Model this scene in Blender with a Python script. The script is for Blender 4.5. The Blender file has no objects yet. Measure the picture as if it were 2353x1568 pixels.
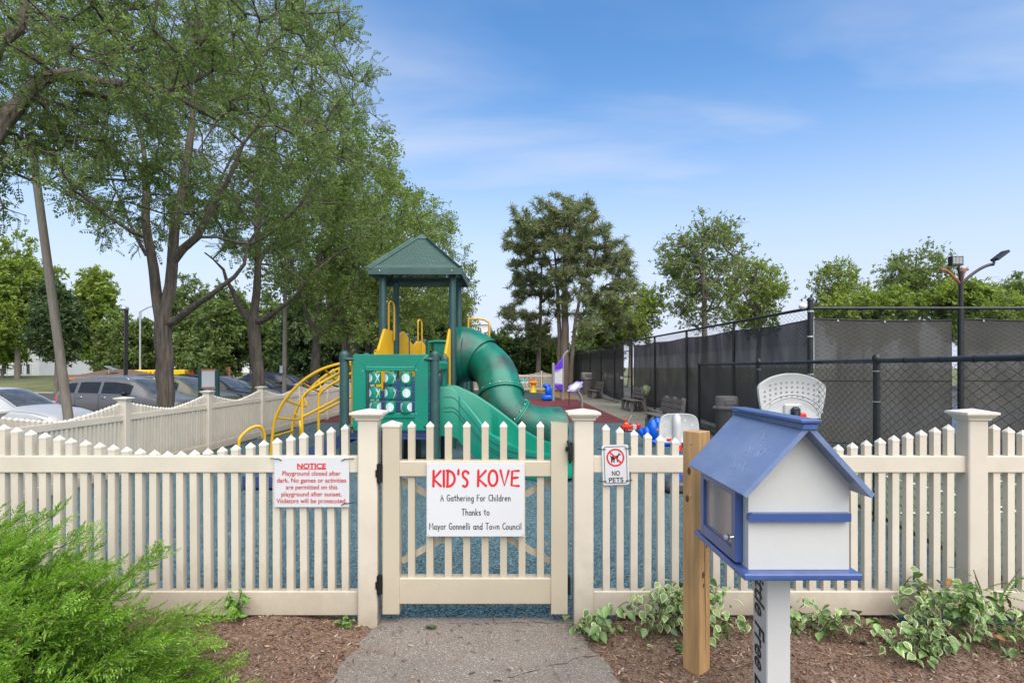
import bpy, math, random
import numpy as np
from mathutils import Vector, Matrix
R = math.radians
PI = math.pi
random.seed(7)
RNG = np.random.default_rng(11)
scene = bpy.context.scene
COL = scene.collection

# ------------------------------------------------------------------ camera
FPX, CX, HY, EYE = 1400.0, 1176.0, 842.0, 1.42          # focal in px of a 2352 px wide picture, horizon row, eye height
cd = bpy.data.cameras.new('camera')
cam = bpy.data.objects.new('camera', cd)
COL.objects.link(cam)
cam.location = (0, 0, EYE)
cam.rotation_euler = (R(90), 0, 0)
cd.sensor_width = 36.0
cd.lens = FPX / 2352 * 36.0
cd.shift_y = 58 / 2352
cd.clip_start = 0.05
cd.clip_end = 3000
scene.camera = cam

# ------------------------------------------------------------------ sky, sun, exposure
SUN_AZ, SUN_EL = R(155), R(55)                         # azimuth from +Y towards +X
w = bpy.data.worlds.new('World')
scene.world = w
w.use_nodes = True
nt = w.node_tree
nt.nodes.clear()
wo = nt.nodes.new('ShaderNodeOutputWorld')
bg = nt.nodes.new('ShaderNodeBackground')
sky = nt.nodes.new('ShaderNodeTexSky')
sky.sky_type = 'NISHITA'
sky.sun_disc = False
sky.sun_elevation = SUN_EL
sky.sun_rotation = SUN_AZ
sky.air_density = 1.0
sky.dust_density = 0.6
sky.ozone_density = 2.0
tc = nt.nodes.new('ShaderNodeTexCoord')
# thin wisps of cirrus: noise stretched along a slanting direction, looked up on a flat layer overhead
sep = nt.nodes.new('ShaderNodeSeparateXYZ')
nt.links.new(tc.outputs['Generated'], sep.inputs[0])
zz = nt.nodes.new('ShaderNodeMath'); zz.operation = 'MAXIMUM'; zz.inputs[1].default_value = 0.0
nt.links.new(sep.outputs['Z'], zz.inputs[0])
za = nt.nodes.new('ShaderNodeMath'); za.operation = 'ADD'; za.inputs[1].default_value = 0.12
nt.links.new(zz.outputs[0], za.inputs[0])
dvx = nt.nodes.new('ShaderNodeMath'); dvx.operation = 'DIVIDE'
dvy = nt.nodes.new('ShaderNodeMath'); dvy.operation = 'DIVIDE'
nt.links.new(sep.outputs['X'], dvx.inputs[0]); nt.links.new(za.outputs[0], dvx.inputs[1])
nt.links.new(sep.outputs['Y'], dvy.inputs[0]); nt.links.new(za.outputs[0], dvy.inputs[1])
cmb = nt.nodes.new('ShaderNodeCombineXYZ')
nt.links.new(dvx.outputs[0], cmb.inputs['X']); nt.links.new(dvy.outputs[0], cmb.inputs['Y'])
mp = nt.nodes.new('ShaderNodeMapping')
mp.inputs['Rotation'].default_value = (0, 0, R(-24))
mp.inputs['Scale'].default_value = (0.30, 1.0, 1)
mp.inputs['Location'].default_value = (0.75, 0.35, 0.3)
nt.links.new(cmb.outputs[0], mp.inputs['Vector'])
cn = nt.nodes.new('ShaderNodeTexNoise')
cn.inputs['Scale'].default_value = 1.25
cn.inputs['Detail'].default_value = 6
cn.inputs['Roughness'].default_value = 0.5
cn.inputs['Distortion'].default_value = 0.5
nt.links.new(mp.outputs[0], cn.inputs['Vector'])
cr = nt.nodes.new('ShaderNodeMapRange')
cr.interpolation_type = 'SMOOTHSTEP'
cr.inputs['From Min'].default_value = 0.38
cr.inputs['From Max'].default_value = 0.76
cr.inputs['To Max'].default_value = 0.72
nt.links.new(cn.outputs['Fac'], cr.inputs['Value'])
# pale milky veil towards the horizon
vl = nt.nodes.new('ShaderNodeMapRange')
vl.interpolation_type = 'SMOOTHERSTEP'
vl.inputs['From Min'].default_value = -0.05
vl.inputs['From Max'].default_value = 0.50
vl.inputs['To Min'].default_value = 1.0
vl.inputs['To Max'].default_value = 0.0
nt.links.new(sep.outputs['Z'], vl.inputs['Value'])
mxf = nt.nodes.new('ShaderNodeMath'); mxf.operation = 'MAXIMUM'
nt.links.new(cr.outputs[0], mxf.inputs[0]); nt.links.new(vl.outputs[0], mxf.inputs[1])
cm = nt.nodes.new('ShaderNodeMix'); cm.data_type = 'RGBA'
CLOUD_COL = (4.05, 4.4, 5.3, 1)
cm.inputs['B'].default_value = CLOUD_COL
hs = nt.nodes.new('ShaderNodeHueSaturation')
hs.inputs['Saturation'].default_value = 1.24
hs.inputs['Value'].default_value = 1.24
nt.links.new(sky.outputs[0], hs.inputs['Color'])
nt.links.new(hs.outputs[0], cm.inputs['A'])
nt.links.new(mxf.outputs[0], cm.inputs['Factor'])
nt.links.new(cm.outputs['Result'], bg.inputs['Color'])
bg.inputs['Strength'].default_value = 0.125
nt.links.new(bg.outputs[0], wo.inputs['Surface'])

sd = bpy.data.lights.new('sun', 'SUN')
sd.energy = 4.1
sd.angle = R(85)
sd.color = (1.0, 0.92, 0.80)
sun = bpy.data.objects.new('sun', sd)
COL.objects.link(sun)
sdir = Vector((math.sin(SUN_AZ) * math.cos(SUN_EL), math.cos(SUN_AZ) * math.cos(SUN_EL), math.sin(SUN_EL)))
sun.rotation_euler = sdir.to_track_quat('Z', 'Y').to_euler()
sun.location = (0, 0, 30)

scene.view_settings.view_transform = 'Standard'
scene.view_settings.look = 'None'
scene.view_settings.gamma = 1.0
scene.view_settings.exposure = 0.57
scene.cycles.use_denoising = True
scene.cycles.max_bounces = 6
scene.cycles.diffuse_bounces = 3
scene.cycles.glossy_bounces = 2
scene.cycles.transmission_bounces = 4
scene.cycles.transparent_max_bounces = 12
scene.cycles.use_adaptive_sampling = True
scene.cycles.adaptive_threshold = 0.02

# ------------------------------------------------------------------ pixel helpers
def P(px, py, y):
    """point at depth y behind pixel (px, py) of the 2352 px wide picture"""
    return Vector(((px - CX) / FPX * y, y, EYE - (py - HY) / FPX * y))
def G(px, py, h=0.0):
    """point where the pixel meets the level z = h"""
    y = FPX * (EYE - h) / (py - HY)
    return Vector(((px - CX) / FPX * y, y, h))

# ------------------------------------------------------------------ materials
MATS = {}
def nodes_of(name):
    m = bpy.data.materials.new(name)
    m.use_nodes = True
    n = m.node_tree.nodes
    n.clear()
    out = n.new('ShaderNodeOutputMaterial')
    b = n.new('ShaderNodeBsdfPrincipled')
    m.node_tree.links.new(b.outputs[0], out.inputs['Surface'])
    MATS[name] = m
    return m, n, m.node_tree.links, b, out
def ramp(n, stops):
    r = n.new('ShaderNodeValToRGB')
    e = r.color_ramp.elements
    while len(e) > 1: e.remove(e[-1])
    e[0].position = stops[0][0]; e[0].color = (*stops[0][1], 1)
    for p, c in stops[1:]:
        k = e.new(p); k.color = (*c, 1)
    return r
def pmat(name, col, rough=.5, var=.10, scale=6, bump=0., bscale=80, metal=0., spec=.5, coat=0., dirt=None, rnd=0., stretch=None, detail=5, splash=None):
    m, n, L, b, out = nodes_of(name)
    t = n.new('ShaderNodeTexCoord')
    src = t.outputs['Object']
    oi = n.new('ShaderNodeObjectInfo')
    ad = n.new('ShaderNodeVectorMath'); ad.operation = 'ADD'
    sc = n.new('ShaderNodeVectorMath'); sc.operation = 'SCALE'
    cx = n.new('ShaderNodeCombineXYZ')
    for k in range(3): L.new(oi.outputs['Random'], cx.inputs[k])
    sc.inputs['Scale'].default_value = 17.0
    L.new(cx.outputs[0], sc.inputs[0]); L.new(src, ad.inputs[0]); L.new(sc.outputs[0], ad.inputs[1])
    src = ad.outputs[0]
    if stretch:
        mpn = n.new('ShaderNodeMapping'); mpn.inputs['Scale'].default_value = stretch
        L.new(src, mpn.inputs['Vector']); src = mpn.outputs[0]
    ns = n.new('ShaderNodeTexNoise'); ns.inputs['Scale'].default_value = scale; ns.inputs['Detail'].default_value = detail
    L.new(src, ns.inputs['Vector'])
    mr = n.new('ShaderNodeMapRange'); mr.inputs['From Min'].default_value = .28; mr.inputs['From Max'].default_value = .72
    mr.inputs['To Min'].default_value = 1 - var; mr.inputs['To Max'].default_value = 1 + var
    L.new(ns.outputs['Fac'], mr.inputs['Value'])
    val = mr.outputs[0]
    if rnd:
        rr = n.new('ShaderNodeMapRange'); rr.inputs['To Min'].default_value = 1 - rnd; rr.inputs['To Max'].default_value = 1 + rnd
        L.new(oi.outputs['Random'], rr.inputs['Value'])
        ml = n.new('ShaderNodeMath'); ml.operation = 'MULTIPLY'
        L.new(val, ml.inputs[0]); L.new(rr.outputs[0], ml.inputs[1]); val = ml.outputs[0]
    h = n.new('ShaderNodeHueSaturation'); h.inputs['Color'].default_value = (*col, 1)
    L.new(val, h.inputs['Value'])
    colout = h.outputs[0]
    if dirt:
        dc, amt, dsc = dirt[:3]; dlo, dhi = dirt[3:] if len(dirt) > 3 else (.50, .78)
        dn = n.new('ShaderNodeTexNoise'); dn.inputs['Scale'].default_value = dsc; dn.inputs['Detail'].default_value = 8; dn.inputs['Roughness'].default_value = .65
        L.new(src, dn.inputs['Vector'])
        dm = n.new('ShaderNodeMapRange'); dm.inputs['From Min'].default_value = dlo; dm.inputs['From Max'].default_value = dhi; dm.inputs['To Max'].default_value = amt
        L.new(dn.outputs['Fac'], dm.inputs['Value'])
        mx = n.new('ShaderNodeMix'); mx.data_type = 'RGBA'; mx.inputs['B'].default_value = (*dc, 1)
        L.new(colout, mx.inputs['A']); L.new(dm.outputs[0], mx.inputs['Factor']); colout = mx.outputs['Result']
    if splash:
        scol, z0_, z1_, amt = splash                    # mud and algae thrown up from the ground, ragged upper edge
        sx_ = n.new('ShaderNodeSeparateXYZ'); L.new(t.outputs['Object'], sx_.inputs[0])
        sn = n.new('ShaderNodeTexNoise'); sn.inputs['Scale'].default_value = 9.; sn.inputs['Detail'].default_value = 7; sn.inputs['Roughness'].default_value = .7
        L.new(src, sn.inputs['Vector'])
        sa = n.new('ShaderNodeMath'); sa.operation = 'MULTIPLY_ADD'; sa.inputs[1].default_value = (z1_ - z0_) * 1.6; L.new(sn.outputs['Fac'], sa.inputs[0]); L.new(sx_.outputs['Z'], sa.inputs[2])
        sm_ = n.new('ShaderNodeMapRange'); sm_.inputs['From Min'].default_value = z0_ + (z1_ - z0_) * .5; sm_.inputs['From Max'].default_value = z1_ + (z1_ - z0_) * 1.0; sm_.inputs['To Min'].default_value = amt; sm_.inputs['To Max'].default_value = 0.
        L.new(sa.outputs[0], sm_.inputs['Value'])
        mx = n.new('ShaderNodeMix'); mx.data_type = 'RGBA'; mx.inputs['B'].default_value = (*scol, 1)
        L.new(colout, mx.inputs['A']); L.new(sm_.outputs[0], mx.inputs['Factor']); colout = mx.outputs['Result']
    L.new(colout, b.inputs['Base Color'])
    b.inputs['Roughness'].default_value = rough
    b.inputs['Metallic'].default_value = metal
    b.inputs['Specular IOR Level'].default_value = spec
    b.inputs['Coat Weight'].default_value = coat
    if bump:
        bn = n.new('ShaderNodeTexNoise'); bn.inputs['Scale'].default_value = bscale; bn.inputs['Detail'].default_value = 6
        L.new(src, bn.inputs['Vector'])
        bp = n.new('ShaderNodeBump'); bp.inputs['Strength'].default_value = bump; bp.inputs['Distance'].default_value = .02
        L.new(bn.outputs['Fac'], bp.inputs['Height']); L.new(bp.outputs[0], b.inputs['Normal'])
    return m
def leafmat(name, stops, trans=.35, rough=.5, spec=.3):
    m, n, L, b, out = nodes_of(name)
    g = n.new('ShaderNodeNewGeometry')
    r = ramp(n, stops)
    L.new(g.outputs['Random Per Island'], r.inputs[0])
    L.new(r.outputs[0], b.inputs['Base Color'])
    b.inputs['Roughness'].default_value = rough
    b.inputs['Specular IOR Level'].default_value = spec
    tr = n.new('ShaderNodeBsdfTranslucent')
    hs2 = n.new('ShaderNodeHueSaturation'); hs2.inputs['Value'].default_value = 1.25; hs2.inputs['Saturation'].default_value = 1.1
    L.new(r.outputs[0], hs2.inputs['Color']); L.new(hs2.outputs[0], tr.inputs['Color'])
    mx = n.new('ShaderNodeMixShader'); mx.inputs[0].default_value = trans
    L.new(b.outputs[0], mx.inputs[1]); L.new(tr.outputs[0], mx.inputs[2]); L.new(mx.outputs[0], out.inputs['Surface'])
    return m
def speckmat(name, cols, scale, rough=.85, big=None, bump=.4):
    """granules: voronoi cells with ramp colours (rubber crumb, asphalt)"""
    m, n, L, b, out = nodes_of(name)
    t = n.new('ShaderNodeTexCoord')
    v = n.new('ShaderNodeTexVoronoi'); v.inputs['Scale'].default_value = scale
    L.new(t.outputs['Object'], v.inputs['Vector'])
    sp = n.new('ShaderNodeSeparateColor'); L.new(v.outputs['Color'], sp.inputs[0])
    r = ramp(n, cols); r.color_ramp.interpolation = 'CONSTANT'
    L.new(sp.outputs[0], r.inputs[0])
    co = r.outputs[0]
    if big:
        bs, lo, hi, tint, amt = big
        ns = n.new('ShaderNodeTexNoise'); ns.inputs['Scale'].default_value = bs; ns.inputs['Detail'].default_value = 8; ns.inputs['Roughness'].default_value = .62
        L.new(t.outputs['Object'], ns.inputs['Vector'])
        mr = n.new('ShaderNodeMapRange'); mr.inputs['From Min'].default_value = .3; mr.inputs['From Max'].default_value = .7
        mr.inputs['To Min'].default_value = lo; mr.inputs['To Max'].default_value = hi
        L.new(ns.outputs['Fac'], mr.inputs['Value'])
        h = n.new('ShaderNodeHueSaturation'); L.new(co, h.inputs['Color']); L.new(mr.outputs[0], h.inputs['Value'])
        n2 = n.new('ShaderNodeTexNoise'); n2.inputs['Scale'].default_value = bs * 2.3; n2.inputs['Detail'].default_value = 9; n2.inputs['Roughness'].default_value = .7
        L.new(t.outputs['Object'], n2.inputs['Vector'])
        m2 = n.new('ShaderNodeMapRange'); m2.inputs['From Min'].default_value = .52; m2.inputs['From Max'].default_value = .75; m2.inputs['To Max'].default_value = amt
        L.new(n2.outputs['Fac'], m2.inputs['Value'])
        mx = n.new('ShaderNodeMix'); mx.data_type = 'RGBA'; mx.inputs['B'].default_value = (*tint, 1)
        L.new(h.outputs[0], mx.inputs['A']); L.new(m2.outputs[0], mx.inputs['Factor']); co = mx.outputs['Result']
    L.new(co, b.inputs['Base Color'])
    b.inputs['Roughness'].default_value = rough
    b.inputs['Specular IOR Level'].default_value = .2
    if bump:
        bp = n.new('ShaderNodeBump'); bp.inputs['Strength'].default_value = bump; bp.inputs['Distance'].default_value = .006
        L.new(v.outputs['Distance'], bp.inputs['Height']); L.new(bp.outputs[0], b.inputs['Normal'])
    return m
def holemat(name, col, scale, hole, rough=.5, weave=False):
    """sheet with real see-through holes (perforated steel, wind screen)"""
    m, n, L, b, out = nodes_of(name)
    t = n.new('ShaderNodeTexCoord')
    if weave:
        v = n.new('ShaderNodeTexNoise'); v.inputs['Scale'].default_value = 3.; v.inputs['Detail'].default_value = 7
        mpn = n.new('ShaderNodeMapping'); mpn.inputs['Scale'].default_value = (1., 1., .35)
        L.new(t.outputs['Object'], mpn.inputs['Vector']); L.new(mpn.outputs[0], v.inputs['Vector'])
        mr = n.new('ShaderNodeMapRange'); mr.inputs['From Min'].default_value = .35; mr.inputs['From Max'].default_value = .75
        mr.inputs['To Min'].default_value = hole * .4; mr.inputs['To Max'].default_value = hole * 1.6
        L.new(v.outputs['Fac'], mr.inputs['Value']); fac = mr.outputs[0]
        h = n.new('ShaderNodeHueSaturation'); h.inputs['Color'].default_value = (*col, 1)
        m3 = n.new('ShaderNodeMapRange'); m3.inputs['To Min'].default_value = .6; m3.inputs['To Max'].default_value = 1.4
        L.new(v.outputs['Fac'], m3.inputs['Value']); L.new(m3.outputs[0], h.inputs['Value']); L.new(h.outputs[0], b.inputs['Base Color'])
    else:
        v = n.new('ShaderNodeTexVoronoi'); v.inputs['Scale'].default_value = scale; v.inputs['Randomness'].default_value = .0
        L.new(t.outputs['Object'], v.inputs['Vector'])
        c = n.new('ShaderNodeMath'); c.operation = 'LESS_THAN'; c.inputs[1].default_value = hole
        L.new(v.outputs['Distance'], c.inputs[0]); fac = c.outputs[0]
        b.inputs['Base Color'].default_value = (*col, 1)
    b.inputs['Roughness'].default_value = rough
    tr = n.new('ShaderNodeBsdfTransparent')
    mx = n.new('ShaderNodeMixShader')
    L.new(fac, mx.inputs[0]); L.new(b.outputs[0], mx.inputs[1]); L.new(tr.outputs[0], mx.inputs[2]); L.new(mx.outputs[0], out.inputs['Surface'])
    return m
def glassmat(name, col=(.8, .85, .85), alpha=.35, rough=.03):
    m, n, L, b, out = nodes_of(name)
    b.inputs['Base Color'].default_value = (*col, 1); b.inputs['Roughness'].default_value = rough
    b.inputs['Specular IOR Level'].default_value = .8
    tr = n.new('ShaderNodeBsdfTransparent')
    mx = n.new('ShaderNodeMixShader'); mx.inputs[0].default_value = alpha
    L.new(tr.outputs[0], mx.inputs[1]); L.new(b.outputs[0], mx.inputs[2]); L.new(mx.outputs[0], out.inputs['Surface'])
    return m

# ------------------------------------------------------------------ mesh builder
class MB:
    def __init__(s):
        s.v = []; s.f = []; s.mi = []
    def add(s, vs, fs, mi=0):
        o = len(s.v)
        s.v.extend([tuple(v) for v in vs])
        s.f.extend([tuple(i + o for i in f) for f in fs])
        s.mi.extend([mi] * len(fs))
        return s
    def box(s, x0, x1, y0, y1, z0, z1, mi=0, M=None):
        vs = [Vector((x, y, z)) for x in (x0, x1) for y in (y0, y1) for z in (z0, z1)]
        if M: vs = [M @ v for v in vs]
        return s.add(vs, [(0, 1, 3, 2), (4, 6, 7, 5), (0, 4, 5, 1), (2, 3, 7, 6), (0, 2, 6, 4), (1, 5, 7, 3)], mi)
    def bbox(s, x0, x1, y0, y1, z0, z1, b=.006, mi=0, M=None):
        """box with chamfered edges"""
        b = min(b, (x1 - x0) * .45, (y1 - y0) * .45, (z1 - z0) * .45)
        prof = [(x0 + b, y0), (x1 - b, y0), (x1, y0 + b), (x1, y1 - b), (x1 - b, y1), (x0 + b, y1), (x0, y1 - b), (x0, y0 + b)]
        inn = [(x0 + b, y0 + b), (x1 - b, y0 + b), (x1 - b, y0 + b), (x1 - b, y1 - b), (x1 - b, y1 - b), (x0 + b, y1 - b), (x0 + b, y1 - b), (x0 + b, y0 + b)]
        vs = []
        for z, pr in ((z0, inn), (z0 + b, prof), (z1 - b, prof), (z1, inn)):
            vs += [Vector((p[0], p[1], z)) for p in pr]
        if M: vs = [M @ v for v in vs]
        fs = []
        for k in range(3):
            for i in range(8):
                j = (i + 1) % 8
                fs.append((k * 8 + i, k * 8 + j, (k + 1) * 8 + j, (k + 1) * 8 + i))
        fs.append((7, 5, 3, 1)); fs.append((24, 26, 28, 30))
        return s.add(vs, fs, mi)
    def bar(s, a, b, w, h, mi=0, up=(0, 0, 1)):
        a = Vector(a); b = Vector(b); d = b - a; l = d.length; d.normalize()
        u = Vector(up).cross(d)
        if u.length < 1e-5: u = Vector((1, 0, 0))
        u.normalize(); v = d.cross(u)
        M = Matrix((( d.x, u.x, v.x, a.x), (d.y, u.y, v.y, a.y), (d.z, u.z, v.z, a.z), (0, 0, 0, 1)))
        return s.box(0, l, -w / 2, w / 2, -h / 2, h / 2, mi, M)
    def tube(s, pts, r, n=8, mi=0, cap=True, closed=False, flat=None):
        pts = [Vector(p) for p in pts]; N = len(pts)
        rs = r if isinstance(r, (list, tuple)) else [r] * N
        ref = None; o = len(s.v); vs = []
        for i, p in enumerate(pts):
            if closed: d = pts[(i + 1) % N] - pts[i - 1]
            else: d = pts[min(i + 1, N - 1)] - pts[max(i - 1, 0)]
            if d.length < 1e-9: d = Vector((0, 0, 1))
            d.normalize()
            if ref is None:
                ref = Vector((0, 0, 1)) if abs(d.z) < .9 else Vector((0, 1, 0))
                ref = (ref - d * ref.dot(d)).normalized()
            else:
                ref = (ref - d * ref.dot(d))
                ref = ref.normalized() if ref.length > 1e-6 else Vector((1, 0, 0))
            u = d.cross(ref)
            for k in range(n):
                a = 2 * PI * k / n
                q = ref * math.cos(a) * rs[i] + u * math.sin(a) * rs[i]
                vs.append(p + q)
        fs = []
        M = N if closed else N - 1
        for i in range(M):
            for k in range(n):
                a0 = i * n + k; a1 = i * n + (k + 1) % n; b0 = ((i + 1) % N) * n + k; b1 = ((i + 1) % N) * n + (k + 1) % n
                fs.append((a0, a1, b1, b0))
        if cap and not closed:
            fs.append(tuple(range(n - 1, -1, -1))); fs.append(tuple((N - 1) * n + k for k in range(n)))
        return s.add(vs, fs, mi)
    def lathe(s, prof, n=16, c=(0, 0, 0), mi=0, sx=1, sy=1, M=None):
        vs = []; fs = []
        c = Vector(c)
        for r, z in prof:
            for k in range(n):
                a = 2 * PI * k / n
                v = Vector((r * math.cos(a) * sx, r * math.sin(a) * sy, z))
                vs.append((M @ v if M else v) + c)
        for i in range(len(prof) - 1):
            for k in range(n):
                fs.append((i * n + k, i * n + (k + 1) % n, (i + 1) * n + (k + 1) % n, (i + 1) * n + k))
        fs.append(tuple(range(n - 1, -1, -1))); fs.append(tuple((len(prof) - 1) * n + k for k in range(n)))
        return s.add(vs, fs, mi)
    def prism(s, poly, t0, t1, M=None, mi=0):
        """polygon in local xy, extruded in local z"""
        n = len(poly)
        vs = [Vector((p[0], p[1], t0)) for p in poly] + [Vector((p[0], p[1], t1)) for p in poly]
        if M: vs = [M @ v for v in vs]
        fs = [tuple(range(n - 1, -1, -1)), tuple(range(n, 2 * n))] + [(i, (i + 1) % n, n + (i + 1) % n, n + i) for i in range(n)]
        return s.add(vs, fs, mi)
    def grid(s, fn, nu, nv, mi=0):
        vs = [fn(i / nu, j / nv) for i in range(nu + 1) for j in range(nv + 1)]
        fs = [(i * (nv + 1) + j, (i + 1) * (nv + 1) + j, (i + 1) * (nv + 1) + j + 1, i * (nv + 1) + j + 1) for i in range(nu) for j in range(nv)]
        return s.add(vs, fs, mi)
    def ellipsoid(s, c, r, n=12, m=8, mi=0, M=None):
        prof = [(max(1e-4, math.sin(PI * i / m)), -math.cos(PI * i / m)) for i in range(m + 1)]
        vs = []; fs = []
        for rr, z in prof:
            for k in range(n):
                a = 2 * PI * k / n
                v = Vector((rr * math.cos(a) * r[0], rr * math.sin(a) * r[1], z * r[2]))
                vs.append((M @ v if M else v) + Vector(c))
        for i in range(m):
            for k in range(n):
                fs.append((i * n + k, i * n + (k + 1) % n, (i + 1) * n + (k + 1) % n, (i + 1) * n + k))
        return s.add(vs, fs, mi)
    def mesh(s, name, mats, smooth=False):
        me = bpy.data.meshes.new(name)
        me.from_pydata(s.v, [], s.f)
        if not isinstance(mats, (list, tuple)): mats = [mats]
        for m in mats: me.materials.append(MATS[m] if isinstance(m, str) else m)
        if len(mats) > 1: me.polygons.foreach_set('material_index', s.mi)
        if smooth:
            me.polygons.foreach_set('use_smooth', [True] * len(me.polygons))
            if smooth != 'full': me.set_sharp_from_angle(angle=R(42))
        me.update()
        return me
    def build(s, name, mats, parent=None, smooth=False, loc=None, rot=None):
        return link(name, s.mesh(name, mats, smooth), parent, loc, rot)
def link(name, me, parent=None, loc=None, rot=None):
    o = bpy.data.objects.new(name, me)
    COL.objects.link(o)
    if parent: o.parent = parent
    if loc is not None: o.location = loc
    if rot is not None: o.rotation_euler = rot
    return o
def tag(o, label=None, cat=None, group=None, kind=None):
    if label: o['label'] = label
    if cat: o['category'] = cat
    if group: o['group'] = group
    if kind: o['kind'] = kind
    return o
def thing(name, label, cat, loc=(0, 0, 0), rz=0, group=None):
    o = bpy.data.objects.new(name, None)
    o.empty_display_size = .1
    COL.objects.link(o)
    o.location = loc; o.rotation_euler = (0, 0, rz)
    return tag(o, label, cat, group)
def copy_tree(o, parent=None):
    c = o.copy(); COL.objects.link(c)
    if parent: c.parent = parent
    for ch in o.children: copy_tree(ch, c)
    return c
def Txyz(x=0, y=0, z=0): return Matrix.Translation((x, y, z))
def FRONT(x, y, z):
    """local xy -> world xz (facing the camera), local z -> world -y"""
    return Matrix(((1, 0, 0, x), (0, 0, -1, y), (0, 1, 0, z), (0, 0, 0, 1)))
def npmesh(name, V, F, mats, mi=None, smooth=False):
    """V (n,3) F (m,k) numpy"""
    me = bpy.data.meshes.new(name)
    V = np.ascontiguousarray(V, dtype=np.float32); F = np.ascontiguousarray(F, dtype=np.int32)
    m, k = F.shape
    me.vertices.add(len(V)); me.vertices.foreach_set('co', V.ravel())
    me.loops.add(m * k); me.loops.foreach_set('vertex_index', F.ravel())
    me.polygons.add(m); me.polygons.foreach_set('loop_start', np.arange(0, m * k, k, dtype=np.int32))
    for mt in (mats if isinstance(mats, (list, tuple)) else [mats]): me.materials.append(MATS[mt])
    if mi is not None: me.polygons.foreach_set('material_index', np.ascontiguousarray(mi, dtype=np.int32))
    if smooth: me.polygons.foreach_set('use_smooth', np.ones(m, dtype=bool))
    me.update(calc_edges=True)
    return me
def rotmats(d, roll, rng=None):
    """frames with x axis along d (m,3), rolled about it"""
    d = d / np.maximum(np.linalg.norm(d, axis=1, keepdims=True), 1e-9)
    ref = np.where(np.abs(d[:, 2:3]) < .95, np.array([[0, 0, 1.]]), np.array([[0, 1., 0]]))
    s_ = np.cross(ref, d); s_ /= np.maximum(np.linalg.norm(s_, axis=1, keepdims=True), 1e-9)
    u = np.cross(d, s_)
    c, sn = np.cos(roll)[:, None], np.sin(roll)[:, None]
    s2 = s_ * c + u * sn; u2 = -s_ * sn + u * c
    return np.stack([d, s2, u2], axis=2)
def scatter(tv, tf, pos, rot, scl):
    """template verts (n,3), faces (f,k) placed at pos with rot (m,3,3) and scale (m,)"""
    tv = np.asarray(tv, dtype=np.float64); tf = np.asarray(tf)
    m = len(pos); n = len(tv)
    V = np.einsum('mij,nj->mni', rot, tv) * scl[:, None, None] + pos[:, None, :]
    F = (tf[None] + (np.arange(m) * n)[:, None, None]).reshape(-1, tf.shape[1])
    return V.reshape(-1, 3), F
def unit(v):
    return v / np.maximum(np.linalg.norm(v, axis=-1, keepdims=True), 1e-9)
# ------------------------------------------------------------------ material library
pmat('vinyl', (.62, .557, .455), rough=.42, var=.06, scale=3, bump=.03, bscale=30, dirt=((.42, .37, .28), .32, 4.0), rnd=.035, splash=((.26, .20, .13), .02, .30, .62))
pmat('vinyl_cap', (.68, .63, .54), rough=.45, var=.05, scale=5, dirt=((.36, .33, .25), .4, 6), rnd=.04)
pmat('vinyl_gate', (.50, .435, .325), rough=.40, var=.04, scale=2.5, dirt=((.36, .31, .22), .3, 5), rnd=.02, splash=((.26, .20, .13), .02, .22, .4))
pmat('hardware', (.015, .015, .016), rough=.35, var=.1, metal=.3)
pmat('steel', (.55, .56, .57), rough=.35, var=.08, metal=.9)
pmat('sign_white', (.60, .605, .615), rough=.35, var=.02, scale=3, dirt=((.48, .48, .47), .3, 6))
pmat('sign_new', (.62, .625, .635), rough=.3, var=.01)
pmat('red_ink', (.62, .012, .02), rough=.5, var=.03)
pmat('dark_red_ink', (.50, .02, .03), rough=.5, var=.03)
pmat('black_ink', (.012, .012, .014), rough=.5, var=.03)
pmat('chalk', (.30, .37, .54), rough=.8, var=.3, scale=60)
pmat('green_post', (.018, .065, .06), rough=.45, var=.12, scale=4, dirt=((.10, .13, .12), .25, 5))
pmat('roof_green', (.038, .085, .072), rough=.42, var=.1, scale=3, dirt=((.16, .20, .18), .25, 3))
holemat('roof_mesh', (.042, .092, .078), 42, .26, rough=.45)
pmat('plastic_green', (.0, .20, .125), rough=.38, var=.10, scale=2.5, dirt=((.03, .10, .085), .55, 1.8))
pmat('tube_green', (.0, .14, .09), rough=.36, var=.20, scale=1.8, dirt=((.022, .040, .036), .9, 1.6, .44, .62))
pmat('plastic_yellow', (.62, .36, .01), rough=.38, var=.08, scale=3, dirt=((.42, .26, .04), .35, 5))
pmat('deck_blue', (.02, .05, .14), rough=.55, var=.15, scale=6, bump=.15, bscale=90)
pmat('ball_white', (.55, .66, .66), rough=.5, var=.05)
pmat('lib_blue', (.042, .085, .25), rough=.30, var=.12, scale=5, bump=.08, bscale=25, dirt=((.11, .165, .37), .55, 5), stretch=(1, .35, 1))
pmat('lib_roof', (.105, .16, .32), rough=.30, var=.16, scale=4, bump=.08, bscale=25, dirt=((.24, .30, .45), .75, 3.2, .42, .7), stretch=(1, .35, 1))  # chalky weathering, plus the sky's sheen painted into the paler blue
pmat('lib_white', (.53, .53, .51), rough=.45, var=.05, scale=4, bump=.06, bscale=20, dirt=((.42, .415, .39), .35, 4))
pmat('lib_inside', (.62, .50, .45), rough=.6, var=.06)
glassmat('acrylic', (.55, .46, .42), .42, .06)  # pale warm tint paints the pane's bright, reflecting look into its colour
pmat('nickel', (.62, .61, .58), rough=.25, var=.04, metal=1)
pmat('black_steel', (.012, .0125, .013), rough=.42, var=.2, scale=9, dirt=((.05, .055, .055), .3, 14))
pmat('wire', (.030, .031, .031), rough=.4, var=.1, metal=.2)
holemat('wind_screen', (.072, .067, .060), 1, .055, rough=.8, weave=True)
pmat('bench_plank', (.125, .105, .095), rough=.65, var=.18, scale=5, stretch=(1, 8, 8), bump=.2, bscale=40, rnd=.08)
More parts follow.
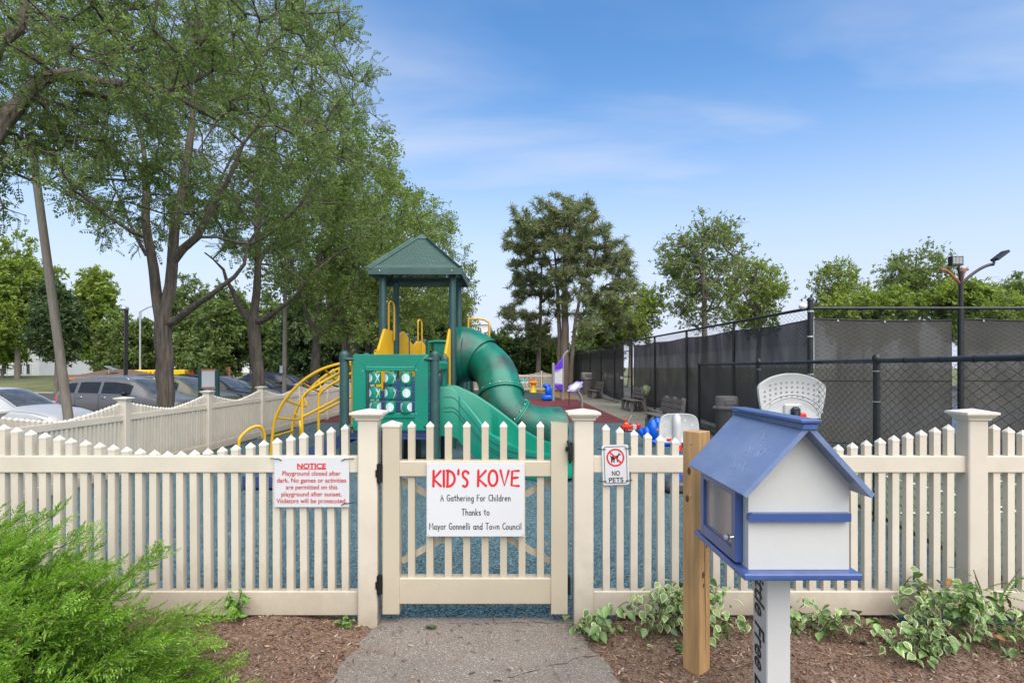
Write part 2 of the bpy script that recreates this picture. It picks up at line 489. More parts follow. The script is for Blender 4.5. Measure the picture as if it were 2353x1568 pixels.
pmat('bench_leg', (.135, .125, .115), rough=.6, var=.1, scale=6)
pmat('can_body', (.15, .135, .125), rough=.55, var=.1, scale=4, dirt=((.09, .08, .07), .4, 5))
pmat('can_lid', (.26, .24, .23), rough=.5, var=.08, scale=5, dirt=((.14, .13, .12), .5, 5))
pmat('toy_blue', (.0, .10, .62), rough=.3, var=.05)
pmat('toy_red', (.68, .02, .015), rough=.3, var=.05)
pmat('toy_orange', (.85, .22, .01), rough=.3, var=.05)
pmat('toy_yellow', (.80, .52, .02), rough=.3, var=.05)
pmat('toy_white', (.62, .62, .62), rough=.4, var=.03)
pmat('toy_grey', (.50, .50, .485), rough=.45, var=.04, scale=4, dirt=((.36, .35, .32), .3, 5))
pmat('toy_teal', (.02, .35, .38), rough=.4, var=.05)
pmat('toy_base', (.06, .06, .068), rough=.4, var=.1)
pmat('purple', (.13, .045, .58), rough=.4, var=.05)
pmat('lilac', (.36, .29, .62), rough=.4, var=.05)
pmat('play_grey', (.24, .245, .25), rough=.4, var=.08)
pmat('jacket', (.18, .21, .12), rough=.85, var=.35, scale=14, bump=.3, bscale=30)
pmat('car_silver', (.48, .48, .475), rough=.32, var=.02, metal=.1, coat=.12, spec=.35)
pmat('car_grey', (.135, .135, .136), rough=.32, var=.02, metal=.1, coat=.12, spec=.35)
pmat('car_olive', (.115, .125, .085), rough=.32, var=.02, metal=.1, coat=.12, spec=.35)
pmat('car_black', (.012, .012, .013), rough=.32, var=.02, metal=.1, coat=.12, spec=.35)
pmat('car_navy', (.016, .02, .034), rough=.32, var=.02, metal=.1, coat=.12, spec=.35)
pmat('car_midgrey', (.22, .225, .23), rough=.32, var=.02, metal=.1, coat=.12, spec=.35)
pmat('car_glass', (.02, .021, .021), rough=.12, var=.3, scale=5, spec=.45)
pmat('car_shield', (.075, .08, .078), rough=.12, var=.5, scale=4, spec=.5)
pmat('chrome', (.7, .7, .7), rough=.15, var=.02, metal=1)
pmat('lamp_clear', (.26, .26, .27), rough=.08, var=.15, scale=20, spec=.8, coat=1)
pmat('lamp_red', (.45, .012, .02), rough=.12, var=.1, spec=.8, coat=1)
pmat('tyre', (.012, .012, .012), rough=.8, var=.1)
pmat('rim', (.3, .3, .31), rough=.3, var=.05, metal=.8)
pmat('trim_black', (.01, .01, .011), rough=.5, var=.1)
pmat('pole_wood', (.235, .205, .165), rough=.8, var=.22, scale=5, stretch=(6, 6, .5), bump=.5, bscale=30, dirt=((.12, .105, .09), .5, 4))
pmat('bark_locust', (.125, .103, .082), rough=.95, var=.45, scale=6, stretch=(3.2, 3.2, .45), bump=1.0, bscale=10, dirt=((.04, .033, .027), .95, 7))
pmat('bark_pine', (.16, .125, .10), rough=.9, var=.3, scale=6, stretch=(2.5, 2.5, .8), bump=.9, bscale=10, dirt=((.07, .05, .04), .7, 6))
pmat('bark_grey', (.19, .165, .13), rough=.9, var=.3, scale=5, stretch=(2.5, 2.5, .8), bump=.7, bscale=10, dirt=((.09, .08, .065), .6, 4))
pmat('timber', (.44, .265, .11), rough=.62, var=.24, scale=7, stretch=(5, 5, .45), bump=.22, bscale=40, dirt=((.25, .13, .05), .5, 3.2))
pmat('knot', (.11, .05, .02), rough=.7, var=.3, scale=30)
pmat('shingle', (.135, .085, .06), rough=.9, var=.3, scale=9)
pmat('fascia', (.42, .17, .07), rough=.7, var=.1)
pmat('siding', (.60, .60, .58), rough=.7, var=.05, scale=2)
pmat('window_dark', (.03, .035, .04), rough=.1, var=.1)
pmat('truck_yellow', (.78, .55, .0), rough=.4, var=.04)
pmat('board_white', (.55, .57, .58), rough=.35, var=.04)
pmat('rust', (.30, .11, .06), rough=.85, var=.3, scale=12)
pmat('lamp_glass', (.6, .63, .62), rough=.1, var=.1)
pmat('concrete_kerb', (.36, .34, .30), rough=.85, var=.15, scale=5)
pmat('tan_wall', (.20, .205, .17), rough=.9, var=.2, scale=4)
leafmat('leaf_locust', [(0, (0.094, 0.154, 0.042)), (.45, (0.150, 0.224, 0.062)), (.8, (0.230, 0.308, 0.099)), (1, (0.325, 0.399, 0.158))], .50, .5, .3)
leafmat('leaf_locust_far', [(0, (0.099, 0.156, 0.036)), (.5, (0.167, 0.246, 0.056)), (1, (0.280, 0.362, 0.104))], .42)
leafmat('leaf_bright', [(0, (0.140, 0.207, 0.029)), (.5, (0.213, 0.297, 0.047)), (1, (0.302, 0.386, 0.084))], .48)
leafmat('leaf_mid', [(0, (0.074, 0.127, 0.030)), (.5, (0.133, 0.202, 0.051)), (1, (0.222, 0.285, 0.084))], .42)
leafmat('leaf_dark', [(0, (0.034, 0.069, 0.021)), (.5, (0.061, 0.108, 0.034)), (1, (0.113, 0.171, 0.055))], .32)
leafmat('needle', [(0, (0.114, 0.156, 0.061)), (.55, (0.184, 0.230, 0.094)), (.955, (0.253, 0.275, 0.123)), (1, (0.414, 0.253, 0.107))], .3, .6)
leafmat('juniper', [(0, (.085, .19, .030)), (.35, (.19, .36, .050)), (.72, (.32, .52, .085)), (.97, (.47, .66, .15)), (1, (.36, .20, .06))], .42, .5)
leafmat('juniper_core', [(0, (.018, .05, .010)), (1, (.055, .13, .028))], .25, .6)  # shade between the plumes is painted in as a much darker green
leafmat('vine_green', [(0, (.035, .10, .02)), (.5, (.06, .155, .035)), (1, (.10, .21, .06))], .3, .35, .5)
leafmat('vine_cream', [(0, (.30, .38, .12)), (1, (.48, .52, .22))], .3, .4, .4)
leafmat('weed_leaf', [(0, (.06, .16, .02)), (1, (.16, .32, .06))], .4)
leafmat('mulch_chip', [(0, (.080, .046, .029)), (.4, (.155, .095, .062)), (.8, (.225, .145, .10)), (.95, (.31, .22, .16)), (1, (.44, .36, .28))], 0., .9, .1)
leafmat('litter', [(0, (.22, .13, .04)), (.5, (.34, .25, .10)), (.85, (.42, .36, .20)), (1, (.16, .22, .05))], .2, .7)
leafmat('grass_blade', [(0, (.05, .085, .02)), (.6, (.085, .13, .035)), (1, (.15, .15, .06))], .3)
speckmat('rubber_blue', [(0, (.026, .038, .043)), (.30, (.060, .112, .130)), (.58, (.105, .190, .212)), (.84, (.040, .070, .08)), (.95, (.18, .28, .30))], 105, big=(.7, .85, 1.15, (.13, .155, .15), .3))
speckmat('rubber_teal', [(0, (.03, .055, .06)), (.5, (.045, .085, .09)), (.8, (.02, .04, .046))], 95, big=(.6, .8, 1.2, (.09, .10, .09), .3), bump=0)
speckmat('rubber_red', [(0, (.11, .024, .028)), (.45, (.155, .040, .044)), (.8, (.06, .016, .02)), (.95, (.21, .075, .07))], 90, big=(.6, .8, 1.2, (.20, .11, .10), .35), bump=.2)
speckmat('asphalt', [(0, (.165, .143, .122)), (.3, (.195, .172, .148)), (.6, (.23, .205, .18)), (.86, (.125, .106, .09)), (.95, (.37, .34, .305))], 190, big=(1.6, .86, 1.14, (.17, .12, .085), .55))
speckmat('asphalt_lot', [(0, (.07, .07, .07)), (.5, (.09, .09, .088)), (.8, (.05, .05, .05))], 60, big=(.5, .8, 1.2, (.10, .095, .085), .3), bump=0)
speckmat('concrete_walk', [(0, (.165, .155, .12)), (.5, (.20, .19, .15)), (.85, (.13, .125, .095))], 40, big=(.8, .78, 1.22, (.12, .135, .085), .5), bump=.1)
speckmat('court_green', [(0, (.09, .135, .085)), (.6, (.105, .15, .095)), (.9, (.085, .12, .08))], 50, big=(.4, .85, 1.15, (.12, .14, .10), .3), bump=0)
pmat('court_dark', (.055, .058, .058), rough=.9, var=.12, scale=1.2)
pmat('court_blue', (.055, .09, .155), rough=.9, var=.1, scale=1.2)
pmat('line_white', (.62, .63, .60), rough=.8, var=.1)
speckmat('soil', [(0, (.120, .080, .058)), (.35, (.165, .113, .083)), (.7, (.21, .148, .112)), (.9, (.085, .055, .040))], 150, rough=.95, big=(1.8, .75, 1.25, (.25, .175, .13), .5), bump=.5)
pmat('pine_straw', (.20, .125, .055), rough=.95, var=.3, scale=4, bump=.3, bscale=50, dirt=((.10, .09, .035), .6, 1.5))
leafmat('leaf_sycamore', [(0, (0.102, 0.162, 0.036)), (.5, (0.174, 0.246, 0.058)), (1, (0.270, 0.342, 0.096))], .46)
pmat('lawn', (.085, .10, .032), rough=.95, var=.25, scale=1.2, bump=.3, bscale=40, dirt=((.20, .16, .07), .55, .5))
pmat('terrain', (.12, .135, .05), rough=.95, var=.25, scale=.6, dirt=((.15, .12, .07), .5, .3))
pmat('crack', (.02, .016, .013), rough=1, var=.2)
# ------------------------------------------------------------------ ground
LOT = -0.60
def sstep(a, b, x):
    t = min(1., max(0., (x - a) / (b - a))); return t * t * (3 - 2 * t)
def terrain_h(x, y):
    h = -.03 + (LOT - .03) * sstep(-5.5, -7.6, x)
    h += 1.15 * sstep(44, 60, y) * sstep(-14, -24, x)
    return h
xs = sorted(set([-400, -200, -110, -80] + [-60 + 3 * i for i in range(15)] + [-15 + .75 * i for i in range(16)] + [-3, 0, 5, 12, 25, 50, 100, 200, 400]))
ys = sorted(set([-60, -20, -6, 0, 3] + [4 + 4 * i for i in range(18)] + [80, 100, 140, 200, 320, 500, 900]))
g = MB()
g.v = [(x, y, terrain_h(x, y)) for x in xs for y in ys]
ny = len(ys)
g.f = [(i * ny + j, (i + 1) * ny + j, (i + 1) * ny + j + 1, i * ny + j + 1) for i in range(len(xs) - 1) for j in range(ny - 1)]
g.mi = [0] * len(g.f)
tag(g.build('ground', 'terrain', smooth=True), kind='structure')
def sheet(name, poly, z, mat, t=None):
    m = MB(); m.add([(p[0], p[1], z) for p in poly], [tuple(range(len(poly)))])
    return tag(m.build(name, mat), kind='structure')
LFX = lambda y: 2.717 + .113 * y                       # low chain link fence line
TFX = lambda y: 4.75 - (y - 9.7) * .0366               # tall court fence line
sheet('parking_lot', [(-7.8, -5), (-7.8, 46), (-70, 46), (-70, -5)], LOT + .006, 'asphalt_lot')
m = MB(); m.box(-40, -14, 46.0, 46.25, LOT - .1, LOT + .13)
tag(m.build('lawn_kerb', 'concrete_kerb'), kind='structure')
sheet('playground_surface', [(-4.98, 3.37), (LFX(3.37) + .02, 3.37), (LFX(12) + .02, 12.0), (2.98, 12.4), (2.97, 15.4), (-4.98, 15.5)], 0.0, 'rubber_blue')
sheet('playground_red_surface', [(-4.98, 15.5), (2.97, 15.4), (2.82, 26.4), (2.2, 27.2), (-4.98, 27.3)], 0.0, 'rubber_red')
sheet('playground_far_surface', [(-4.98, 27.3), (2.2, 27.2), (1.9, 31), (.9, 35.6), (-4.98, 35.6)], 0.0, 'rubber_teal')
sheet('pine_straw_bed', [(2.2, 27.2), (2.82, 26.4), (2.9, 30), (3.7, 36.5), (.4, 40), (-3, 40), (-3, 35.6), (.9, 35.6), (1.9, 31)], -.002, 'pine_straw')
sheet('concrete_walk', [(2.98, 12.4), (LFX(12) + .02, 12.0), (LFX(14), 14.0), (TFX(14) + .1, 14), (TFX(37) + .1, 37), (3.7, 37), (2.9, 30), (2.82, 26.4), (2.97, 15.4)], .004, 'concrete_walk')
sheet('side_court', [(LFX(3.3) + .024, 3.3), (14, 3.3), (14, 9.66), (TFX(9.7), 9.66), (TFX(14) + .1, 14), (LFX(14), 14), (LFX(12) + .024, 12)], .0, 'court_green')
sheet('tennis_court', [(TFX(9.7) + .02, 9.70), (40, 9.70), (40, 45), (TFX(45), 45)], .002, 'court_dark')
sheet('tennis_court_play_area', [(8.2, 13.2), (36, 13.2), (36, 22), (8.2, 22)], .006, 'court_blue')
for k, (a, b) in enumerate([((5.1, 3.5), (4.75, 9.5)), ((3.75, 5.9), (9, 6.15)), ((6.2, 3.5), (6.0, 9.5))]):
    d = Vector((b[0] - a[0], b[1] - a[1], 0)).normalized() * .025
    sheet('court_line', [(a[0] + d.y, a[1] - d.x), (b[0] + d.y, b[1] - d.x), (b[0] - d.y, b[1] + d.x), (a[0] - d.y, a[1] + d.x)], .005, 'line_white')
for a, b in (((8.2, 13.2), (36, 13.2)), ((8.2, 22), (36, 22)), ((8.2, 17.5), (36, 17.5))):
    sheet('court_line', [(a[0], a[1] - .04), (b[0], b[1] - .04), (b[0], b[1] + .04), (a[0], a[1] + .04)], .010, 'line_white')

# mulch bed in front of the fence, a little uneven, dipping under the asphalt path
def path_edge(y):
    """left and right edge of the asphalt path at depth y (from the pixels of its edges)"""
    l = -.775 - (3.42 - y) * .03 - .02 * math.sin(y * 9) - .10 * sstep(3.0, 2.5, y)
    r = .36 + (3.42 - y) * .17 + .02 * math.sin(y * 7 + 1)
    return l, r
def hump(x, y):
    return (.020 * math.sin(x * 2.7 + 1.3) * math.sin(y * 3.1 + .4) + .014 * math.sin(x * 6.1 + y * 4.3) + .008 * math.sin(x * 13 - y * 11)
            + .004 * math.sin(x * 31 + 2) * math.sin(y * 29))
def mulch_h(x, y):
    l, r = path_edge(min(max(y, .5), 3.5))
    h = .012 + hump(x, y) + .05 * sstep(-1.0, -2.2, x)
    if x < 0:  h -= .03 * math.exp(-((x + .95) ** 2) / .05 - ((y - 3.42) ** 2) / .05)      # washed out hollow by the gate post
    d = max(l - x, x - r)
    if d < .22: h = h * max(0, d / .22) - .012 * (1 - max(0, d / .22)) if d > 0 else -.02
    return h
NX, NY = 230, 62
m = MB(); m.grid(lambda u, v: (-5.5 + 11.5 * u, .2 + 3.26 * v, mulch_h(-5.5 + 11.5 * u, .2 + 3.26 * v)), NX, NY)
tag(m.build('mulch_bed', 'soil', smooth='full'), kind='structure')
m = MB()
def pth(u, v):
    y = .2 + 3.22 * v; l, r = path_edge(y)
    e = .012 * math.sin(y * 23) + .008 * math.sin(y * 51)
    x = l + e + (r - l - 2 * e) * u
    z = .022 * math.sin(PI * u) ** .35 - .006 + .003 * math.sin(x * 7) * math.sin(y * 6)
    return (x, y, z)
m.grid(pth, 26, 50)
tag(m.build('asphalt_path', 'asphalt', smooth='full'), kind='structure')
# cracks in the path: thin dark strips running across
m = MB(); rr = random.Random(4)
for (x0, y0, x1, y1, wd) in ((-.30, 2.60, .50, 3.05, .007), (-.42, 2.72, -.30, 2.60, .004), (-.35, 3.33, .36, 3.36, .004)):
    n = 26; pts = []
    for i in range(n + 1):
        t = i / n
        pts.append((x0 + (x1 - x0) * t + rr.uniform(-.010, .010), y0 + (y1 - y0) * t + rr.uniform(-.016, .016), wd * rr.uniform(.4, 1.2)))
    vs = []
    for (x, y, q) in pts:
        l, r = path_edge(y); u = min(1, max(0, (x - l) / (r - l)))
        z = pth(u, (y - .2) / 3.22)[2] + .0025
        vs += [(x - q * .4, y - q / 2, z), (x + q * .4, y + q / 2, z)]
    m.add(vs, [(2 * i, 2 * i + 2, 2 * i + 3, 2 * i + 1) for i in range(n)])
tag(m.build('path_crack', 'crack'), kind='structure')
# wood chips
def chips(n, name, mat, xr, yr, size, avoid_path, hfn):
    rng = np.random.default_rng(5)
    px = rng.uniform(*xr, n); py = yr[0] + (yr[1] - yr[0]) * rng.random(n) ** .8
    keep = []
    pos = []
    for x, y in zip(px, py):
        l, r = path_edge(y)
        inside = l + .03 < x < r - .03
        if avoid_path and inside and rng.random() > .035 + .25 * math.exp(-min(x - l, r - x) / .06): continue
        pos.append((x, y, (max(hfn(x, y), .018) if inside else hfn(x, y)) + .003))
    pos = np.array(pos); k = len(pos)
    d = np.stack([rng.normal(size=k), rng.normal(size=k), rng.normal(size=k) * .22], 1)
    rot = rotmats(d, rng.normal(size=k) * .5)
    sc = size * rng.uniform(.35, 1.5, k) ** 1.5
    tv = np.array([(-.5, -.16, 0), (.5, -.10, 0), (.42, .16, 0), (-.5, .12, 0), (-.45, -.13, .09), (.42, -.08, .07), (.38, .12, .08), (-.42, .1, .06)])
    tf = np.array([(4, 5, 6, 7), (0, 1, 5, 4), (1, 2, 6, 5), (2, 3, 7, 6), (3, 0, 4, 7)])
    V, F = scatter(tv, tf, pos, rot, sc)
    return tag(link(name, npmesh(name, V, F, mat)), kind='stuff')
tag(chips(24000, 'wood_chips', 'mulch_chip', (-1.9, 3.1), (2.2, 3.45), .017, True, mulch_h), 'brown wood chips scattered over the mulch bed', 'wood chips')
# dry leaf bits on the rubber surface
rng = np.random.default_rng(9)
k = 1500
pos = np.stack([rng.uniform(-4.6, 3., k), 3.5 + 22 * rng.random(k) ** 1.3, np.full(k, .006)], 1)
V, F = scatter([(-.5, 0, 0), (0, -.24, .06), (.5, 0, 0), (0, .24, .05)], [(0, 1, 2, 3)], pos, rotmats(np.stack([rng.normal(size=k), rng.normal(size=k), rng.normal(size=k) * .15], 1), rng.normal(size=k) * .3), rng.uniform(.012, .042, k))
tag(link('fallen_leaves', npmesh('fallen_leaves', V, F, 'litter')), 'dry leaf litter strewn over the rubber playground surface', 'leaf litter', kind='stuff')

# ------------------------------------------------------------------ picket fences
PW = .038
PICKET = {}
def picket_mesh(h, mat='vinyl', w_=PW, base=.10):
    key = (round(h, 3), mat, w_)
    if key not in PICKET:
        a = w_ / 2; b = a + .0015; m = MB()
        m.box(-a, a, -a, a, base, h - .034)
        m.add([(-b, -b, h - .034), (b, -b, h - .034), (b, b, h - .034), (-b, b, h - .034), (-b, -b, h - .024), (b, -b, h - .024), (b, b, h - .024), (-b, b, h - .024), (0, 0, h)],
              [(3, 2, 1, 0), (0, 1, 5, 4), (1, 2, 6, 5), (2, 3, 7, 6), (3, 0, 4, 7), (4, 5, 8), (5, 6, 8), (6, 7, 8), (7, 4, 8)], 1)
        PICKET[key] = m.mesh('picket', [mat, 'vinyl_cap'])
    return PICKET[key]
POSTW = .108
def post_mesh(z0=-.03):
    a = POSTW / 2; m = MB()
    m.bbox(-a, a, -a, a, z0, 1.133, .006)
    return m.mesh('post', 'vinyl')
def cap_mesh():
    m = MB()
    a = POSTW / 2
    prof = [(a + .003, 1.122), (a + .010, 1.128), (a + .012, 1.137), (a + .018, 1.141), (a + .026, 1.150), (a + .028, 1.155), (a + .036, 1.158), (a + .036, 1.170), (.002, 1.188)]
    vs = []; fs = []
    for r, z in prof: vs += [(-r, -r, z), (r, -r, z), (r, r, z), (-r, r, z)]
    for i in range(len(prof) - 1):
        for k in range(4): fs.append((i * 4 + k, i * 4 + (k + 1) % 4, (i + 1) * 4 + (k + 1) % 4, (i + 1) * 4 + k))
    fs.append((3, 2, 1, 0))
    m.add(vs, fs)
    return m.mesh('post_cap', 'vinyl_cap')
POST_ME, CAP_ME = post_mesh(), cap_mesh()
def add_post(parent, x, y):
    p = link('post', POST_ME, parent, (x, y, 0)); c = link('post_cap', CAP_ME, p); return p
def scallop(u): return .950 + .180 * abs(2 * u - 1) ** 1.35
def panel(parent, x, y, L, axis, n=26, stuff=False, low_bottom=True):
    """one scalloped panel from local (x, y) along axis ('x' or 'y') between post faces"""
    a = POSTW / 2
    m = MB()
    def rail(z0, z1, t, nm):
        q = MB()
        if axis == 'x': q.bbox(a - .003, L - a + .003, -t / 2, t / 2, z0, z1, .004)
        else: q.bbox(-t / 2, t / 2, a - .003, L - a + .003, z0, z1, .004)
        link(nm, q.mesh(nm, 'vinyl'), parent, (x, y, 0))
    rail(.834, .926, .056, 'top_rail')
    rail(.045, .178, .056, 'bottom_rail')
    gap = (L - 2 * a) / (n + 1)
    allv = MB()
    for i in range(n):
        s = a + gap * (i + 1); u = s / L
        h = round(scallop(u), 3)
        loc = (x + s, y, 0) if axis == 'x' else (x, y + s, 0)
        if stuff:
            allv.box(loc[0] - PW / 2, loc[0] + PW / 2, loc[1] - PW / 2, loc[1] + PW / 2, .1, h - .02)
        else:
            o = link('picket', picket_mesh(h), parent, loc); o.rotation_euler = (random.gauss(0, .0018), random.gauss(0, .0028), random.gauss(0, .012))
    return allv
FY = 3.40
f1 = thing('picket_fence', 'cream scalloped picket fence panel left of the gate, juniper in front of it', 'fence', (-.795, FY, 0))
add_post(f1, 0, 0); add_post(f1, -2.17, 0)
panel(f1, -2.17, 0, 2.17, 'x')
panel(f1, -4.27, 0, 2.10, 'x', 25)
f2 = thing('picket_fence', 'cream scalloped picket fence right of the gate, vines along its foot', 'fence', (.394, FY, 0))
add_post(f2, 0, 0); add_post(f2, 2.17, 0)
panel(f2, 0, 0, 2.17, 'x')
panel(f2, 2.17, 0, 2.17, 'x')
f3 = thing('picket_fence', 'long cream picket fence running away on the left, parked cars beyond', 'fence', (-5.06, 5.78, -.02))
f3.scale = (1, 1, .885)
far = MB()
for k in range(14):
    add_post(f3, 0, 2.17 * k)
    q = panel(f3, 0, 2.17 * k, 2.17, 'y', stuff=k >= 9)
    if k >= 9: far.v, o = far.v + q.v, len(far.v); far.f += [tuple(i + o for i in t) for t in q.f]; far.mi += q.mi
tag(far.build('far_picket_row', 'vinyl', f3), kind='stuff')
add_post(f3, 0, 2.17 * 14)
f4 = thing('picket_fence', 'far cream picket fence across the back of the playground, before the hedge', 'fence', (1.74, 36, 0))
for k in range(-3, 2): add_post(f4, 2.17 * k if k < 1 else 1.83, 0)
for k in range(-3, 1): panel(f4, 2.17 * k, 0, 2.17 if k < 0 else 1.83, 'x')

# ------------------------------------------------------------------ gate
gt = thing('picket_gate', 'tan picket gate with crossed braces behind the white name sign', 'gate', (0, FY, 0))
fx = lambda px, y=FY - .03: (px - CX) / FPX * y
gh = lambda py, y=FY - .03: EYE - (py - HY) / FPX * y
GL, GR = fx(879), fx(1303)
def cap_pyr(m, x0, x1, z, mi=1):
    b = .003; cx_ = (x0 + x1) / 2; t = .045
    m.add([(x0 - b, -t - b, z), (x1 + b, -t - b, z), (x1 + b, t + b, z), (x0 - b, t + b, z), (x0 - b, -t - b, z + .014), (x1 + b, -t - b, z + .014), (x1 + b, t + b, z + .014), (x0 - b, t + b, z + .014), (cx_, 0, z + .034)],
          [(3, 2, 1, 0), (0, 1, 5, 4), (1, 2, 6, 5), (2, 3, 7, 6), (3, 0, 4, 7), (4, 5, 8), (5, 6, 8), (6, 7, 8), (7, 4, 8)], mi)
m = MB(); m.bbox(GL, GL + .094, -.045, .045, .055, 1.088, .005); cap_pyr(m, GL, GL + .094, 1.088)
m.build('stile', ['vinyl_gate', 'vinyl_cap'], gt)
m = MB(); x0, x1 = GR - .090, GR
for (a, b, c, d) in ((x0, x1, -.045, -.040), (x0, x1, .040, .045), (x0, x0 + .005, -.040, .040), (x1 - .005, x1, -.040, .040)): m.box(a, b, c, d, .060, 1.112)
m.box(x0 + .005, x1 - .005, -.04, .04, .06, .9)
m.build('stile', 'vinyl_gate', gt)
XA, XB = GL + .094, GR - .090
for nm, z0, z1 in (('top_rail', gh(1094), gh(1058)), ('bottom_rail', gh(1386), gh(1326))):
    m = MB(); m.bbox(XA - .004, XB + .004, -.038, .038, z0, z1, .005); m.build(nm, 'vinyl_gate', gt)
ph = gh(968)
gpk = picket_mesh(round(ph, 3), 'vinyl_gate', .0375, .2)
for i in range(8):
    link('picket', gpk, gt, (fx(590.5 + (850 + 102.2 * i) * .4159), 0, 0))
for a, b in (((XA, gh(1108)), (XB, gh(1297))), ((XB, gh(1108)), (XA, gh(1297)))):
    m = MB(); m.bar((a[0], .044, a[1]), (b[0], .044, b[1]), .018, .034); m.build('brace', 'vinyl_gate', gt)
for z in (gh(1085), gh(1340)):
    m = MB(); m.box(GL - .028, GL + .001, -.052, -.02, z - .05, z + .05); m.tube([(GL - .014, -.056, z - .055), (GL - .014, -.056, z + .055)], .008, 8)
    m.box(GL - .034, GL - .020, -.060, -.045, z - .02, z + .02)
    m.build('hinge', 'hardware', gt)
m = MB(); z = gh(1036)
m.box(GR + .004, GR + .026, -.06, -.02, z - .05, z + .05); m.tube([(GR + .012, -.066, z - .06), (GR + .008, -.075, z + .02), (GR + .0, -.066, z + .065)], .008, 8); m.box(GR - .012, GR + .012, -.066, -.045, z + .005, z + .028)
m.build('latch', 'hardware', gt, smooth=True)
m = MB(); z = gh(1345); m.box(GR + .002, GR + .018, -.03, .02, z - .05, z + .05); m.build('stop_plate', 'hardware', gt)

# ------------------------------------------------------------------ lettering
def text_mesh(body, size, mat, width=None, bold=0., shear=0., spacing=1.0, align='CENTER'):
    c = bpy.data.curves.new('lettering', 'FONT')
    c.body = body; c.size = size; c.align_x = align; c.offset = bold; c.shear = shear; c.space_character = spacing
    c.extrude = .0008; c.resolution_u = 6
    o = bpy.data.objects.new('tmp_text', c)
    me = bpy.data.meshes.new_from_object(o)
    bpy.data.objects.remove(o)
    me.materials.clear(); me.materials.append(MATS[mat])
    if width:
        co = np.empty(len(me.vertices) * 3); me.vertices.foreach_get('co', co); co = co.reshape(-1, 3)
        x0, x1 = co[:, 0].min(), co[:, 0].max(); f = width / (x1 - x0)
        co[:, 0] = (co[:, 0] - (x0 + x1) / 2 if align == 'CENTER' else co[:, 0] - x0) * f
        me.vertices.foreach_set('co', co.ravel()); me.update()
    return me
def arc(cx_, cy_, rx, ry, a0, a1, n=10):
    return [(cx_ + rx * math.cos(R(a0 + (a1 - a0) * i / n)), cy_ + ry * math.sin(R(a0 + (a1 - a0) * i / n))) for i in range(n + 1)]
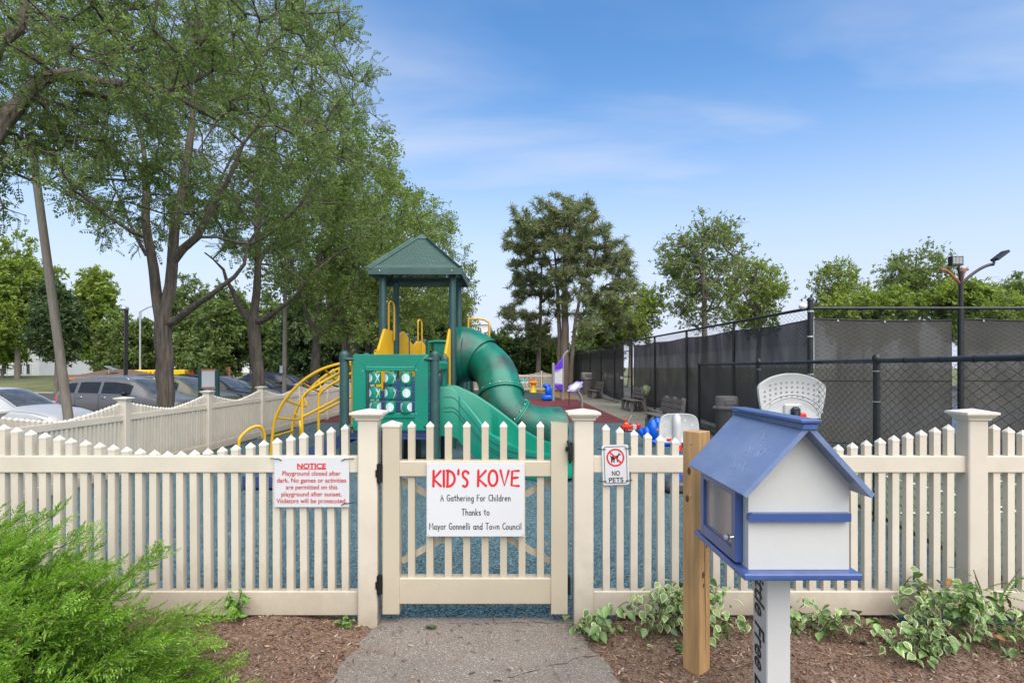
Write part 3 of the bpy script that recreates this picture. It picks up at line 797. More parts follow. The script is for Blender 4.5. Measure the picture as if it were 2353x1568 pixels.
# a felt-pen alphabet: strokes in a box of cap height 1
GLY = {
 'K': (.62, [[(.06, 1), (.04, 0)], [(.58, .98), (.06, .46), (.60, .02)]]),
 'I': (.22, [[(.10, 1), (.11, 0)]]),
 'D': (.68, [[(.08, .98), (.06, .03)], [(.0, 1.)] + arc(.10, .5, .50, .50, 90, -90, 12) + [(.02, .0)]]),
 "'": (.2, [[(.11, 1.05), (.09, .78)]]),
 'S': (.56, [arc(.34, .77, .22, .21, 20, 180, 8) + [(.16, .62), (.38, .45)] + arc(.28, .24, .20, .24, 40, -130, 8)]),
 'O': (.74, [arc(.36, .5, .30, .49, 80, 450, 20)]),
 'V': (.66, [[(.04, 1), (.32, .02), (.62, .98)]]),
 'E': (.60, [[(.56, .98), (.10, .95), (.06, .05), (.56, .0)], [(.08, .50), (.48, .54)]]),
 'A': (.60, [[(.04, 0), (.26, 1), (.54, 0)], [(.10, .36), (.48, .40)]]),
 'G': (.62, [arc(.36, .5, .30, .48, 50, 300, 14) + [(.55, .10), (.56, .46), (.36, .46)]]),
 'F': (.50, [[(.46, .98), (.08, .95), (.07, 0)], [(.08, .52), (.40, .54)]]),
 'C': (.56, [arc(.36, .5, .30, .48, 50, 310, 14)]),
 'T': (.60, [[(.02, .96), (.58, .99)], [(.30, .97), (.29, 0)]]),
 'M': (.80, [[(.05, 0), (.10, 1), (.38, .32), (.66, 1), (.74, 0)]]),
 'a': (.52, [arc(.24, .28, .19, .27, 30, 380, 12), [(.43, .56), (.43, .08), (.49, .0)]]),
 't': (.42, [[(.20, .88), (.18, .12), (.34, .03)], [(.02, .58), (.38, .62)]]),
 'h': (.50, [[(.07, 1), (.06, 0)], [(.07, .36)] + arc(.24, .36, .17, .20, 150, 0, 6) + [(.42, 0)]]),
 'e': (.50, [[(.08, .30), (.42, .34)] + arc(.24, .30, .19, .28, 10, 320, 12)]),
 'r': (.38, [[(.07, .56), (.07, 0)], [(.07, .34)] + arc(.22, .38, .15, .18, 160, 50, 5)]),
 'i': (.20, [[(.09, .56), (.09, 0)], [(.09, .80), (.095, .83)]]),
 'n': (.50, [[(.07, .56), (.07, 0)], [(.07, .34)] + arc(.24, .34, .17, .22, 150, 0, 6) + [(.42, 0)]]),
 'g': (.52, [arc(.24, .28, .19, .27, 30, 380, 12), [(.43, .56), (.43, -.12)] + arc(.25, -.14, .18, .18, 0, -150, 6)]),
 'o': (.52, [arc(.25, .28, .20, .28, 90, 450, 14)]),
 'l': (.20, [[(.09, 1), (.09, 0)]]),
 'd': (.52, [arc(.24, .28, .19, .27, 30, 380, 12), [(.43, 1), (.43, 0)]]),
 'k': (.46, [[(.07, 1), (.06, 0)], [(.40, .56), (.09, .24), (.42, .0)]]),
 's': (.42, [arc(.24, .43, .15, .13, 30, 180, 6) + [(.14, .34), (.28, .24)] + arc(.22, .13, .15, .13, 40, -140, 6)]),
 'y': (.48, [[(.06, .56), (.22, .06)], [(.42, .56), (.14, -.34)]]),
 'w': (.66, [[(.04, .56), (.18, .02), (.32, .46), (.46, .02), (.60, .56)]]),
 'u': (.50, [[(.07, .56)] + arc(.24, .20, .17, .20, 180, 350, 7) + [(.42, .56), (.42, 0)]]),
 'c': (.44, [arc(.26, .28, .20, .28, 50, 310, 10)]),
 'B': (.60, [[(.07, 1), (.07, 0)], [(.07, 1)] + arc(.18, .76, .28, .24, 90, -90, 7) + arc(.2, .26, .32, .26, 90, -90, 7) + [(.07, 0)]]),
 'R': (.60, [[(.07, 1), (.07, 0)], [(.07, 1)] + arc(.18, .74, .30, .26, 90, -90, 7) + [(.10, .48), (.54, 0)]]),
 'H': (.60, [[(.07, 1), (.07, 0)], [(.52, 1), (.52, 0)], [(.07, .5), (.52, .52)]]),
 'N': (.62, [[(.07, 0), (.07, 1), (.52, 0), (.52, 1)]]),
 '!': (.2, [[(.10, 1), (.09, .3)], [(.09, .05), (.095, .07)]]),
 ' ': (.34, []),
}
def strokes(body, h, r, M, mat, parent, name='lettering', width=None, flat=.25, wob=0.):
    """felt-pen lettering as flattened round strokes; M maps local xy (text plane) and z (out of the plane)"""
    tot = sum(GLY[c][0] for c in body) * h + .10 * h * (len(body) - 1)
    k = (width / tot) if width else 1.
    x = -tot / 2; m = MB(); rr = random.Random(len(body))
    for c in body:
        wd, sts = GLY[c]
        for st in sts:
            pts = [Vector(((x + p[0] * h) * k, p[1] * h + rr.uniform(-wob, wob) * h, 0)) for p in st]
            if len(pts) == 2: pts = [pts[0], pts[0].lerp(pts[1], .5), pts[1]]
            d0 = (pts[0] - pts[1]).normalized() * r * .8; d1 = (pts[-1] - pts[-2]).normalized() * r * .8
            full = [pts[0] + d0] + pts + [pts[-1] + d1]
            o = len(m.v)
            m.tube(full, [r * .45] + [r] * len(pts) + [r * .45], 6)
            m.v[o:] = [tuple(M @ Vector((v[0], v[1], v[2] * flat))) for v in m.v[o:]]
        x += wd * h + .10 * h
    return m.build(name, mat, parent)

# ------------------------------------------------------------------ signs
SY = FY - .048                                        # just before the gate's front face
def frame_of(px0, px1, py0, py1, y):
    a = P(px0, py1, y); b = P(px1, py0, y); return a.x, b.x, a.z, b.z
x0, x1, z0, z1 = frame_of(980, 1205, 1063, 1231, SY)
sg = thing('name_sign', 'white KID\'S KOVE sign in red felt-pen letters on the gate', 'sign', ((x0 + x1) / 2, SY, z0))
W, H = x1 - x0, z1 - z0
m = MB(); m.bbox(-W / 2, W / 2, -.003, .003, 0, H, .001); m.build('board', 'sign_new', sg)
sc_ = H / 168                                          # metres per picture pixel on the sign
def on(px, py): return FRONT((px - 1092.5) * sc_, -.0042, (1231 - py) * sc_)
strokes("KID'S", 36 * sc_, 3.1 * sc_, on(1035.5, 1116), 'red_ink', sg, width=82 * sc_, wob=.01)
strokes('KOVE', 36 * sc_, 3.1 * sc_, on(1145, 1115), 'red_ink', sg, width=96 * sc_, wob=.01)
for body, cxp, py, wd in (('A Gathering For Children', 1092.5, 1149.5, 161), ('Thanks to', 1092.5, 1182, 64), ('Mayor Gonnelli and Town Council', 1092, 1214.5, 212)):
    strokes(body, 14.5 * sc_, .95 * sc_, on(cxp, py), 'black_ink', sg, width=wd * sc_)
for sx in (-1, 1):
    for zz_ in (.012, H - .012):
        m = MB(); m.lathe([(.0035, 0), (.003, .002), (.0005, .003)], 8, M=FRONT(0, 0, 0).to_3x3().to_4x4()); m.build('screw', 'steel', sg, loc=(sx * (W / 2 - .010), -.003, zz_))

SY2 = FY - .036
x0, x1, z0, z1 = frame_of(630, 802, 1050, 1164, SY2)
sg = thing('notice_sign', 'white NOTICE sign in red print tied to the fence beside the gate', 'sign', ((x0 + x1) / 2, SY2, z0), 0)
W, H = x1 - x0, z1 - z0; k = H / 114
m = MB(); m.bbox(-W / 2, W / 2, -.002, .002, 0, H, .001); m.build('board', 'sign_white', sg)
def lay(me, px, py, parent, cxp, base, kk, dy=-.0031, rot=0):
    o = link('lettering', me, parent); o.matrix_local = FRONT((px - cxp) * kk, dy, (base - py) * kk) @ Matrix.Rotation(rot, 4, 'Z'); return o
lay(text_mesh('NOTICE', 16.5 * k, 'red_ink', 66 * k, bold=.0012), 716, 1075, sg, 716, 1164, k)
m = MB(); m.box(-33 * k, 33 * k, -.0030, -.0022, (1164 - 1077.6) * k, (1164 - 1076.2) * k); m.build('underline', 'red_ink', sg)
for body, py, wd in (('Playground closed after', 1091, 134), ('dark. No games or activities', 1107, 159), ('are permitted on this', 1122.5, 118), ('playground after sunset.', 1138.5, 138), ('Violators will be prosecuted.', 1154, 161)):
    lay(text_mesh(body, 14.6 * k, 'dark_red_ink', wd * k, bold=.0002), 716, py, sg, 716, 1164, k)
for sx, zz_ in ((-1, H - .008), (1, H - .01), (1, .02)):
    m = MB(); X = sx * (W / 2 - .012)
    m.tube([(X, -.006, zz_), (X + sx * .018, -.008, zz_ + .004), (X + sx * .036, .006, zz_ + .002), (X + sx * .040, .03, zz_)], .0022, 6); m.tube([(X - sx * .03, -.005, zz_ - .008), (X - sx * .008, -.008, zz_ + .003), (X, -.006, zz_)], .0024, 6)
    m.build('cable_tie', 'hardware', sg)

x0, x1, z0, z1 = frame_of(1385, 1446, 1021, 1113, SY2)
sg = thing('no_pets_sign', 'small white NO PETS sign with barred dog tied right of the gate', 'sign', ((x0 + x1) / 2, SY2, z0), 0)
sg.rotation_euler = (0, R(-2.0), 0)
W, H = x1 - x0, z1 - z0; k = H / 92
def rrect(w_, h_, r, n=5):
    p = []
    for cx_, cy_, a in ((w_ / 2 - r, h_ / 2 - r, 0), (-w_ / 2 + r, h_ / 2 - r, 90), (-w_ / 2 + r, -h_ / 2 + r, 180), (w_ / 2 - r, -h_ / 2 + r, 270)): p += arc(cx_, cy_, r, r, a, a + 90, n)
    return p
m = MB(); m.prism(rrect(W, H, .012), -.002, .002, FRONT(0, 0, H / 2)); m.build('board', 'sign_white', sg)
def ringstrip(m, outer, inner, M, t=.001):
    n = len(outer)
    vs = [M @ Vector((p[0], p[1], t)) for p in outer] + [M @ Vector((p[0], p[1], t)) for p in inner] + [M @ Vector((p[0], p[1], 0)) for p in outer] + [M @ Vector((p[0], p[1], 0)) for p in inner]
    fs = []
    for i in range(n):
        j = (i + 1) % n
        fs += [(i, j, n + j, n + i), (2 * n + i, 2 * n + j, j, i), (n + i, n + j, 3 * n + j, 3 * n + i)]
    m.add(vs, fs)
m = MB(); ringstrip(m, rrect(W * .86, H * .92, .012), rrect(W * .82, H * .895, .010), FRONT(0, -.0021, H / 2)); m.build('border', 'black_ink', sg)
rc = 20.5 * k; zc = (1113 - 1050) * k
m = MB(); ringstrip(m, arc(0, 0, rc, rc, 0, 354, 59), arc(0, 0, rc * .82, rc * .82, 0, 354, 59), FRONT(0, -.0026, zc))
m.prism([(-.70, .56), (-.56, .70), (.70, -.56), (.56, -.70)], 0, .0012, FRONT(0, -.0026, zc) @ Matrix.Scale(rc, 4))
m.build('prohibition_ring', 'red_ink', sg)
dog = [(-.46, -.62), (-.36, -.62), (-.34, -.40), (-.22, -.20), (-.26, -.42), (-.20, -.60), (-.08, -.60), (-.12, -.40), (-.04, -.16), (.14, -.14), (.16, -.55), (.28, -.55), (.28, -.20), (.36, .10), (.42, .24), (.58, .22), (.66, .32), (.48, .40), (.46, .56), (.34, .42), (.22, .22), (-.30, .14), (-.50, .16), (-.60, .36), (-.64, .34), (-.54, .06), (-.50, -.20), (-.52, -.42)]
dog = dog[::-1]
m = MB(); m.prism(dog, 0, .0006, FRONT(0, -.0022, zc) @ Matrix.Scale(rc * .98, 4)); m.build('dog_emblem', 'black_ink', sg)
lay(text_mesh('NO', 15.5 * k, 'black_ink', 18 * k, bold=.0002), 0, 1091, sg, 0, 1113, k)
lay(text_mesh('PETS', 15.5 * k, 'black_ink', 33 * k, bold=.0002), 0, 1106 + .5, sg, 0, 1113, k) 
for sx in (-1, 1):
    for zz_ in (H * .90, H * .10):
        m = MB(); m.tube([(sx * W * .36, -.004, zz_), (sx * W * .5, -.006, zz_), (sx * (W / 2 + .012), -.004, zz_ + .001), (sx * (W / 2 + .02), .02, zz_)], .0022, 6); m.build('cable_tie', 'hardware', sg)
# ------------------------------------------------------------------ splines
def catmull(pts, n=8):
    pts = [Vector(p) for p in pts]
    q = [2 * pts[0] - pts[1]] + pts + [2 * pts[-1] - pts[-2]]
    out = []
    for i in range(1, len(q) - 2):
        for k in range(n):
            t = k / n
            out.append(.5 * ((2 * q[i]) + (q[i + 1] - q[i - 1]) * t + (2 * q[i - 1] - 5 * q[i] + 4 * q[i + 1] - q[i + 2]) * t * t + (3 * q[i] - q[i - 1] - 3 * q[i + 1] + q[i + 2]) * t ** 3))
    out.append(q[-2])
    return out

# ------------------------------------------------------------------ play structure
BX, BY = -1.65, 8.2
ps = thing('play_structure', 'green and yellow play structure with roofed tower, tube slide and climbing arch', 'play structure', (BX, BY, 0))
def loc(x, y, z=0): return Vector((x - BX, y - BY, z))
XL, XR = -2.255, -1.04
def dome_post(x, y, h):
    m = MB(); r = .0635
    m.lathe([(r, 0), (r, h - r), (r * .97, h - r * .7), (r * .82, h - r * .42), (r * .55, h - r * .16), (r * .2, h - r * .02)], 18)
    o = m.build('post', 'green_post', ps, smooth=True, loc=loc(x, y)); return o
for x, y, h in ((XL, 8.2, 1.64), (XR, 8.2, 1.64), (XL, 9.42, 1.64), (XR, 9.42, 1.60), (XL, 10.64, 3.06), (XR, 10.64, 3.06), (XL, 11.86, 3.06), (XR, 11.86, 3.06),
                (XL, 13.08, 2.15), (XR, 13.08, 2.15), (XL, 14.3, 2.14), (XR, 14.3, 2.14), (XL, 15.6, 2.12), (XR, 15.6, 2.12)):
    dome_post(x, y, h)
for (y0, y1, z) in ((8.26, 9.36, .53), (10.70, 11.80, 1.20), (11.92, 13.02, 1.20), (13.14, 14.24, 1.20), (14.36, 15.54, 1.20)):
    m = MB(); m.bbox(XL + .02, XR - .02, y0 - .04, y1 + .04, z - .05, z, .006)
    for yy in (y0 - .05, y1 + .02): m.box(XL + .02, XR - .02, yy, yy + .03, z - .085, z - .051)
    m.build('deck', 'deck_blue', ps, loc=loc(0, 0))
# steps from the low deck up to the tower deck
for k in range(4):
    m = MB(); z = .53 + .167 * (k + 1); y = 9.42 + .29 * k
    m.bbox(XL + .10, XR - .10, y, y + .31, z - .167, z, .008); m.build('step', 'deck_blue', ps, loc=loc(0, 0))
# panel with the turning cylinders
PY = 8.18
def pz(py): return EYE - (py - HY) / FPX * PY
def pxx(px): return (px - CX) / FPX * PY
m = MB()
ox0, ox1, oz0, oz1 = pxx(811), pxx(984), pz(988), pz(813.5)
ix0, ix1, iz0, iz1 = pxx(841), pxx(953), pz(957), pz(843)
def rr_(x0, x1, z0, z1, r, n=5): return [(p[0] + (x0 + x1) / 2, p[1] + (z0 + z1) / 2) for p in rrect(x1 - x0, z1 - z0, r, n)]
O = rr_(ox0, ox1, oz0, oz1, .03); I = rr_(ix0, ix1, iz0, iz1, .02); n = len(O)
def fr(p, t): return loc(p[0], PY + t, p[1])
e = .006
Oi = rr_(ox0 + e, ox1 - e, oz0 + e, oz1 - e, .026); Ii = rr_(ix0 - e, ix1 + e, iz0 - e, iz1 + e, .024)
ringsv = [[fr(p, -.025) for p in Oi], [fr(p, -.019) for p in O], [fr(p, .019) for p in O], [fr(p, .025) for p in Oi], [fr(p, .025) for p in Ii], [fr(p, .019) for p in I], [fr(p, -.019) for p in I], [fr(p, -.025) for p in Ii]]
vs = [v for r_ in ringsv for v in r_]; fs = []
for a in range(8):
    b = (a + 1) % 8
    for i in range(n):
        j = (i + 1) % n; fs.append((a * n + i, a * n + j, b * n + j, b * n + i))
m.add(vs, fs)
pan = m.build('game_panel', 'plastic_green', ps, smooth=True)
for z0, z1 in ((pz(852), pz(841.5)), (pz(960), pz(948))):
    m = MB(); m.bbox(ix0 - .004, ix1 + .004, PY - BY - .042, PY - BY + .03, z0, z1, .008)
    m.build('frame_bar', 'plastic_green', pan).location = (-BX, 0, 0)
emb = {0: [('bat', .6), ('ball', -1.0)], 1: [('ball', -.95), ('bat', .95)], 2: [('ball', .05)], 3: [('ball', -1.2), ('bat', .75)], 4: [('ball', -1.05), ('bat', 1.05)], 5: [('ball', .22)], 6: [('bat', -.8), ('ball', 1.2)], 7: [('ball', 0.)], 8: [('bat', -.85), ('ball', 1.05)]}
CR = .079
for k in range(9):
    cx_, cz_ = pxx((862, 897.5, 933)[k % 3]), pz((868, 902, 934)[k // 3])
    m = MB(); m.lathe([(CR - .012, -.082), (CR - .003, -.078), (CR, -.068), (CR, .068), (CR - .003, .078), (CR - .012, .082)], 28)
    cyl = m.build('turning_cylinder', 'plastic_green', pan, smooth=True, loc=loc(cx_, PY, cz_))
    for kind, ang in emb[k]:
        m = MB(); r2 = CR + .0012
        def onc(u, v): return (r2 * math.sin(ang + u / r2), -r2 * math.cos(ang + u / r2), v)
        if kind == 'ball':
            rb = .058; pts = [onc(0, 0)]
            for ring_ in (.35, .7, 1.):
                pts += [onc(rb * ring_ * math.cos(2 * PI * i / 24), rb * ring_ * math.sin(2 * PI * i / 24)) for i in range(24)]
            fs = [(0, 1 + i, 1 + (i + 1) % 24) for i in range(24)]
            for a in range(2): fs += [(1 + a * 24 + i, 1 + (a + 1) * 24 + i, 1 + (a + 1) * 24 + (i + 1) % 24, 1 + a * 24 + (i + 1) % 24) for i in range(24)]
            m.add(pts, fs)
            seams = []
            for s in (-1, 1):
                sp_ = [onc(s * (.045 - .025 * math.cos((i / 8 - .5) * 1.6)), .052 * (i / 8 - .5) * 1.75) for i in range(9)]
                q = MB(); r2 += .0008; q.tube(sp_, .0014, 4); r2 -= .0008; seams.append(q)
            em = m.build('ball_emblem', 'ball_white', pan, loc=loc(cx_, PY, cz_))
            for q in seams: q.build('seam', 'plastic_green', pan, loc=loc(cx_, PY, cz_))
        else:
            for s in (-1, 1):
                q0 = [(-.026 * s, .055, .010), (-.010 * s, .02, .009), (.012 * s, -.02, .004), (.026 * s, -.052, .003), (.028 * s, -.058, .007)]
                vs = []
                for u, v, hw in q0: vs += [onc(u - hw, v), onc(u + hw, v)]
                m.add(vs, [(2 * i, 2 * i + 1, 2 * i + 3, 2 * i + 2) for i in range(4)])
                if s > 0: r2 += .0008
            m.build('bat_emblem', 'ball_white', pan, loc=loc(cx_, PY, cz_))
for k in range(3):
    m = MB(); cx_ = pxx((862, 897.5, 933)[k]); m.tube([loc(cx_, PY, iz0), loc(cx_, PY, iz1)], .008, 8); m.build('axle', 'hardware', pan)
for px, py in ((834, 852), (956.5, 849), (956.5, 949.5), (836, 949.5)):
    m = MB(); m.lathe([(.009, 0), (.007, .004), (.001, .005)], 10, M=FRONT(0, 0, 0).to_3x3().to_4x4()); m.build('bolt', 'steel', pan, loc=loc(pxx(px), PY - .024, pz(py)))
for x, s in ((XL, 1), (XR, -1)):
    for z in (1.52, .62):
        m = MB(); m.ellipsoid((s * .055, 0, 0), (.095, .045, .028), 12, 8); m.build('clamp', 'green_post', ps, smooth=True, loc=loc(x, 8.17, z))
        m = MB(); m.lathe([(.07, -.02), (.07, .02)], 18); m.build('clamp_collar', 'green_post', ps, smooth=True, loc=loc(x, 8.2, z))
# thin yellow pipe rails beside the panel
for x in (XL + .095,):
    m = MB(); m.tube([loc(x, 8.24, .52), loc(x, 8.24, 1.5)], .014, 8); m.build('pipe_rail', 'plastic_yellow', ps, smooth=True)
# right side barrier behind the slide head
m = MB(); m.bbox(-.02, .02, .10, .26, .55, 1.45, .008); m.build('side_barrier', 'plastic_green', ps, loc=loc(XR + .01, 8.2))
m = MB(); m.bbox(-.035, .035, .06, 1.16, 1.36, 1.50, .03); m.build('slide_hood', 'plastic_green', ps, loc=loc(XR + .03, 8.2))
m = MB(); m.bbox(-.02, .02, .98, 1.14, .55, 1.45, .008); m.build('side_barrier', 'plastic_green', ps, loc=loc(XR + .01, 8.2))

# roof of the tower
ex0, ex1, ey0, ey1, ez, ah = XL - .20, XR + .17, 10.42, 12.08, 3.08, 3.86
ap = Vector(((ex0 + ex1) / 2, (ey0 + ey1) / 2, ah))
C4 = [Vector((ex0, ey0, ez + .02)), Vector((ex1, ey0, ez + .02)), Vector((ex1, ey1, ez + .02)), Vector((ex0, ey1, ez + .02))]
roof = None
for k in range(4):
    a, b = C4[k], C4[(k + 1) % 4]
    m = MB(); t = .86
    ta, tb = a.lerp(ap, t), b.lerp(ap, t)
    nrm = (b - a).cross(ap - a).normalized()
    cen = (a + b) / 2
    ux = (b - a).normalized(); uy = nrm.cross(ux)
    pts = [a, b, tb, ta]
    # inset perforated sheet with its own object axes so that the holes follow the slope
    M = Matrix(((ux.x, uy.x, nrm.x, cen.x), (ux.y, uy.y, nrm.y, cen.y), (ux.z, uy.z, nrm.z, cen.z), (0, 0, 0, 1)))
    Mi = M.inverted()
    q = [Mi @ p for p in pts]
    m.add([(v.x, v.y, 0) for v in q], [(0, 1, 2, 3)])
    o = m.build('roof_panel', 'roof_mesh', ps); o.matrix_local = Matrix.Translation((-BX, -BY, 0)) @ M
    # rim strips around the sheet
    ins = lambda p, f: p.lerp((a + b + ta + tb) / 4, f)
    m = MB()
    up = nrm * .006
    lo = [a + (b - a) * .0 + up, b + up, b.lerp(tb, .10).lerp(a.lerp(ta, .10), .0) + up, a.lerp(ta, .10) + up]
    m.add(lo + [v - nrm * .004 for v in lo], [(0, 1, 2, 3), (7, 6, 5, 4), (0, 4, 5, 1), (2, 6, 7, 3)])
    m.build('roof_edge_strip', 'roof_green', ps, loc=(-BX, -BY, 0))
    m = MB(); m.bar(a + nrm * .012, ta + nrm * .012, .11, .012, up=nrm); m.bar(a.lerp(ap, .02), ta, .05, .03, up=(0, 0, 1)); m.build('hip_strip', 'roof_green', ps, loc=(-BX, -BY, 0))
    m = MB()
    d = (b - a).normalized(); ln = (b - a).length; out_ = Vector((d.y, -d.x, 0))
    A, B = a + Vector((0, 0, -.0)) , b
    m.bar(A + Vector((0, 0, -.045)) + out_ * .004 - d * .01, B + Vector((0, 0, -.045)) + out_ * .004 + d * .01, .014, .115)
    m.build('fascia_board', 'roof_green', ps, loc=(-BX, -BY, 0))
    for f in (.12, .9) if k == 0 else ():
        s = MB(); s.ellipsoid(A.lerp(B, f) + Vector((0, -.014, -.04)), (.011, .006, .011), 8, 6); s.build('bolt', 'chrome', ps, loc=(-BX, -BY, 0), smooth=True)
m = MB(); s = .10
tp = [p.lerp(ap, .86) for p in C4]; tp2 = [p + (p - ap) * .14 + Vector((0, 0, .016)) for p in tp]; apx = ap + Vector((0, 0, .012))
m.add(tp2 + [apx], [(0, 1, 4), (1, 2, 4), (2, 3, 4), (3, 0, 4), (3, 2, 1, 0)]); m.build('roof_peak', 'roof_green', ps, loc=(-BX, -BY, 0))
for (x, y) in ((XL, 10.64), (XR, 10.64), (XL, 11.86), (XR, 11.86)):
    m = MB(); c = Vector((x, y, 3.04)); m.bar(c, c.lerp(ap, .55) - Vector((0, 0, .08)), .04, .05); m.build('roof_brace', 'green_post', ps, loc=(-BX, -BY, 0))

# yellow barriers (slatted) : along x = const
def slat_panel(x, y0, y1, zb, ztop, nm='barrier'):
    """ztop(u) gives the upper edge; vertical ribs on a thin back plate"""
    m = MB(); n = max(4, int((y1 - y0) / .075)); N = 2 * n
    vs = []; 
    for i in range(N + 1):
        u = i / N; y = y0 + (y1 - y0) * u; off = .012 if i % 2 else -.012
        for dx in (-.016 + off, .016 + off): vs += [loc(x + dx, y, zb), loc(x + dx, y, ztop(u))]
    fs = []
    for i in range(N):
        a = i * 4; b = a + 4
        fs += [(a, a + 1, b + 1, b), (a + 3, a + 2, b + 2, b + 3), (a + 1, a + 3, b + 3, b + 1), (a + 2, a, b, b + 2)]
    fs += [(0, 2, 3, 1), (N * 4, N * 4 + 1, N * 4 + 3, N * 4 + 2)]
    m.add(vs, fs); o = m.build(nm, 'plastic_yellow', ps)
    rim = MB(); rim.tube([loc(x, y0 + (y1 - y0) * i / 20, ztop(i / 20)) for i in range(21)], .022, 8); rim.build('barrier_rim', 'plastic_yellow', o, smooth=True)
    return o
slat_panel(XL + .03, 11.95, 13.0, 1.2, lambda u: 2.02 + .10 * math.sin(PI * u))
slat_panel(XL + .03, 13.16, 14.22, 1.2, lambda u: 2.0 - .10 * math.sin(PI * u))
slat_panel(XL + .03, 14.38, 15.5, 1.2, lambda u: 1.95 + .08 * math.sin(PI * u))
slat_panel(XL + .05, 9.86, 11.25, .9, lambda u: 1.68 if u < .12 else 1.70 + .36 * min(1, (u - .12) / .34))
slat_panel(XR - .05, 9.95, 10.6, .9, lambda u: 1.62 + .44 * u)
slat_panel(XR - .03, 14.38, 15.5, 1.2, lambda u: 2.0)
def loop_rail(pts, r=.018, nm='hand_loop'):
    m = MB(); m.tube(catmull([loc(*p) for p in pts], 6), r, 10); return m.build(nm, 'plastic_yellow', ps, smooth=True)
for (x, y, h0, h1) in ((XL + .055, 10.95, 1.9, 2.60), (XL + .06, 14.3, 1.6, 2.52)):
    loop_rail([(x, y - .08, h0), (x, y - .08, h1 - .12), (x + .01, y - .05, h1 - .03), (x + .02, y + .02, h1), (x + .04, y + .09, h1 - .03), (x + .06, y + .12, h1 - .14), (x + .06, y + .12, h0)])
m = MB(); m.tube(catmull([loc(-.93, 13.0, 1.2), loc(-.93, 13.0, 2.34), loc(-.90, 13.0, 2.43), loc(-.80, 13.0, 2.44), loc(-.62, 13.0, 2.43), loc(-.53, 13.0, 2.38), loc(-.49, 13.0, 2.26), loc(-.48, 13.0, 1.2)], 6), .021, 10); m.build('hand_loop', 'plastic_yellow', ps, smooth=True)
# green arched gate panel at the far deck
m = MB(); m.tube(catmull([loc(-1.80, 13.1, 1.2), loc(-1.80, 13.1, 1.86), loc(-1.74, 13.1, 1.95), loc(-1.45, 13.1, 1.96), loc(-1.2, 13.1, 1.95), loc(-1.12, 13.1, 1.88), loc(-1.12, 13.1, 1.2)], 6), .035, 8); m.build('entry_arch', 'plastic_green', ps, smooth=True)
m = MB(); m.bbox(.0, .5, -.02, .02, 1.62, 1.94, .02); m.build('arch_panel', 'plastic_green', ps, loc=loc(-1.7, 13.12))

# tube slide
cl = catmull([(-1.02, 11.22, 1.63), (-.78, 11.20, 1.62), (-.50, 11.05, 1.52), (-.29, 10.78, 1.30), (-.20, 10.55, 1.02), (-.15, 10.42, .76), (.02, 10.40, .54), (.26, 10.47, .42), (.52, 10.60, .36), (.82, 10.74, .35)], 8)
nT = len(cl)
rad = [.50 if i < 6 else (.50 - .13 * min(1, (i - 6) / 11)) for i in range(nT)]
m = MB()
def tube_shell(pts, rs, r_in, M_):
    M_.tube(pts, rs, 28, cap=False); M_.tube(pts[::-1], [max(.05, r - .02) for r in rs[::-1]], 28, cap=False)
tube_shell([loc(*p) for p in cl], rad, 0, m)
ts = m.build('tube_slide', 'tube_green', ps, smooth='full')
# hood sleeve over the first bend
m = MB(); hp = cl[:17]; tube_shell([loc(*p) for p in hp], [.525 - .0 * i for i in range(6)] + [.522 - .105 * min(1, (i - 5) / 11) for i in range(6, 17)], 0, m); m.build('hood', 'tube_green', ts, smooth='full')
for idx in (34, 48):
    for off in (-.5, .5):
        p = Vector(cl[idx]); d = (Vector(cl[idx + 1]) - Vector(cl[idx - 1])).normalized()
        a = p + d * (off * .034)
        m = MB(); m.tube([loc(*(a - d * .012)), loc(*(a - d * .011)), loc(*(a + d * .011)), loc(*(a + d * .012))], [rad[idx], rad[idx] + .035, rad[idx] + .035, rad[idx]], 32, cap=False); m.build('flange', 'plastic_green', ts, smooth=True)
    ref = Vector((0, 0, 1)); u = d.cross(ref).normalized(); v = u.cross(d)
    for k in range(14):
        an = 2 * PI * k / 14; q = p + (u * math.cos(an) + v * math.sin(an)) * (rad[idx] + .018) - d * .035
        b_ = MB(); b_.ellipsoid(loc(*q), (.012, .012, .012), 6, 4); b_.build('bolt', 'steel', ts)
m = MB(); m.bbox(-.09, .09, -.16, .16, 0, .12, .01); m.build('slide_foot', 'plastic_green', ps, loc=loc(.40, 10.55))
m = MB(); m.bbox(-.04, .04, -.42, .42, 1.16, 2.10, .02); m.build('slide_entry_panel', 'tube_green', ps, loc=loc(XR + .02, 11.25))

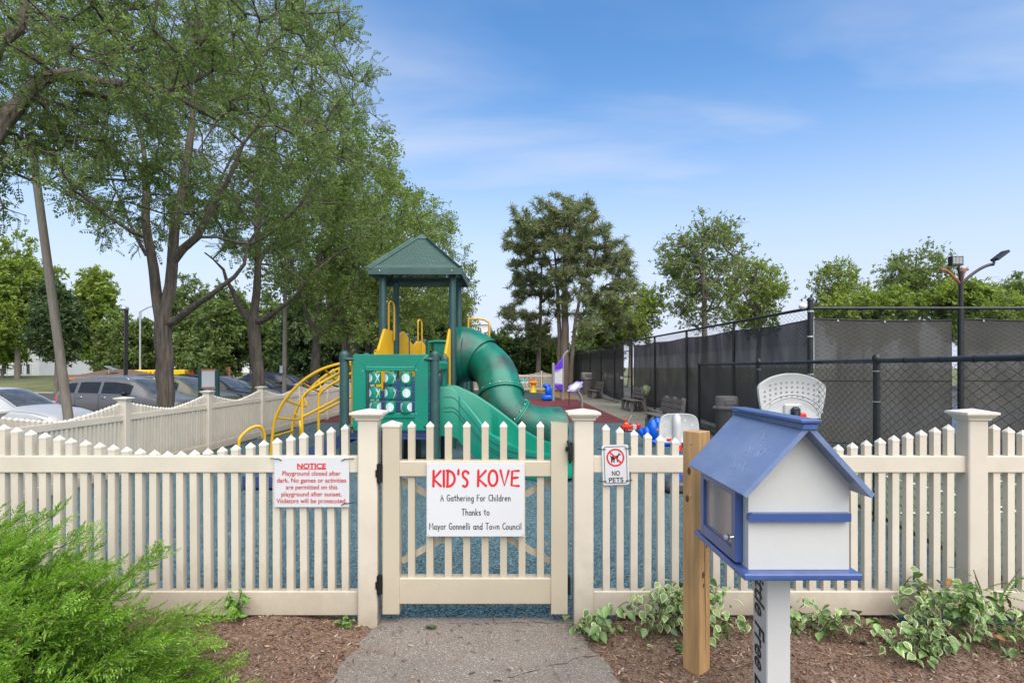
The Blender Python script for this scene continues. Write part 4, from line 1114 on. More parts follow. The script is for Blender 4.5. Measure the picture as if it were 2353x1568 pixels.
# open slide
pc = catmull([(-.98, 8.74, 0), (-.62, 8.72, 0), (-.25, 8.55, 0), (.12, 8.22, 0), (.48, 7.88, 0), (.80, 7.60, 0)], 8)
L_ = [0.]
for i in range(1, len(pc)): L_.append(L_[-1] + (pc[i] - pc[i - 1]).length)
tot = L_[-1]
bed = lambda s: np.interp(s, [0, .22, .9, 1.35, 1.75, tot], [.54, .53, .27, .15, .10, .08])
top = lambda s: np.interp(s, [0, .16, .30, .95, 1.35, 1.7, tot], [1.15, 1.145, 1.06, .56, .42, .37, .35])
skirt = lambda s: np.interp(s, [0, .10, .25, 1.0, tot], [.47, .47, .43, .02, .0])
vs = []; hw = .30; wl = .055
for i, p in enumerate(pc):
    d = (pc[min(i + 1, len(pc) - 1)] - pc[max(i - 1, 0)]).normalized(); nr = Vector((d.y, -d.x, 0)); s = L_[i]
    b, t, k_ = bed(s), top(s), skirt(s)
    sec = [(-hw - wl, k_), (-hw - wl, t - .03), (-hw - wl + .012, t - .008), (-hw - wl / 2, t), (-hw - .012, t - .008), (-hw, t - .03), (-hw + .03, max(b + .05, t - .42)), (-hw + .07, b + .012), (-hw + .12, b), (hw - .12, b), (hw - .07, b + .012), (hw - .03, max(b + .05, t - .42)), (hw, t - .03), (hw + .012, t - .008), (hw + wl / 2, t), (hw + wl - .012, t - .008), (hw + wl, t - .03), (hw + wl, k_), (hw - .05, k_ + .0), (hw - .08, max(k_ + .01, b - .03)), (-hw + .08, max(k_ + .01, b - .03)), (-hw + .05, k_)]
    vs += [loc(p.x + nr.x * o, p.y + nr.y * o, z) for o, z in sec]
ns_ = 22; fs = []
for i in range(len(pc) - 1):
    for k in range(ns_): fs.append((i * ns_ + k, i * ns_ + (k + 1) % ns_, (i + 1) * ns_ + (k + 1) % ns_, (i + 1) * ns_ + k))
fs.append(tuple(range(ns_))); fs.append(tuple((len(pc) - 1) * ns_ + k for k in range(ns_ - 1, -1, -1)))
m = MB(); m.add(vs, fs); sl = m.build('open_slide', 'plastic_green', ps, smooth=True)
for dz in (.15, .30, .36):
    q = MB(); pts = []
    for i, p in enumerate(pc):
        s = L_[i]
        if s < .03 or s > tot - .15: continue
        d = (pc[min(i + 1, len(pc) - 1)] - pc[max(i - 1, 0)]).normalized(); nr = Vector((d.y, -d.x, 0)); z = top(s) - dz * np.interp(s, [0, .9, tot], [1, .65, .4])
        pts.append(loc(p.x + nr.x * (hw + wl + .001), p.y + nr.y * (hw + wl + .001), z))
    q.tube(pts, .0045, 6); q.build('side_groove', 'green_post', sl)
# a second green slide on the far side, mostly hidden
pc2 = [(-.95 + .16 * i, 14.9 - .02 * i, max(.12, 1.2 - .14 * i)) for i in range(10)]
m = MB(); vs = []
for p in pc2:
    for dy, dz in ((-.32, 0), (-.32, .34), (-.27, .34), (-.25, .02), (.25, .02), (.27, .34), (.32, .34), (.32, 0)): vs.append(loc(p[0], p[1] + dy, p[2] + dz))
fs = [(i * 8 + k, i * 8 + (k + 1) % 8, (i + 1) * 8 + (k + 1) % 8, (i + 1) * 8 + k) for i in range(9) for k in range(8)]
m.add(vs, fs); m.build('open_slide', 'plastic_green', ps, smooth=True)

# climbing arch
prof = [(-3.78, 0), (-3.74, .46), (-3.69, .66), (-3.56, .90), (-3.30, 1.18), (-3.0, 1.37), (-2.68, 1.47), (-2.40, 1.50), (-2.29, 1.50)]
rails = []
for y in (9.55, 10.40):
    pts = catmull([(p[0], y, p[1]) for p in prof], 6); rails.append(pts)
    m = MB(); m.tube([loc(*p) for p in pts], .024, 10); m.build('arch_rail', 'plastic_yellow', ps, smooth=True)
for f in (.10, .24, .38, .52, .66, .80):
    i = int(f * (len(rails[0]) - 1)); a, b = rails[0][i], rails[1][i]
    t = (rails[0][i + 1] - rails[0][i - 1]).normalized(); nrm = Vector((t.z, 0, -t.x))
    dip = .20 if f > .15 else 0
    pts = catmull([a, a.lerp(b, .22) + nrm * dip * .55, a.lerp(b, .45) + nrm * dip, a.lerp(b, .62) + nrm * dip, a.lerp(b, .84) + nrm * dip * .6, b], 6)
    m = MB(); m.tube([loc(*p) for p in pts], .017, 8); m.build('rung', 'plastic_yellow', ps, smooth=True)
# stair with hand rails on the left of the low deck, and the transfer step
for y in (8.34, 9.05):
    m = MB(); m.tube(catmull([loc(-2.87, y, .0), loc(-2.87, y, .9), loc(-2.85, y, 1.02), loc(-2.74, y, 1.12), loc(-2.5, y, 1.26), loc(-2.30, y, 1.37)], 6), .020, 10); m.build('stair_handrail', 'plastic_yellow', ps, smooth=True)
    m = MB(); m.tube([loc(-2.86, y, .74), loc(-2.30, y, 1.02)], .018, 10); m.build('stair_handrail', 'plastic_yellow', ps, smooth=True)
    m = MB(); m.add([loc(-3.0, y + s * .02, z) for s in (-1, 1) for z in (.04, .22)] + [loc(-2.25, y + s * .02, z) for s in (-1, 1) for z in (.36, .53)], [(0, 1, 5, 4), (2, 6, 7, 3), (1, 3, 7, 5), (0, 4, 6, 2), (0, 2, 3, 1), (4, 5, 7, 6)]); m.build('stringer', 'deck_blue', ps)
for k in range(3):
    m = MB(); m.bbox(-2.95 + .22 * k, -2.70 + .22 * k, 8.37, 9.03, .13 + .13 * k, .17 + .13 * k, .006); m.build('step', 'deck_blue', ps, loc=loc(0, 0))
m = MB(); m.bbox(-3.10, -2.35, 7.0, 8.16, .02, .17, .01); m.build('transfer_step', 'deck_blue', ps, loc=loc(0, 0))
m = MB(); m.tube(catmull([loc(-2.83, 8.15, .50), loc(-2.82, 8.12, .62), loc(-2.84, 8.15, .70)], 4), .014, 8); m.build('hand_loop', 'plastic_yellow', ps)
m = MB(); m.tube(catmull([loc(-3.13, 6.98, 0), loc(-3.13, 6.98, .5), loc(-3.11, 7.0, .62), loc(-3.03, 7.08, .71), loc(-2.96, 7.15, .72), loc(-2.93, 7.2, .64), loc(-2.93, 7.22, .5), loc(-2.93, 7.22, .1)], 6), .018, 10); m.build('hand_loop', 'plastic_yellow', ps, smooth=True)
m = MB(); m.bbox(-.10, .10, -.2, .2, 0, .45, .01); m.build('deck_support', 'hardware', ps, loc=loc(-1.5, 9.2))

# ------------------------------------------------------------------ little library
LX0, LX1, LZ0, LZ1 = .826, 1.178, .708, .708          # body walls
YF, YB = 2.13, 2.60                                    # front (gable) and back
lib = thing('little_library', 'white book box with blue chalked roof and blue glazed door on a post', 'book box', (.99, 2.33, 0))
lo_ = lambda x, y, z: Vector((x - .99, y - 2.33, z))
EH, AH = 1.015, 1.205                                   # wall height at eaves, ridge
zb = .712
m = MB()
gw = [(LX0, zb), (LX1, zb), (LX1, EH + .015), ((LX0 + LX1) / 2, AH), (LX0, EH + .015)]
for y0, y1 in ((YF, YF + .015), (YB - .015, YB)):
    w_ = MB(); w_.prism([(p[0] - .99, p[1]) for p in gw], -(y1 - 2.33), -(y0 - 2.33), FRONT(0, 0, 0)); w_.build('gable_wall', 'lib_white', lib)
m = MB(); m.box(LX1 - .015, LX1, YF + .015, YB - .015, zb, EH); m.build('side_wall', 'lib_white', lib, loc=(-.99, -2.33, 0))
# door side: strips round the opening
DY0, DY1, DZ0, DZ1 = 2.19, 2.57, .735, .985
m = MB()
m.box(LX0, LX0 + .015, YF + .015, DY0, zb, EH); m.box(LX0, LX0 + .015, DY1, YB - .015, zb, EH); m.box(LX0 + .0005, LX0 + .015, DY0, DY1, zb, DZ0); m.box(LX0 + .0005, LX0 + .015, DY0, DY1, DZ1, EH)
m.build('side_wall', 'lib_white', lib, loc=(-.99, -2.33, 0))
m = MB(); m.box(LX0 + .02, LX1 - .02, YB - .03, YB - .018, zb + .01, EH); m.box(LX0 + .06, LX1 - .016, YF + .018, YF + .03, zb + .01, EH); m.box(LX1 - .03, LX1 - .018, YF + .03, YB - .03, zb + .01, EH); m.build('lining', 'lib_inside', lib, loc=(-.99, -2.33, 0))
m = MB(); m.box(LX0 + .06, LX0 + .064, 2.36, 2.40, .80, .84); m.build('paper_note', 'sign_white', lib, loc=(-.99, -2.33, 0))
# door
m = MB(); t0, t1 = LX0 - .028, LX0 - .001; fw = .042
a0, a1, b0, b1 = DY0 - .012, DY1 + .012, DZ0 - .014, DZ1 + .012
m.bbox(t0, t1, a0, a0 + fw, b0, b1, .002); m.bbox(t0, t1, a1 - fw, a1, b0, b1, .002); m.box(t0 + .0006, t1, a0 + fw, a1 - fw, b0, b0 + fw); m.box(t0 + .0006, t1, a0 + fw, a1 - fw, b1 - fw, b1)
dr = m.build('door', 'lib_blue', lib, loc=(-.99, -2.33, 0))
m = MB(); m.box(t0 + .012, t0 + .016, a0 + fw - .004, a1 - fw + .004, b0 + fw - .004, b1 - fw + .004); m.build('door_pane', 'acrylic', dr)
m = MB(); Mk = Matrix.Rotation(R(-90), 4, 'Y'); m.lathe([(.007, 0), (.005, .006), (.005, .013), (.012, .018), (.0135, .024), (.010, .030), (.002, .032)], 16, M=Mk, c=(t0, a0 + .052 - .03, b0 + .085)); m.build('door_knob', 'nickel', dr, smooth=True)
# base shelf with bevelled edge
m = MB()
bx0, bx1, by0, by1 = .793, 1.203, 2.085, 2.66
m.bbox(bx0, bx1, by0, by1, .688, .711, .005); m.build('base_board', 'lib_blue', lib, loc=(-.99, -2.33, 0))
# trim shelf on the gable
m = MB()
m.prism([(-.168, .0), (.182, .0), (.182, .028), (-.160, .028), (-.172, .020), (-.172, .004)], -.025, .0, Matrix(((1, 0, 0, .0), (0, 0, 1, YF - 2.33 - .0005), (0, 1, 0, .885), (0, 0, 0, 1))))
m.build('trim_shelf', 'lib_blue', lib)
# roof boards
RXL, RXR, REZ, RAZ, RXC = .776, 1.222, .990, 1.232, 1.000
RY0, RY1 = 2.05, 2.69
for s, xe in ((-1, RXL), (1, RXR)):
    a = Vector((xe, 0, REZ)); b = Vector((RXC, 0, RAZ)); d = (b - a).normalized(); nn = Vector((-d.z, 0, d.x)) * (1 if s < 0 else -1); th = .017
    q = [a, b, b - nn * th * 1.0, a - nn * th]
    m = MB(); m.add([lo_(v.x, y, v.z) for y in (RY0, RY1) for v in q], [(0, 1, 2, 3), (7, 6, 5, 4), (0, 4, 5, 1), (1, 5, 6, 2), (2, 6, 7, 3), (3, 7, 4, 0)])
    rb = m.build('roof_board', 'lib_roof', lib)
    if s < 0:
        # chalk scribbles on the left slope; text reads along the eaves
        ex = Vector((0, -1, 0)); ey = d; Mx = Matrix(((ex.x, ey.x, nn.x, 0), (ex.y, ey.y, nn.y, 0), (ex.z, ey.z, nn.z, 0), (0, 0, 0, 1)))
        for body, fy, up_, hh, r_ in (('TAKE', 2.30, .82, .035, .0009), ('ONE', 2.27, .66, .030, .0008), ('SHARE', 2.22, .45, .048, .0011), ('A', 2.40, .30, .035, .0008), ('BOOK!', 2.24, .22, .042, .0008)):
            c = a.lerp(b, up_) + nn * .0006; c.y = fy
            Mt = Mx.copy(); Mt.translation = lo_(c.x, c.y, c.z)
            strokes(body, hh, r_, Mt, 'chalk', rb, 'chalk_writing', wob=.05, flat=.5)
m = MB(); m.bbox(-.026, .026, RY0 - .008 - 2.33, RY1 + .008 - 2.33, -.012, .010, .003); rc1 = m.build('ridge_cap', 'lib_blue', lib, loc=(RXC - .99 - .0, 0, RAZ - .012))
m = MB(); m.bbox(-.036, .036, RY0 - .015 - 2.33, RY1 + .01 - 2.33, .010, .023, .003); m.build('ridge_board', 'lib_blue', lib, loc=(RXC - .99, 0, RAZ - .012))
# post with lettering down its left side
PX0, PX1, PYA, PYB = .949, 1.038, 2.27, 2.40
m = MB(); m.bbox(PX0, PX1, PYA, PYB, -.05, .687, .004); pst = m.build('post', 'lib_white', lib, loc=(-.99, -2.33, 0))
tm = text_mesh('Little Free Library', .125, 'black_ink', .73, bold=.0015, shear=.22, align='LEFT')
o = link('lettering', tm, lib)
# text runs downwards on the face that looks to -x; letter tops towards the front edge
o.matrix_local = Matrix(((0, 0, -1, PX0 - .99 - .0012), (0, -1, 0, PYB - 2.33 - .022), (-1, 0, 0, .668), (0, 0, 0, 1)))

# timber post beside it
tp_ = thing('timber_post', 'bare yellow pine timber post standing behind the book box', 'post', (0, 0, 0))
c = G(1604, 1538); tp_.location = (c.x, c.y + .03, 0); tp_.rotation_euler = (0, 0, R(40))
hh = EYE - (989 - HY) / FPX * (c.y + .03)
m = MB(); m.bbox(-.045, .045, -.045, .045, -.05, hh, .003); m.build('shaft', 'timber', tp_)
for (face, u, z, s) in ((0, .012, .70, 1.), (0, -.014, .45, 1.2), (0, -.01, .40, .8), (1, .01, .93, 1.3), (1, .02, .80, 1.2), (0, .015, .58, .7)):
    m = MB(); m.ellipsoid((0, 0, 0), (.008 * s, .0012, .014 * s), 12, 6)
    o = m.build('knot', 'knot', tp_, smooth=True); o.location = (u, -.0452, z) if face == 0 else (-.0452, u, z); o.rotation_euler = (0, 0, 0 if face == 0 else R(90))
for z in (hh - .055, hh - .30):
    m = MB(); m.lathe([(.006, 0), (.005, .003), (.001, .004)], 8, M=Matrix.Rotation(R(-90), 4, 'Y')); m.build('screw', 'steel', tp_, loc=(-.045, .0, z))
rk = random.Random(5); pts = [(.045 * .0 + .012 + rk.gauss(0, .002) - .02 * (k / 24), -.0453, .02 + hh * .62 * k / 24) for k in range(25)]
m = MB(); m.tube(pts, [.0004 + .0012 * math.sin(PI * k / 24) for k in range(25)], 4); m.build('drying_crack', 'crack', tp_)
# ------------------------------------------------------------------ chain link fences
def chain_link(parent, a, b, z0, z1, r=.0019, cell=.073, lab=None):
    """zigzag wires hooked into each other, along the line a-b"""
    a = np.array([a[0], a[1]]); b = np.array([b[0], b[1]]); L = np.linalg.norm(b - a); d = (b - a) / L; nrm = np.array([-d[1], d[0]])
    nw = int(L / cell); nz = int((z1 - z0) / (cell / 2))
    k = np.arange(nw)[:, None]; j = np.arange(nz + 1)[None, :]
    s = k * cell + cell / 2 + np.where((j + k) % 2 == 0, -cell * .53, cell * .53)
    off = np.where((j + k) % 2 == 0, r, -r) * 1.2
    z = z0 + j * (cell / 2) + 0 * k
    c = np.stack([a[0] + d[0] * s + nrm[0] * off, a[1] + d[1] * s + nrm[1] * off, z + 0 * s], -1)       # nw, nz+1, 3
    ring = []
    for t in range(3):
        an = 2 * PI * t / 3
        ring.append(c + np.array([d[0] * math.cos(an) * r + nrm[0] * math.sin(an) * r, d[1] * math.cos(an) * r + nrm[1] * math.sin(an) * r, 0]))
    V = np.stack(ring, 2).reshape(-1, 3)
    base = (np.arange(nw)[:, None] * (nz + 1) + np.arange(nz)[None, :]).reshape(-1) * 3
    F = np.concatenate([np.stack([base + t, base + (t + 1) % 3, base + 3 + (t + 1) % 3, base + 3 + t], 1) for t in range(3)])
    o = link('chain_link_mesh', npmesh('chain_link_mesh', V, F, 'wire'), parent)
    return tag(o, kind='stuff')
def pipe(parent, a, b, r, name, mat='black_steel', n=10):
    m = MB(); m.tube([a, b], r, n); return m.build(name, mat, parent, smooth=True)
def cap_post(parent, x, y, h, r):
    m = MB(); m.lathe([(r, -.05), (r, h), (r * 1.25, h), (r * 1.25, h + .02), (r * .9, h + .045), (r * .2, h + .06)], 12); return m.build('post', 'black_steel', parent, smooth=True, loc=(x, y, 0))
def screen(parent, a, b, z0, z1, seed, fold=.045):
    rr = random.Random(seed); a = Vector((*a, 0)); b = Vector((*b, 0)); d = (b - a); L = d.length; nrm = Vector((-d.y, d.x, 0)).normalized()
    ph = [rr.uniform(0, 6) for _ in range(6)]; sl = [rr.uniform(-1.6, 1.6) for _ in range(3)]
    def fn(u, v):
        s = u * L; z = z0 + (z1 - z0) * v
        w_ = 0
        for q in range(3):
            t = s * (1.9 + 1.1 * q) + sl[q] * z * 2 + ph[q]
            w_ += fold * (max(0, math.sin(t)) ** 3) * (.5 + .5 * math.sin(s * .7 + ph[q + 3])) / (1 + .4 * q)
        sag = .035 * math.sin(PI * ((s / 3.05) % 1)) * (v ** 4) + .05 * (1 - v) ** 3 * math.sin(s * .9 + ph[0])
        p = a + d * u + nrm * w_; return (p.x, p.y, z - sag * (1 if v > .5 else -1))
    m = MB(); m.grid(fn, int(L * 9), 26); sc_o = m.build('wind_screen', 'wind_screen', parent, smooth='full')
    for v in (.005, .50, .995):
        q = MB(); n_ = int(L * 5); off = nrm * -.006
        q.tube([Vector(fn(i / n_, v)) - off * (1 if nrm.y < -.5 or nrm.x > .5 else -1) for i in range(n_ + 1)], .011 if v != .5 else .007, 4); q.build('hem', 'black_steel', sc_o)
    k_ = MB(); k_.lathe([(.016, -.004), (.016, .004)], 8, M=Matrix.Rotation(R(90), 4, 'X')); kme = k_.mesh('grommet', 'steel')
    for i in range(int(L / .75)):
        p = fn((i + .5) * .75 / L, .985); link('grommet', kme, sc_o, (p[0], p[1] - .012, p[2]))
    return sc_o
TH = 2.35
tf_ = thing('court_fence', 'tall black tennis court fence hung with dark wind screen', 'fence', (0, 0, 0))
ysp = [9.7 + 3.05 * i for i in range(10)]
gate_y = (21.9, 23.4)
for y in ysp: 
    if y == ysp[0]: cap_post(tf_, TFX(y), y, TH + .12, .045)
    else:
        m = MB(); m.tube([(TFX(y), y, 0), (TFX(y), y, TH)], .030, 10); m.build('post', 'black_steel', tf_, smooth=True)
for y in gate_y: m = MB(); m.tube([(TFX(y), y, 0), (TFX(y), y, TH + .1)], .038, 10); m.build('gate_post', 'black_steel', tf_, smooth=True)
yend = ysp[-1]
pipe(tf_, (TFX(9.7), 9.7, TH), (TFX(yend), yend, TH), .026, 'top_rail')
pipe(tf_, (TFX(9.7), 9.7, TH), (14.5, 9.7, TH), .026, 'top_rail')
for y0, y1, sd_ in ((9.8, 21.85, 3), (23.45, yend, 5)):
    screen(tf_, (TFX(y0) + .06, y0), (TFX(y1) + .06, y1), .16, 2.19, sd_)
chain_link(tf_, (TFX(9.7), 9.7), (TFX(yend), yend), 1.75, TH, r=.0028)
chain_link(tf_, (TFX(9.7), 9.7), (TFX(yend), yend), .02, .42, r=.0028)
for (z_) in (1.05, 2.0): pipe(tf_, (TFX(gate_y[0]), gate_y[0], z_), (TFX(gate_y[1]), gate_y[1], z_), .018, 'gate_rail')
m = MB(); m.box(-.05, .05, -.06, .06, -.05, .05); m.build('gate_lock', 'steel', tf_, loc=(TFX(gate_y[1]) - .04, gate_y[1], 1.0))
for x in (7.14, 9.55, 12.0):
    m = MB(); m.tube([(x, 9.7, 0), (x, 9.7, TH)], .045 if x < 8 else .034, 12); m.build('post', 'black_steel', tf_, smooth=True)
screen(tf_, (4.85, 9.78), (7.06, 9.78), .19, 2.20, 11, .05)
screen(tf_, (7.20, 9.78), (12, 9.78), .19, 2.20, 12, .05)
chain_link(tf_, (TFX(9.7) + .05, 9.72), (12.0, 9.72), .03, TH - .02, r=.0030)
for z_ in (2.3, 1.9, 1.3, .7):
    m = MB(); m.lathe([(.052, -.012), (.052, .012)], 12); m.build('tension_band', 'steel', tf_, loc=(TFX(9.7), 9.7, z_))
m = MB(); m.ellipsoid((-.13, -.02, TH + .03), (.07, .05, .05), 12, 8); m.build('camera_dome', 'toy_white', tf_, smooth=True, loc=(TFX(9.7), 9.7, 0))
m = MB()
for y0, y1 in ((12.5, 21.7), (23.6, 36)):
    m.add([(TFX(y0) - .10, y0, 0), (TFX(y0) + .02, y0, 0), (TFX(y1) + .02, y1, 0), (TFX(y1) - .10, y1, 0), (TFX(y0) - .10, y0, .09), (TFX(y0) + .02, y0, .09), (TFX(y1) + .02, y1, .09), (TFX(y1) - .10, y1, .09)], [(4, 5, 6, 7), (0, 1, 5, 4), (1, 2, 6, 5), (2, 3, 7, 6), (3, 0, 4, 7)])
tag(m.build('court_kerb', 'tan_wall'), kind='structure')
lf = thing('chain_link_fence', 'low black chain link fence beside the playground, no screen on it', 'fence', (0, 0, 0))
LH = 1.485
for y in (14.0, 9.3, 5.6): cap_post(lf, LFX(y), y, LH, .033 if y > 13 else .031)
cap_post(lf, LFX(3.55), 3.55, LH, .031)
pipe(lf, (LFX(14), 14, LH - .01), (LFX(3.55), 3.55, LH - .01), .022, 'top_rail', n=12)
pipe(lf, (LFX(14), 14, .06), (LFX(3.55), 3.55, .06), .017, 'bottom_rail', n=10)
chain_link(lf, (LFX(14) - .012, 14), (LFX(3.6) - .012, 3.6), .03, LH + .02, r=.0030)
for y in (13.5, 12.2, 11, 10, 8.6, 7.7, 6.9, 6.2, 5.1, 4.6, 4.2):
    m = MB(); m.lathe([(.026, -.005), (.026, .005)], 12, M=Matrix.Rotation(R(90), 4, 'X')); m.build('rail_tie', 'steel' if y < 3 else 'black_steel', lf, loc=(LFX(y), y, LH - .01))
for y in (5.6, 9.3):
    for z_ in (.3, .7, 1.1, 1.38):
        m = MB(); m.lathe([(.034, -.004), (.034, .004)], 12); m.build('post_tie', 'steel', lf, loc=(LFX(y), y, z_))

# flood light mast on the court
lp = thing('court_light', 'black tennis court light mast with four curved arms, two lamps left', 'light', (7.262, 9.86, 0))
m = MB(); m.tube([(0, 0, 0), (0, 0, 2.98)], .034, 12); m.build('mast', 'black_steel', lp, smooth=True)
m = MB(); m.lathe([(.042, 2.96), (.042, 3.01)], 12); m.build('collar', 'rust', lp, smooth=True)
q = 9.86 / FPX
def lpt(px, py, dy=0): return Vector(((px - 2207) * q, dy, EYE + (HY - py) * q))
for nm, pts, mt in (('arm', [(2208, 652), (2230, 632), (2252, 617), (2270, 609), (2282, 607)], 'black_steel'), ('arm', [(2206, 652), (2190, 636), (2175, 622), (2160, 619)], 'rust'), ('arm', [(2207, 652), (2205, 630), (2200, 613)], 'black_steel'), ('arm', [(2209, 652), (2212, 630), (2218, 620), (2223, 618)], 'rust')):
    m = MB(); m.tube(catmull([lpt(*p) for p in pts], 5), .024, 8); m.build(nm, mt, lp, smooth=True)
m = MB(); m.tube([lpt(2282, 607), lpt(2284, 595)], .02, 8); m.bar(lpt(2284, 597), lpt(2310, 577.5), .16, .04); h1 = m.build('lamp_head', 'black_steel', lp)
m = MB(); a, b, = lpt(2182, 613), lpt(2208, 598)
m.box(a.x, b.x, -.05, .05, a.z + .02, b.z + .06); h2 = m.build('lamp_head', 'black_steel', lp)
m = MB(); m.box(a.x + .012, b.x - .012, -.054, -.05, a.z + .045, b.z + .045); m.build('lamp_glass', 'lamp_glass', h2)
for k in range(7):
    xx = a.x + .012 + (b.x - a.x - .024) * (k + .5) / 7; m = MB(); m.box(xx - .004, xx + .004, -.058, -.0545, a.z + .045, b.z + .045); m.build('louvre', 'black_steel', h2)

# ------------------------------------------------------------------ benches
def bench(label, x, y, rz, L=1.75):
    """seat faces local -x; length along y"""
    t = thing('park_bench', label, 'bench', (x, y, 0), rz, 'benches along the court fence'); t.scale = (.80, .80, .80)
    for k in range(3):
        m = MB(); m.bbox(-.42 + .145 * k, -.285 + .145 * k, -L / 2, L / 2, .425, .46, .008); m.build('seat_plank', 'bench_plank', t)
    for k in range(3):
        z = .52 + .135 * k; xx = .04 + .035 * k
        m = MB(); M = Txyz(xx, 0, z) @ Matrix.Rotation(R(14), 4, 'Y'); m.bbox(-.018, .018, -L / 2, L / 2, 0, .115, .007, M=M); m.build('back_plank', 'bench_plank', t)
    for s in (-1, 0, 1):
        yy = s * (L / 2 - .16)
        m = MB(); w_ = .05
        def sect(p, hw): return [(p[0] - hw, p[1]), (p[0] + hw, p[1])]
        poly = [(-.44, 0), (-.33, 0), (-.31, .28), (-.26, .355), (-.17, .37), (.0, .37), (.06, .28), (.13, 0), (.24, 0), (.17, .40), (.24, .93), (.19, .955), (.14, .93), (.07, .45), (-.26, .425), (-.37, .40), (-.43, .30)]
        Mx = Matrix(((1, 0, 0, 0), (0, 0, -1, yy), (0, 1, 0, 0), (0, 0, 0, 1)))
        m.prism(poly, -w_, w_, Mx); m.build('bench_frame', 'bench_leg', t)
    return t
bench('nearest brown slatted bench by the court fence, partly behind the toy backboard', 3.42, 13.35, R(3))
b2 = bench('middle brown slatted bench with a green jacket hung on its back', 4.02, 19.7, R(3))
bench('farthest brown slatted bench beside the rubbish bin with hooded lid', 3.86, 27.6, R(3))
# jacket on the middle bench
m = MB()
def jk(u, v):
    a = 2 * PI * u; th = PI * v
    r = 1 + .28 * math.sin(3 * a + 4 * v) + .20 * math.sin(7 * a - 9 * v) + .1 * math.sin(13 * a + 21 * v)
    return (.02 + .12 * math.sin(th) * math.cos(a) * r, .17 * math.sin(th) * math.sin(a) * r, .02 - .19 * math.cos(th) * (1 if v > .5 else 1.15))
m.grid(jk, 22, 14); tag(m.build('jacket', 'jacket', smooth='full', loc=(4.18, 19.15, .64), rot=(0, 0, .2)), 'crumpled green camouflage jacket hanging over the end of a bench', 'jacket')

# ------------------------------------------------------------------ rubbish bins
def bin_(label, x, y, h, r, hood):
    t = thing('rubbish_bin', label, 'rubbish bin', (x, y, 0), 0, 'brown rubbish bins')
    m = MB(); m.lathe([(r * .84, 0), (r * .86, .02), (r * .97, h * .70), (r * 1.0, h * .72)], 24); m.build('bin_body', 'can_body', t, smooth=True)
    m = MB()
    if hood:
        m.lathe([(r * 1.08, h * .70), (r * 1.10, h * .73), (r * 1.06, h * .78)], 24)
        m.bbox(-r * .98, r * .98, -r * .9, r * .9, h * .755, h, .03)
    else:
        m.lathe([(r * 1.10, h * .69), (r * 1.13, h * .71), (r * 1.10, h * .745), (r * .97, h * .76), (r * .97, h * .93), (r * .92, h * .98), (r * .75, h), (r * .1, h * 1.005)], 28)
    m.build('bin_lid', 'can_lid', t, smooth=True)
    m = MB(); m.bbox(-r * .5, r * .5, -r * 1.0, -r * .9, h * .80, h * .93, .01); m.build('lid_flap', 'can_body' if hood else 'can_lid', t)
    return t
bin_('brown rubbish bin behind the low chain link fence, near the toy hoop', 4.33, 12.3, .83, .235, False)
bin_('far brown rubbish bin with hooded lid at the end of the walk', 3.86, 31.0, 1.13, .32, True)

# ------------------------------------------------------------------ toys
def backboard_outline(w_, h_, kind):
    if kind == 'fan':      # wide arched top, narrowing foot
        return [(-.36, 0), (-.42, .06), (-.47, .30), (-.5, .62), (-.49, .72), (-.44, .80), (-.30, .92), (-.12, .99), (0, 1.0), (.12, .99), (.30, .92), (.44, .80), (.49, .72), (.5, .62), (.47, .30), (.42, .06), (.36, 0)]
    return [(-.40, 0), (-.46, .03), (-.49, .12), (-.5, .5), (-.48, .74), (-.42, .90), (-.30, .98), (-.12, 1.0), (.12, 1.0), (.30, .98), (.42, .90), (.48, .74), (.5, .5), (.49, .12), (.46, .03), (.40, 0)]
def smooth_poly(p, n=4):
    q = catmull([(a, b, 0) for a, b in p + [p[0]]], n)[:-1]; return [(v.x, v.y) for v in q]
# toddler hoop seen from behind
t = thing('toy_basketball_hoop', 'low toddler basketball hoop with pale rounded backboard and blue pole', 'toy hoop', (1.885, 7.0, 0))
o_ = 7.0 / FPX
W, H, zb_ = 92 * o_, 66.5 * o_, EYE - (1016 - HY) * o_
ol = smooth_poly(backboard_outline(1, 1, 'round'))
def dished(m, ol, W, H, z0, t0, M):
    n = len(ol); rings = [(1., t0 * .5), (.985, t0), (.93, t0), (.90, t0 * .75), (.3, t0 * .75)]
    cx_, cy_ = 0, .5; vs = []
    for f, z in rings: vs += [M @ Vector(((cx_ + (p[0] - cx_) * f) * W, (cy_ + (p[1] - cy_) * f) * H, z)) for p in ol]
    vs += [M @ Vector((p[0] * W, p[1] * H, -t0)) for p in ol]
    fs = []
    for k in range(len(rings) - 1):
        for i in range(n): j = (i + 1) % n; fs.append((k * n + i, k * n + j, (k + 1) * n + j, (k + 1) * n + i))
    last = (len(rings) - 1) * n; fs.append(tuple(last + i for i in range(n)))
    b = len(rings) * n
    for i in range(n): j = (i + 1) % n; fs.append((b + i, b + j, j, i))
    fs.append(tuple(b + i for i in range(n - 1, -1, -1)))
    m.add(vs, fs)
m = MB(); dished(m, ol, W, H, 0, .018, FRONT(.03, 0, zb_)); bb = m.build('backboard', 'toy_grey', t, smooth=True)
for fx_, fz_ in ((-.35, .28), (-.33, .62), (-.15, .78), (.15, .78), (.33, .62), (.35, .28)):
    m = MB(); m.lathe([(.020, .001), (.0205, .003), (.018, .0035), (.013, -.008 + .0095)], 16, M=FRONT(0, 0, 0).to_3x3().to_4x4()); m.build('dimple', 'toy_grey', bb, smooth=True, loc=(.03 + fx_ * W, -.0135, zb_ + fz_ * H))
for fx_ in (-.25, .25):
    m = MB(); m.bbox(-.028, .028, -.019, -.0138, -.014, .014, .004); m.build('red_clip', 'toy_red', bb, loc=(.03 + fx_ * W, 0, zb_ + .10 * H))
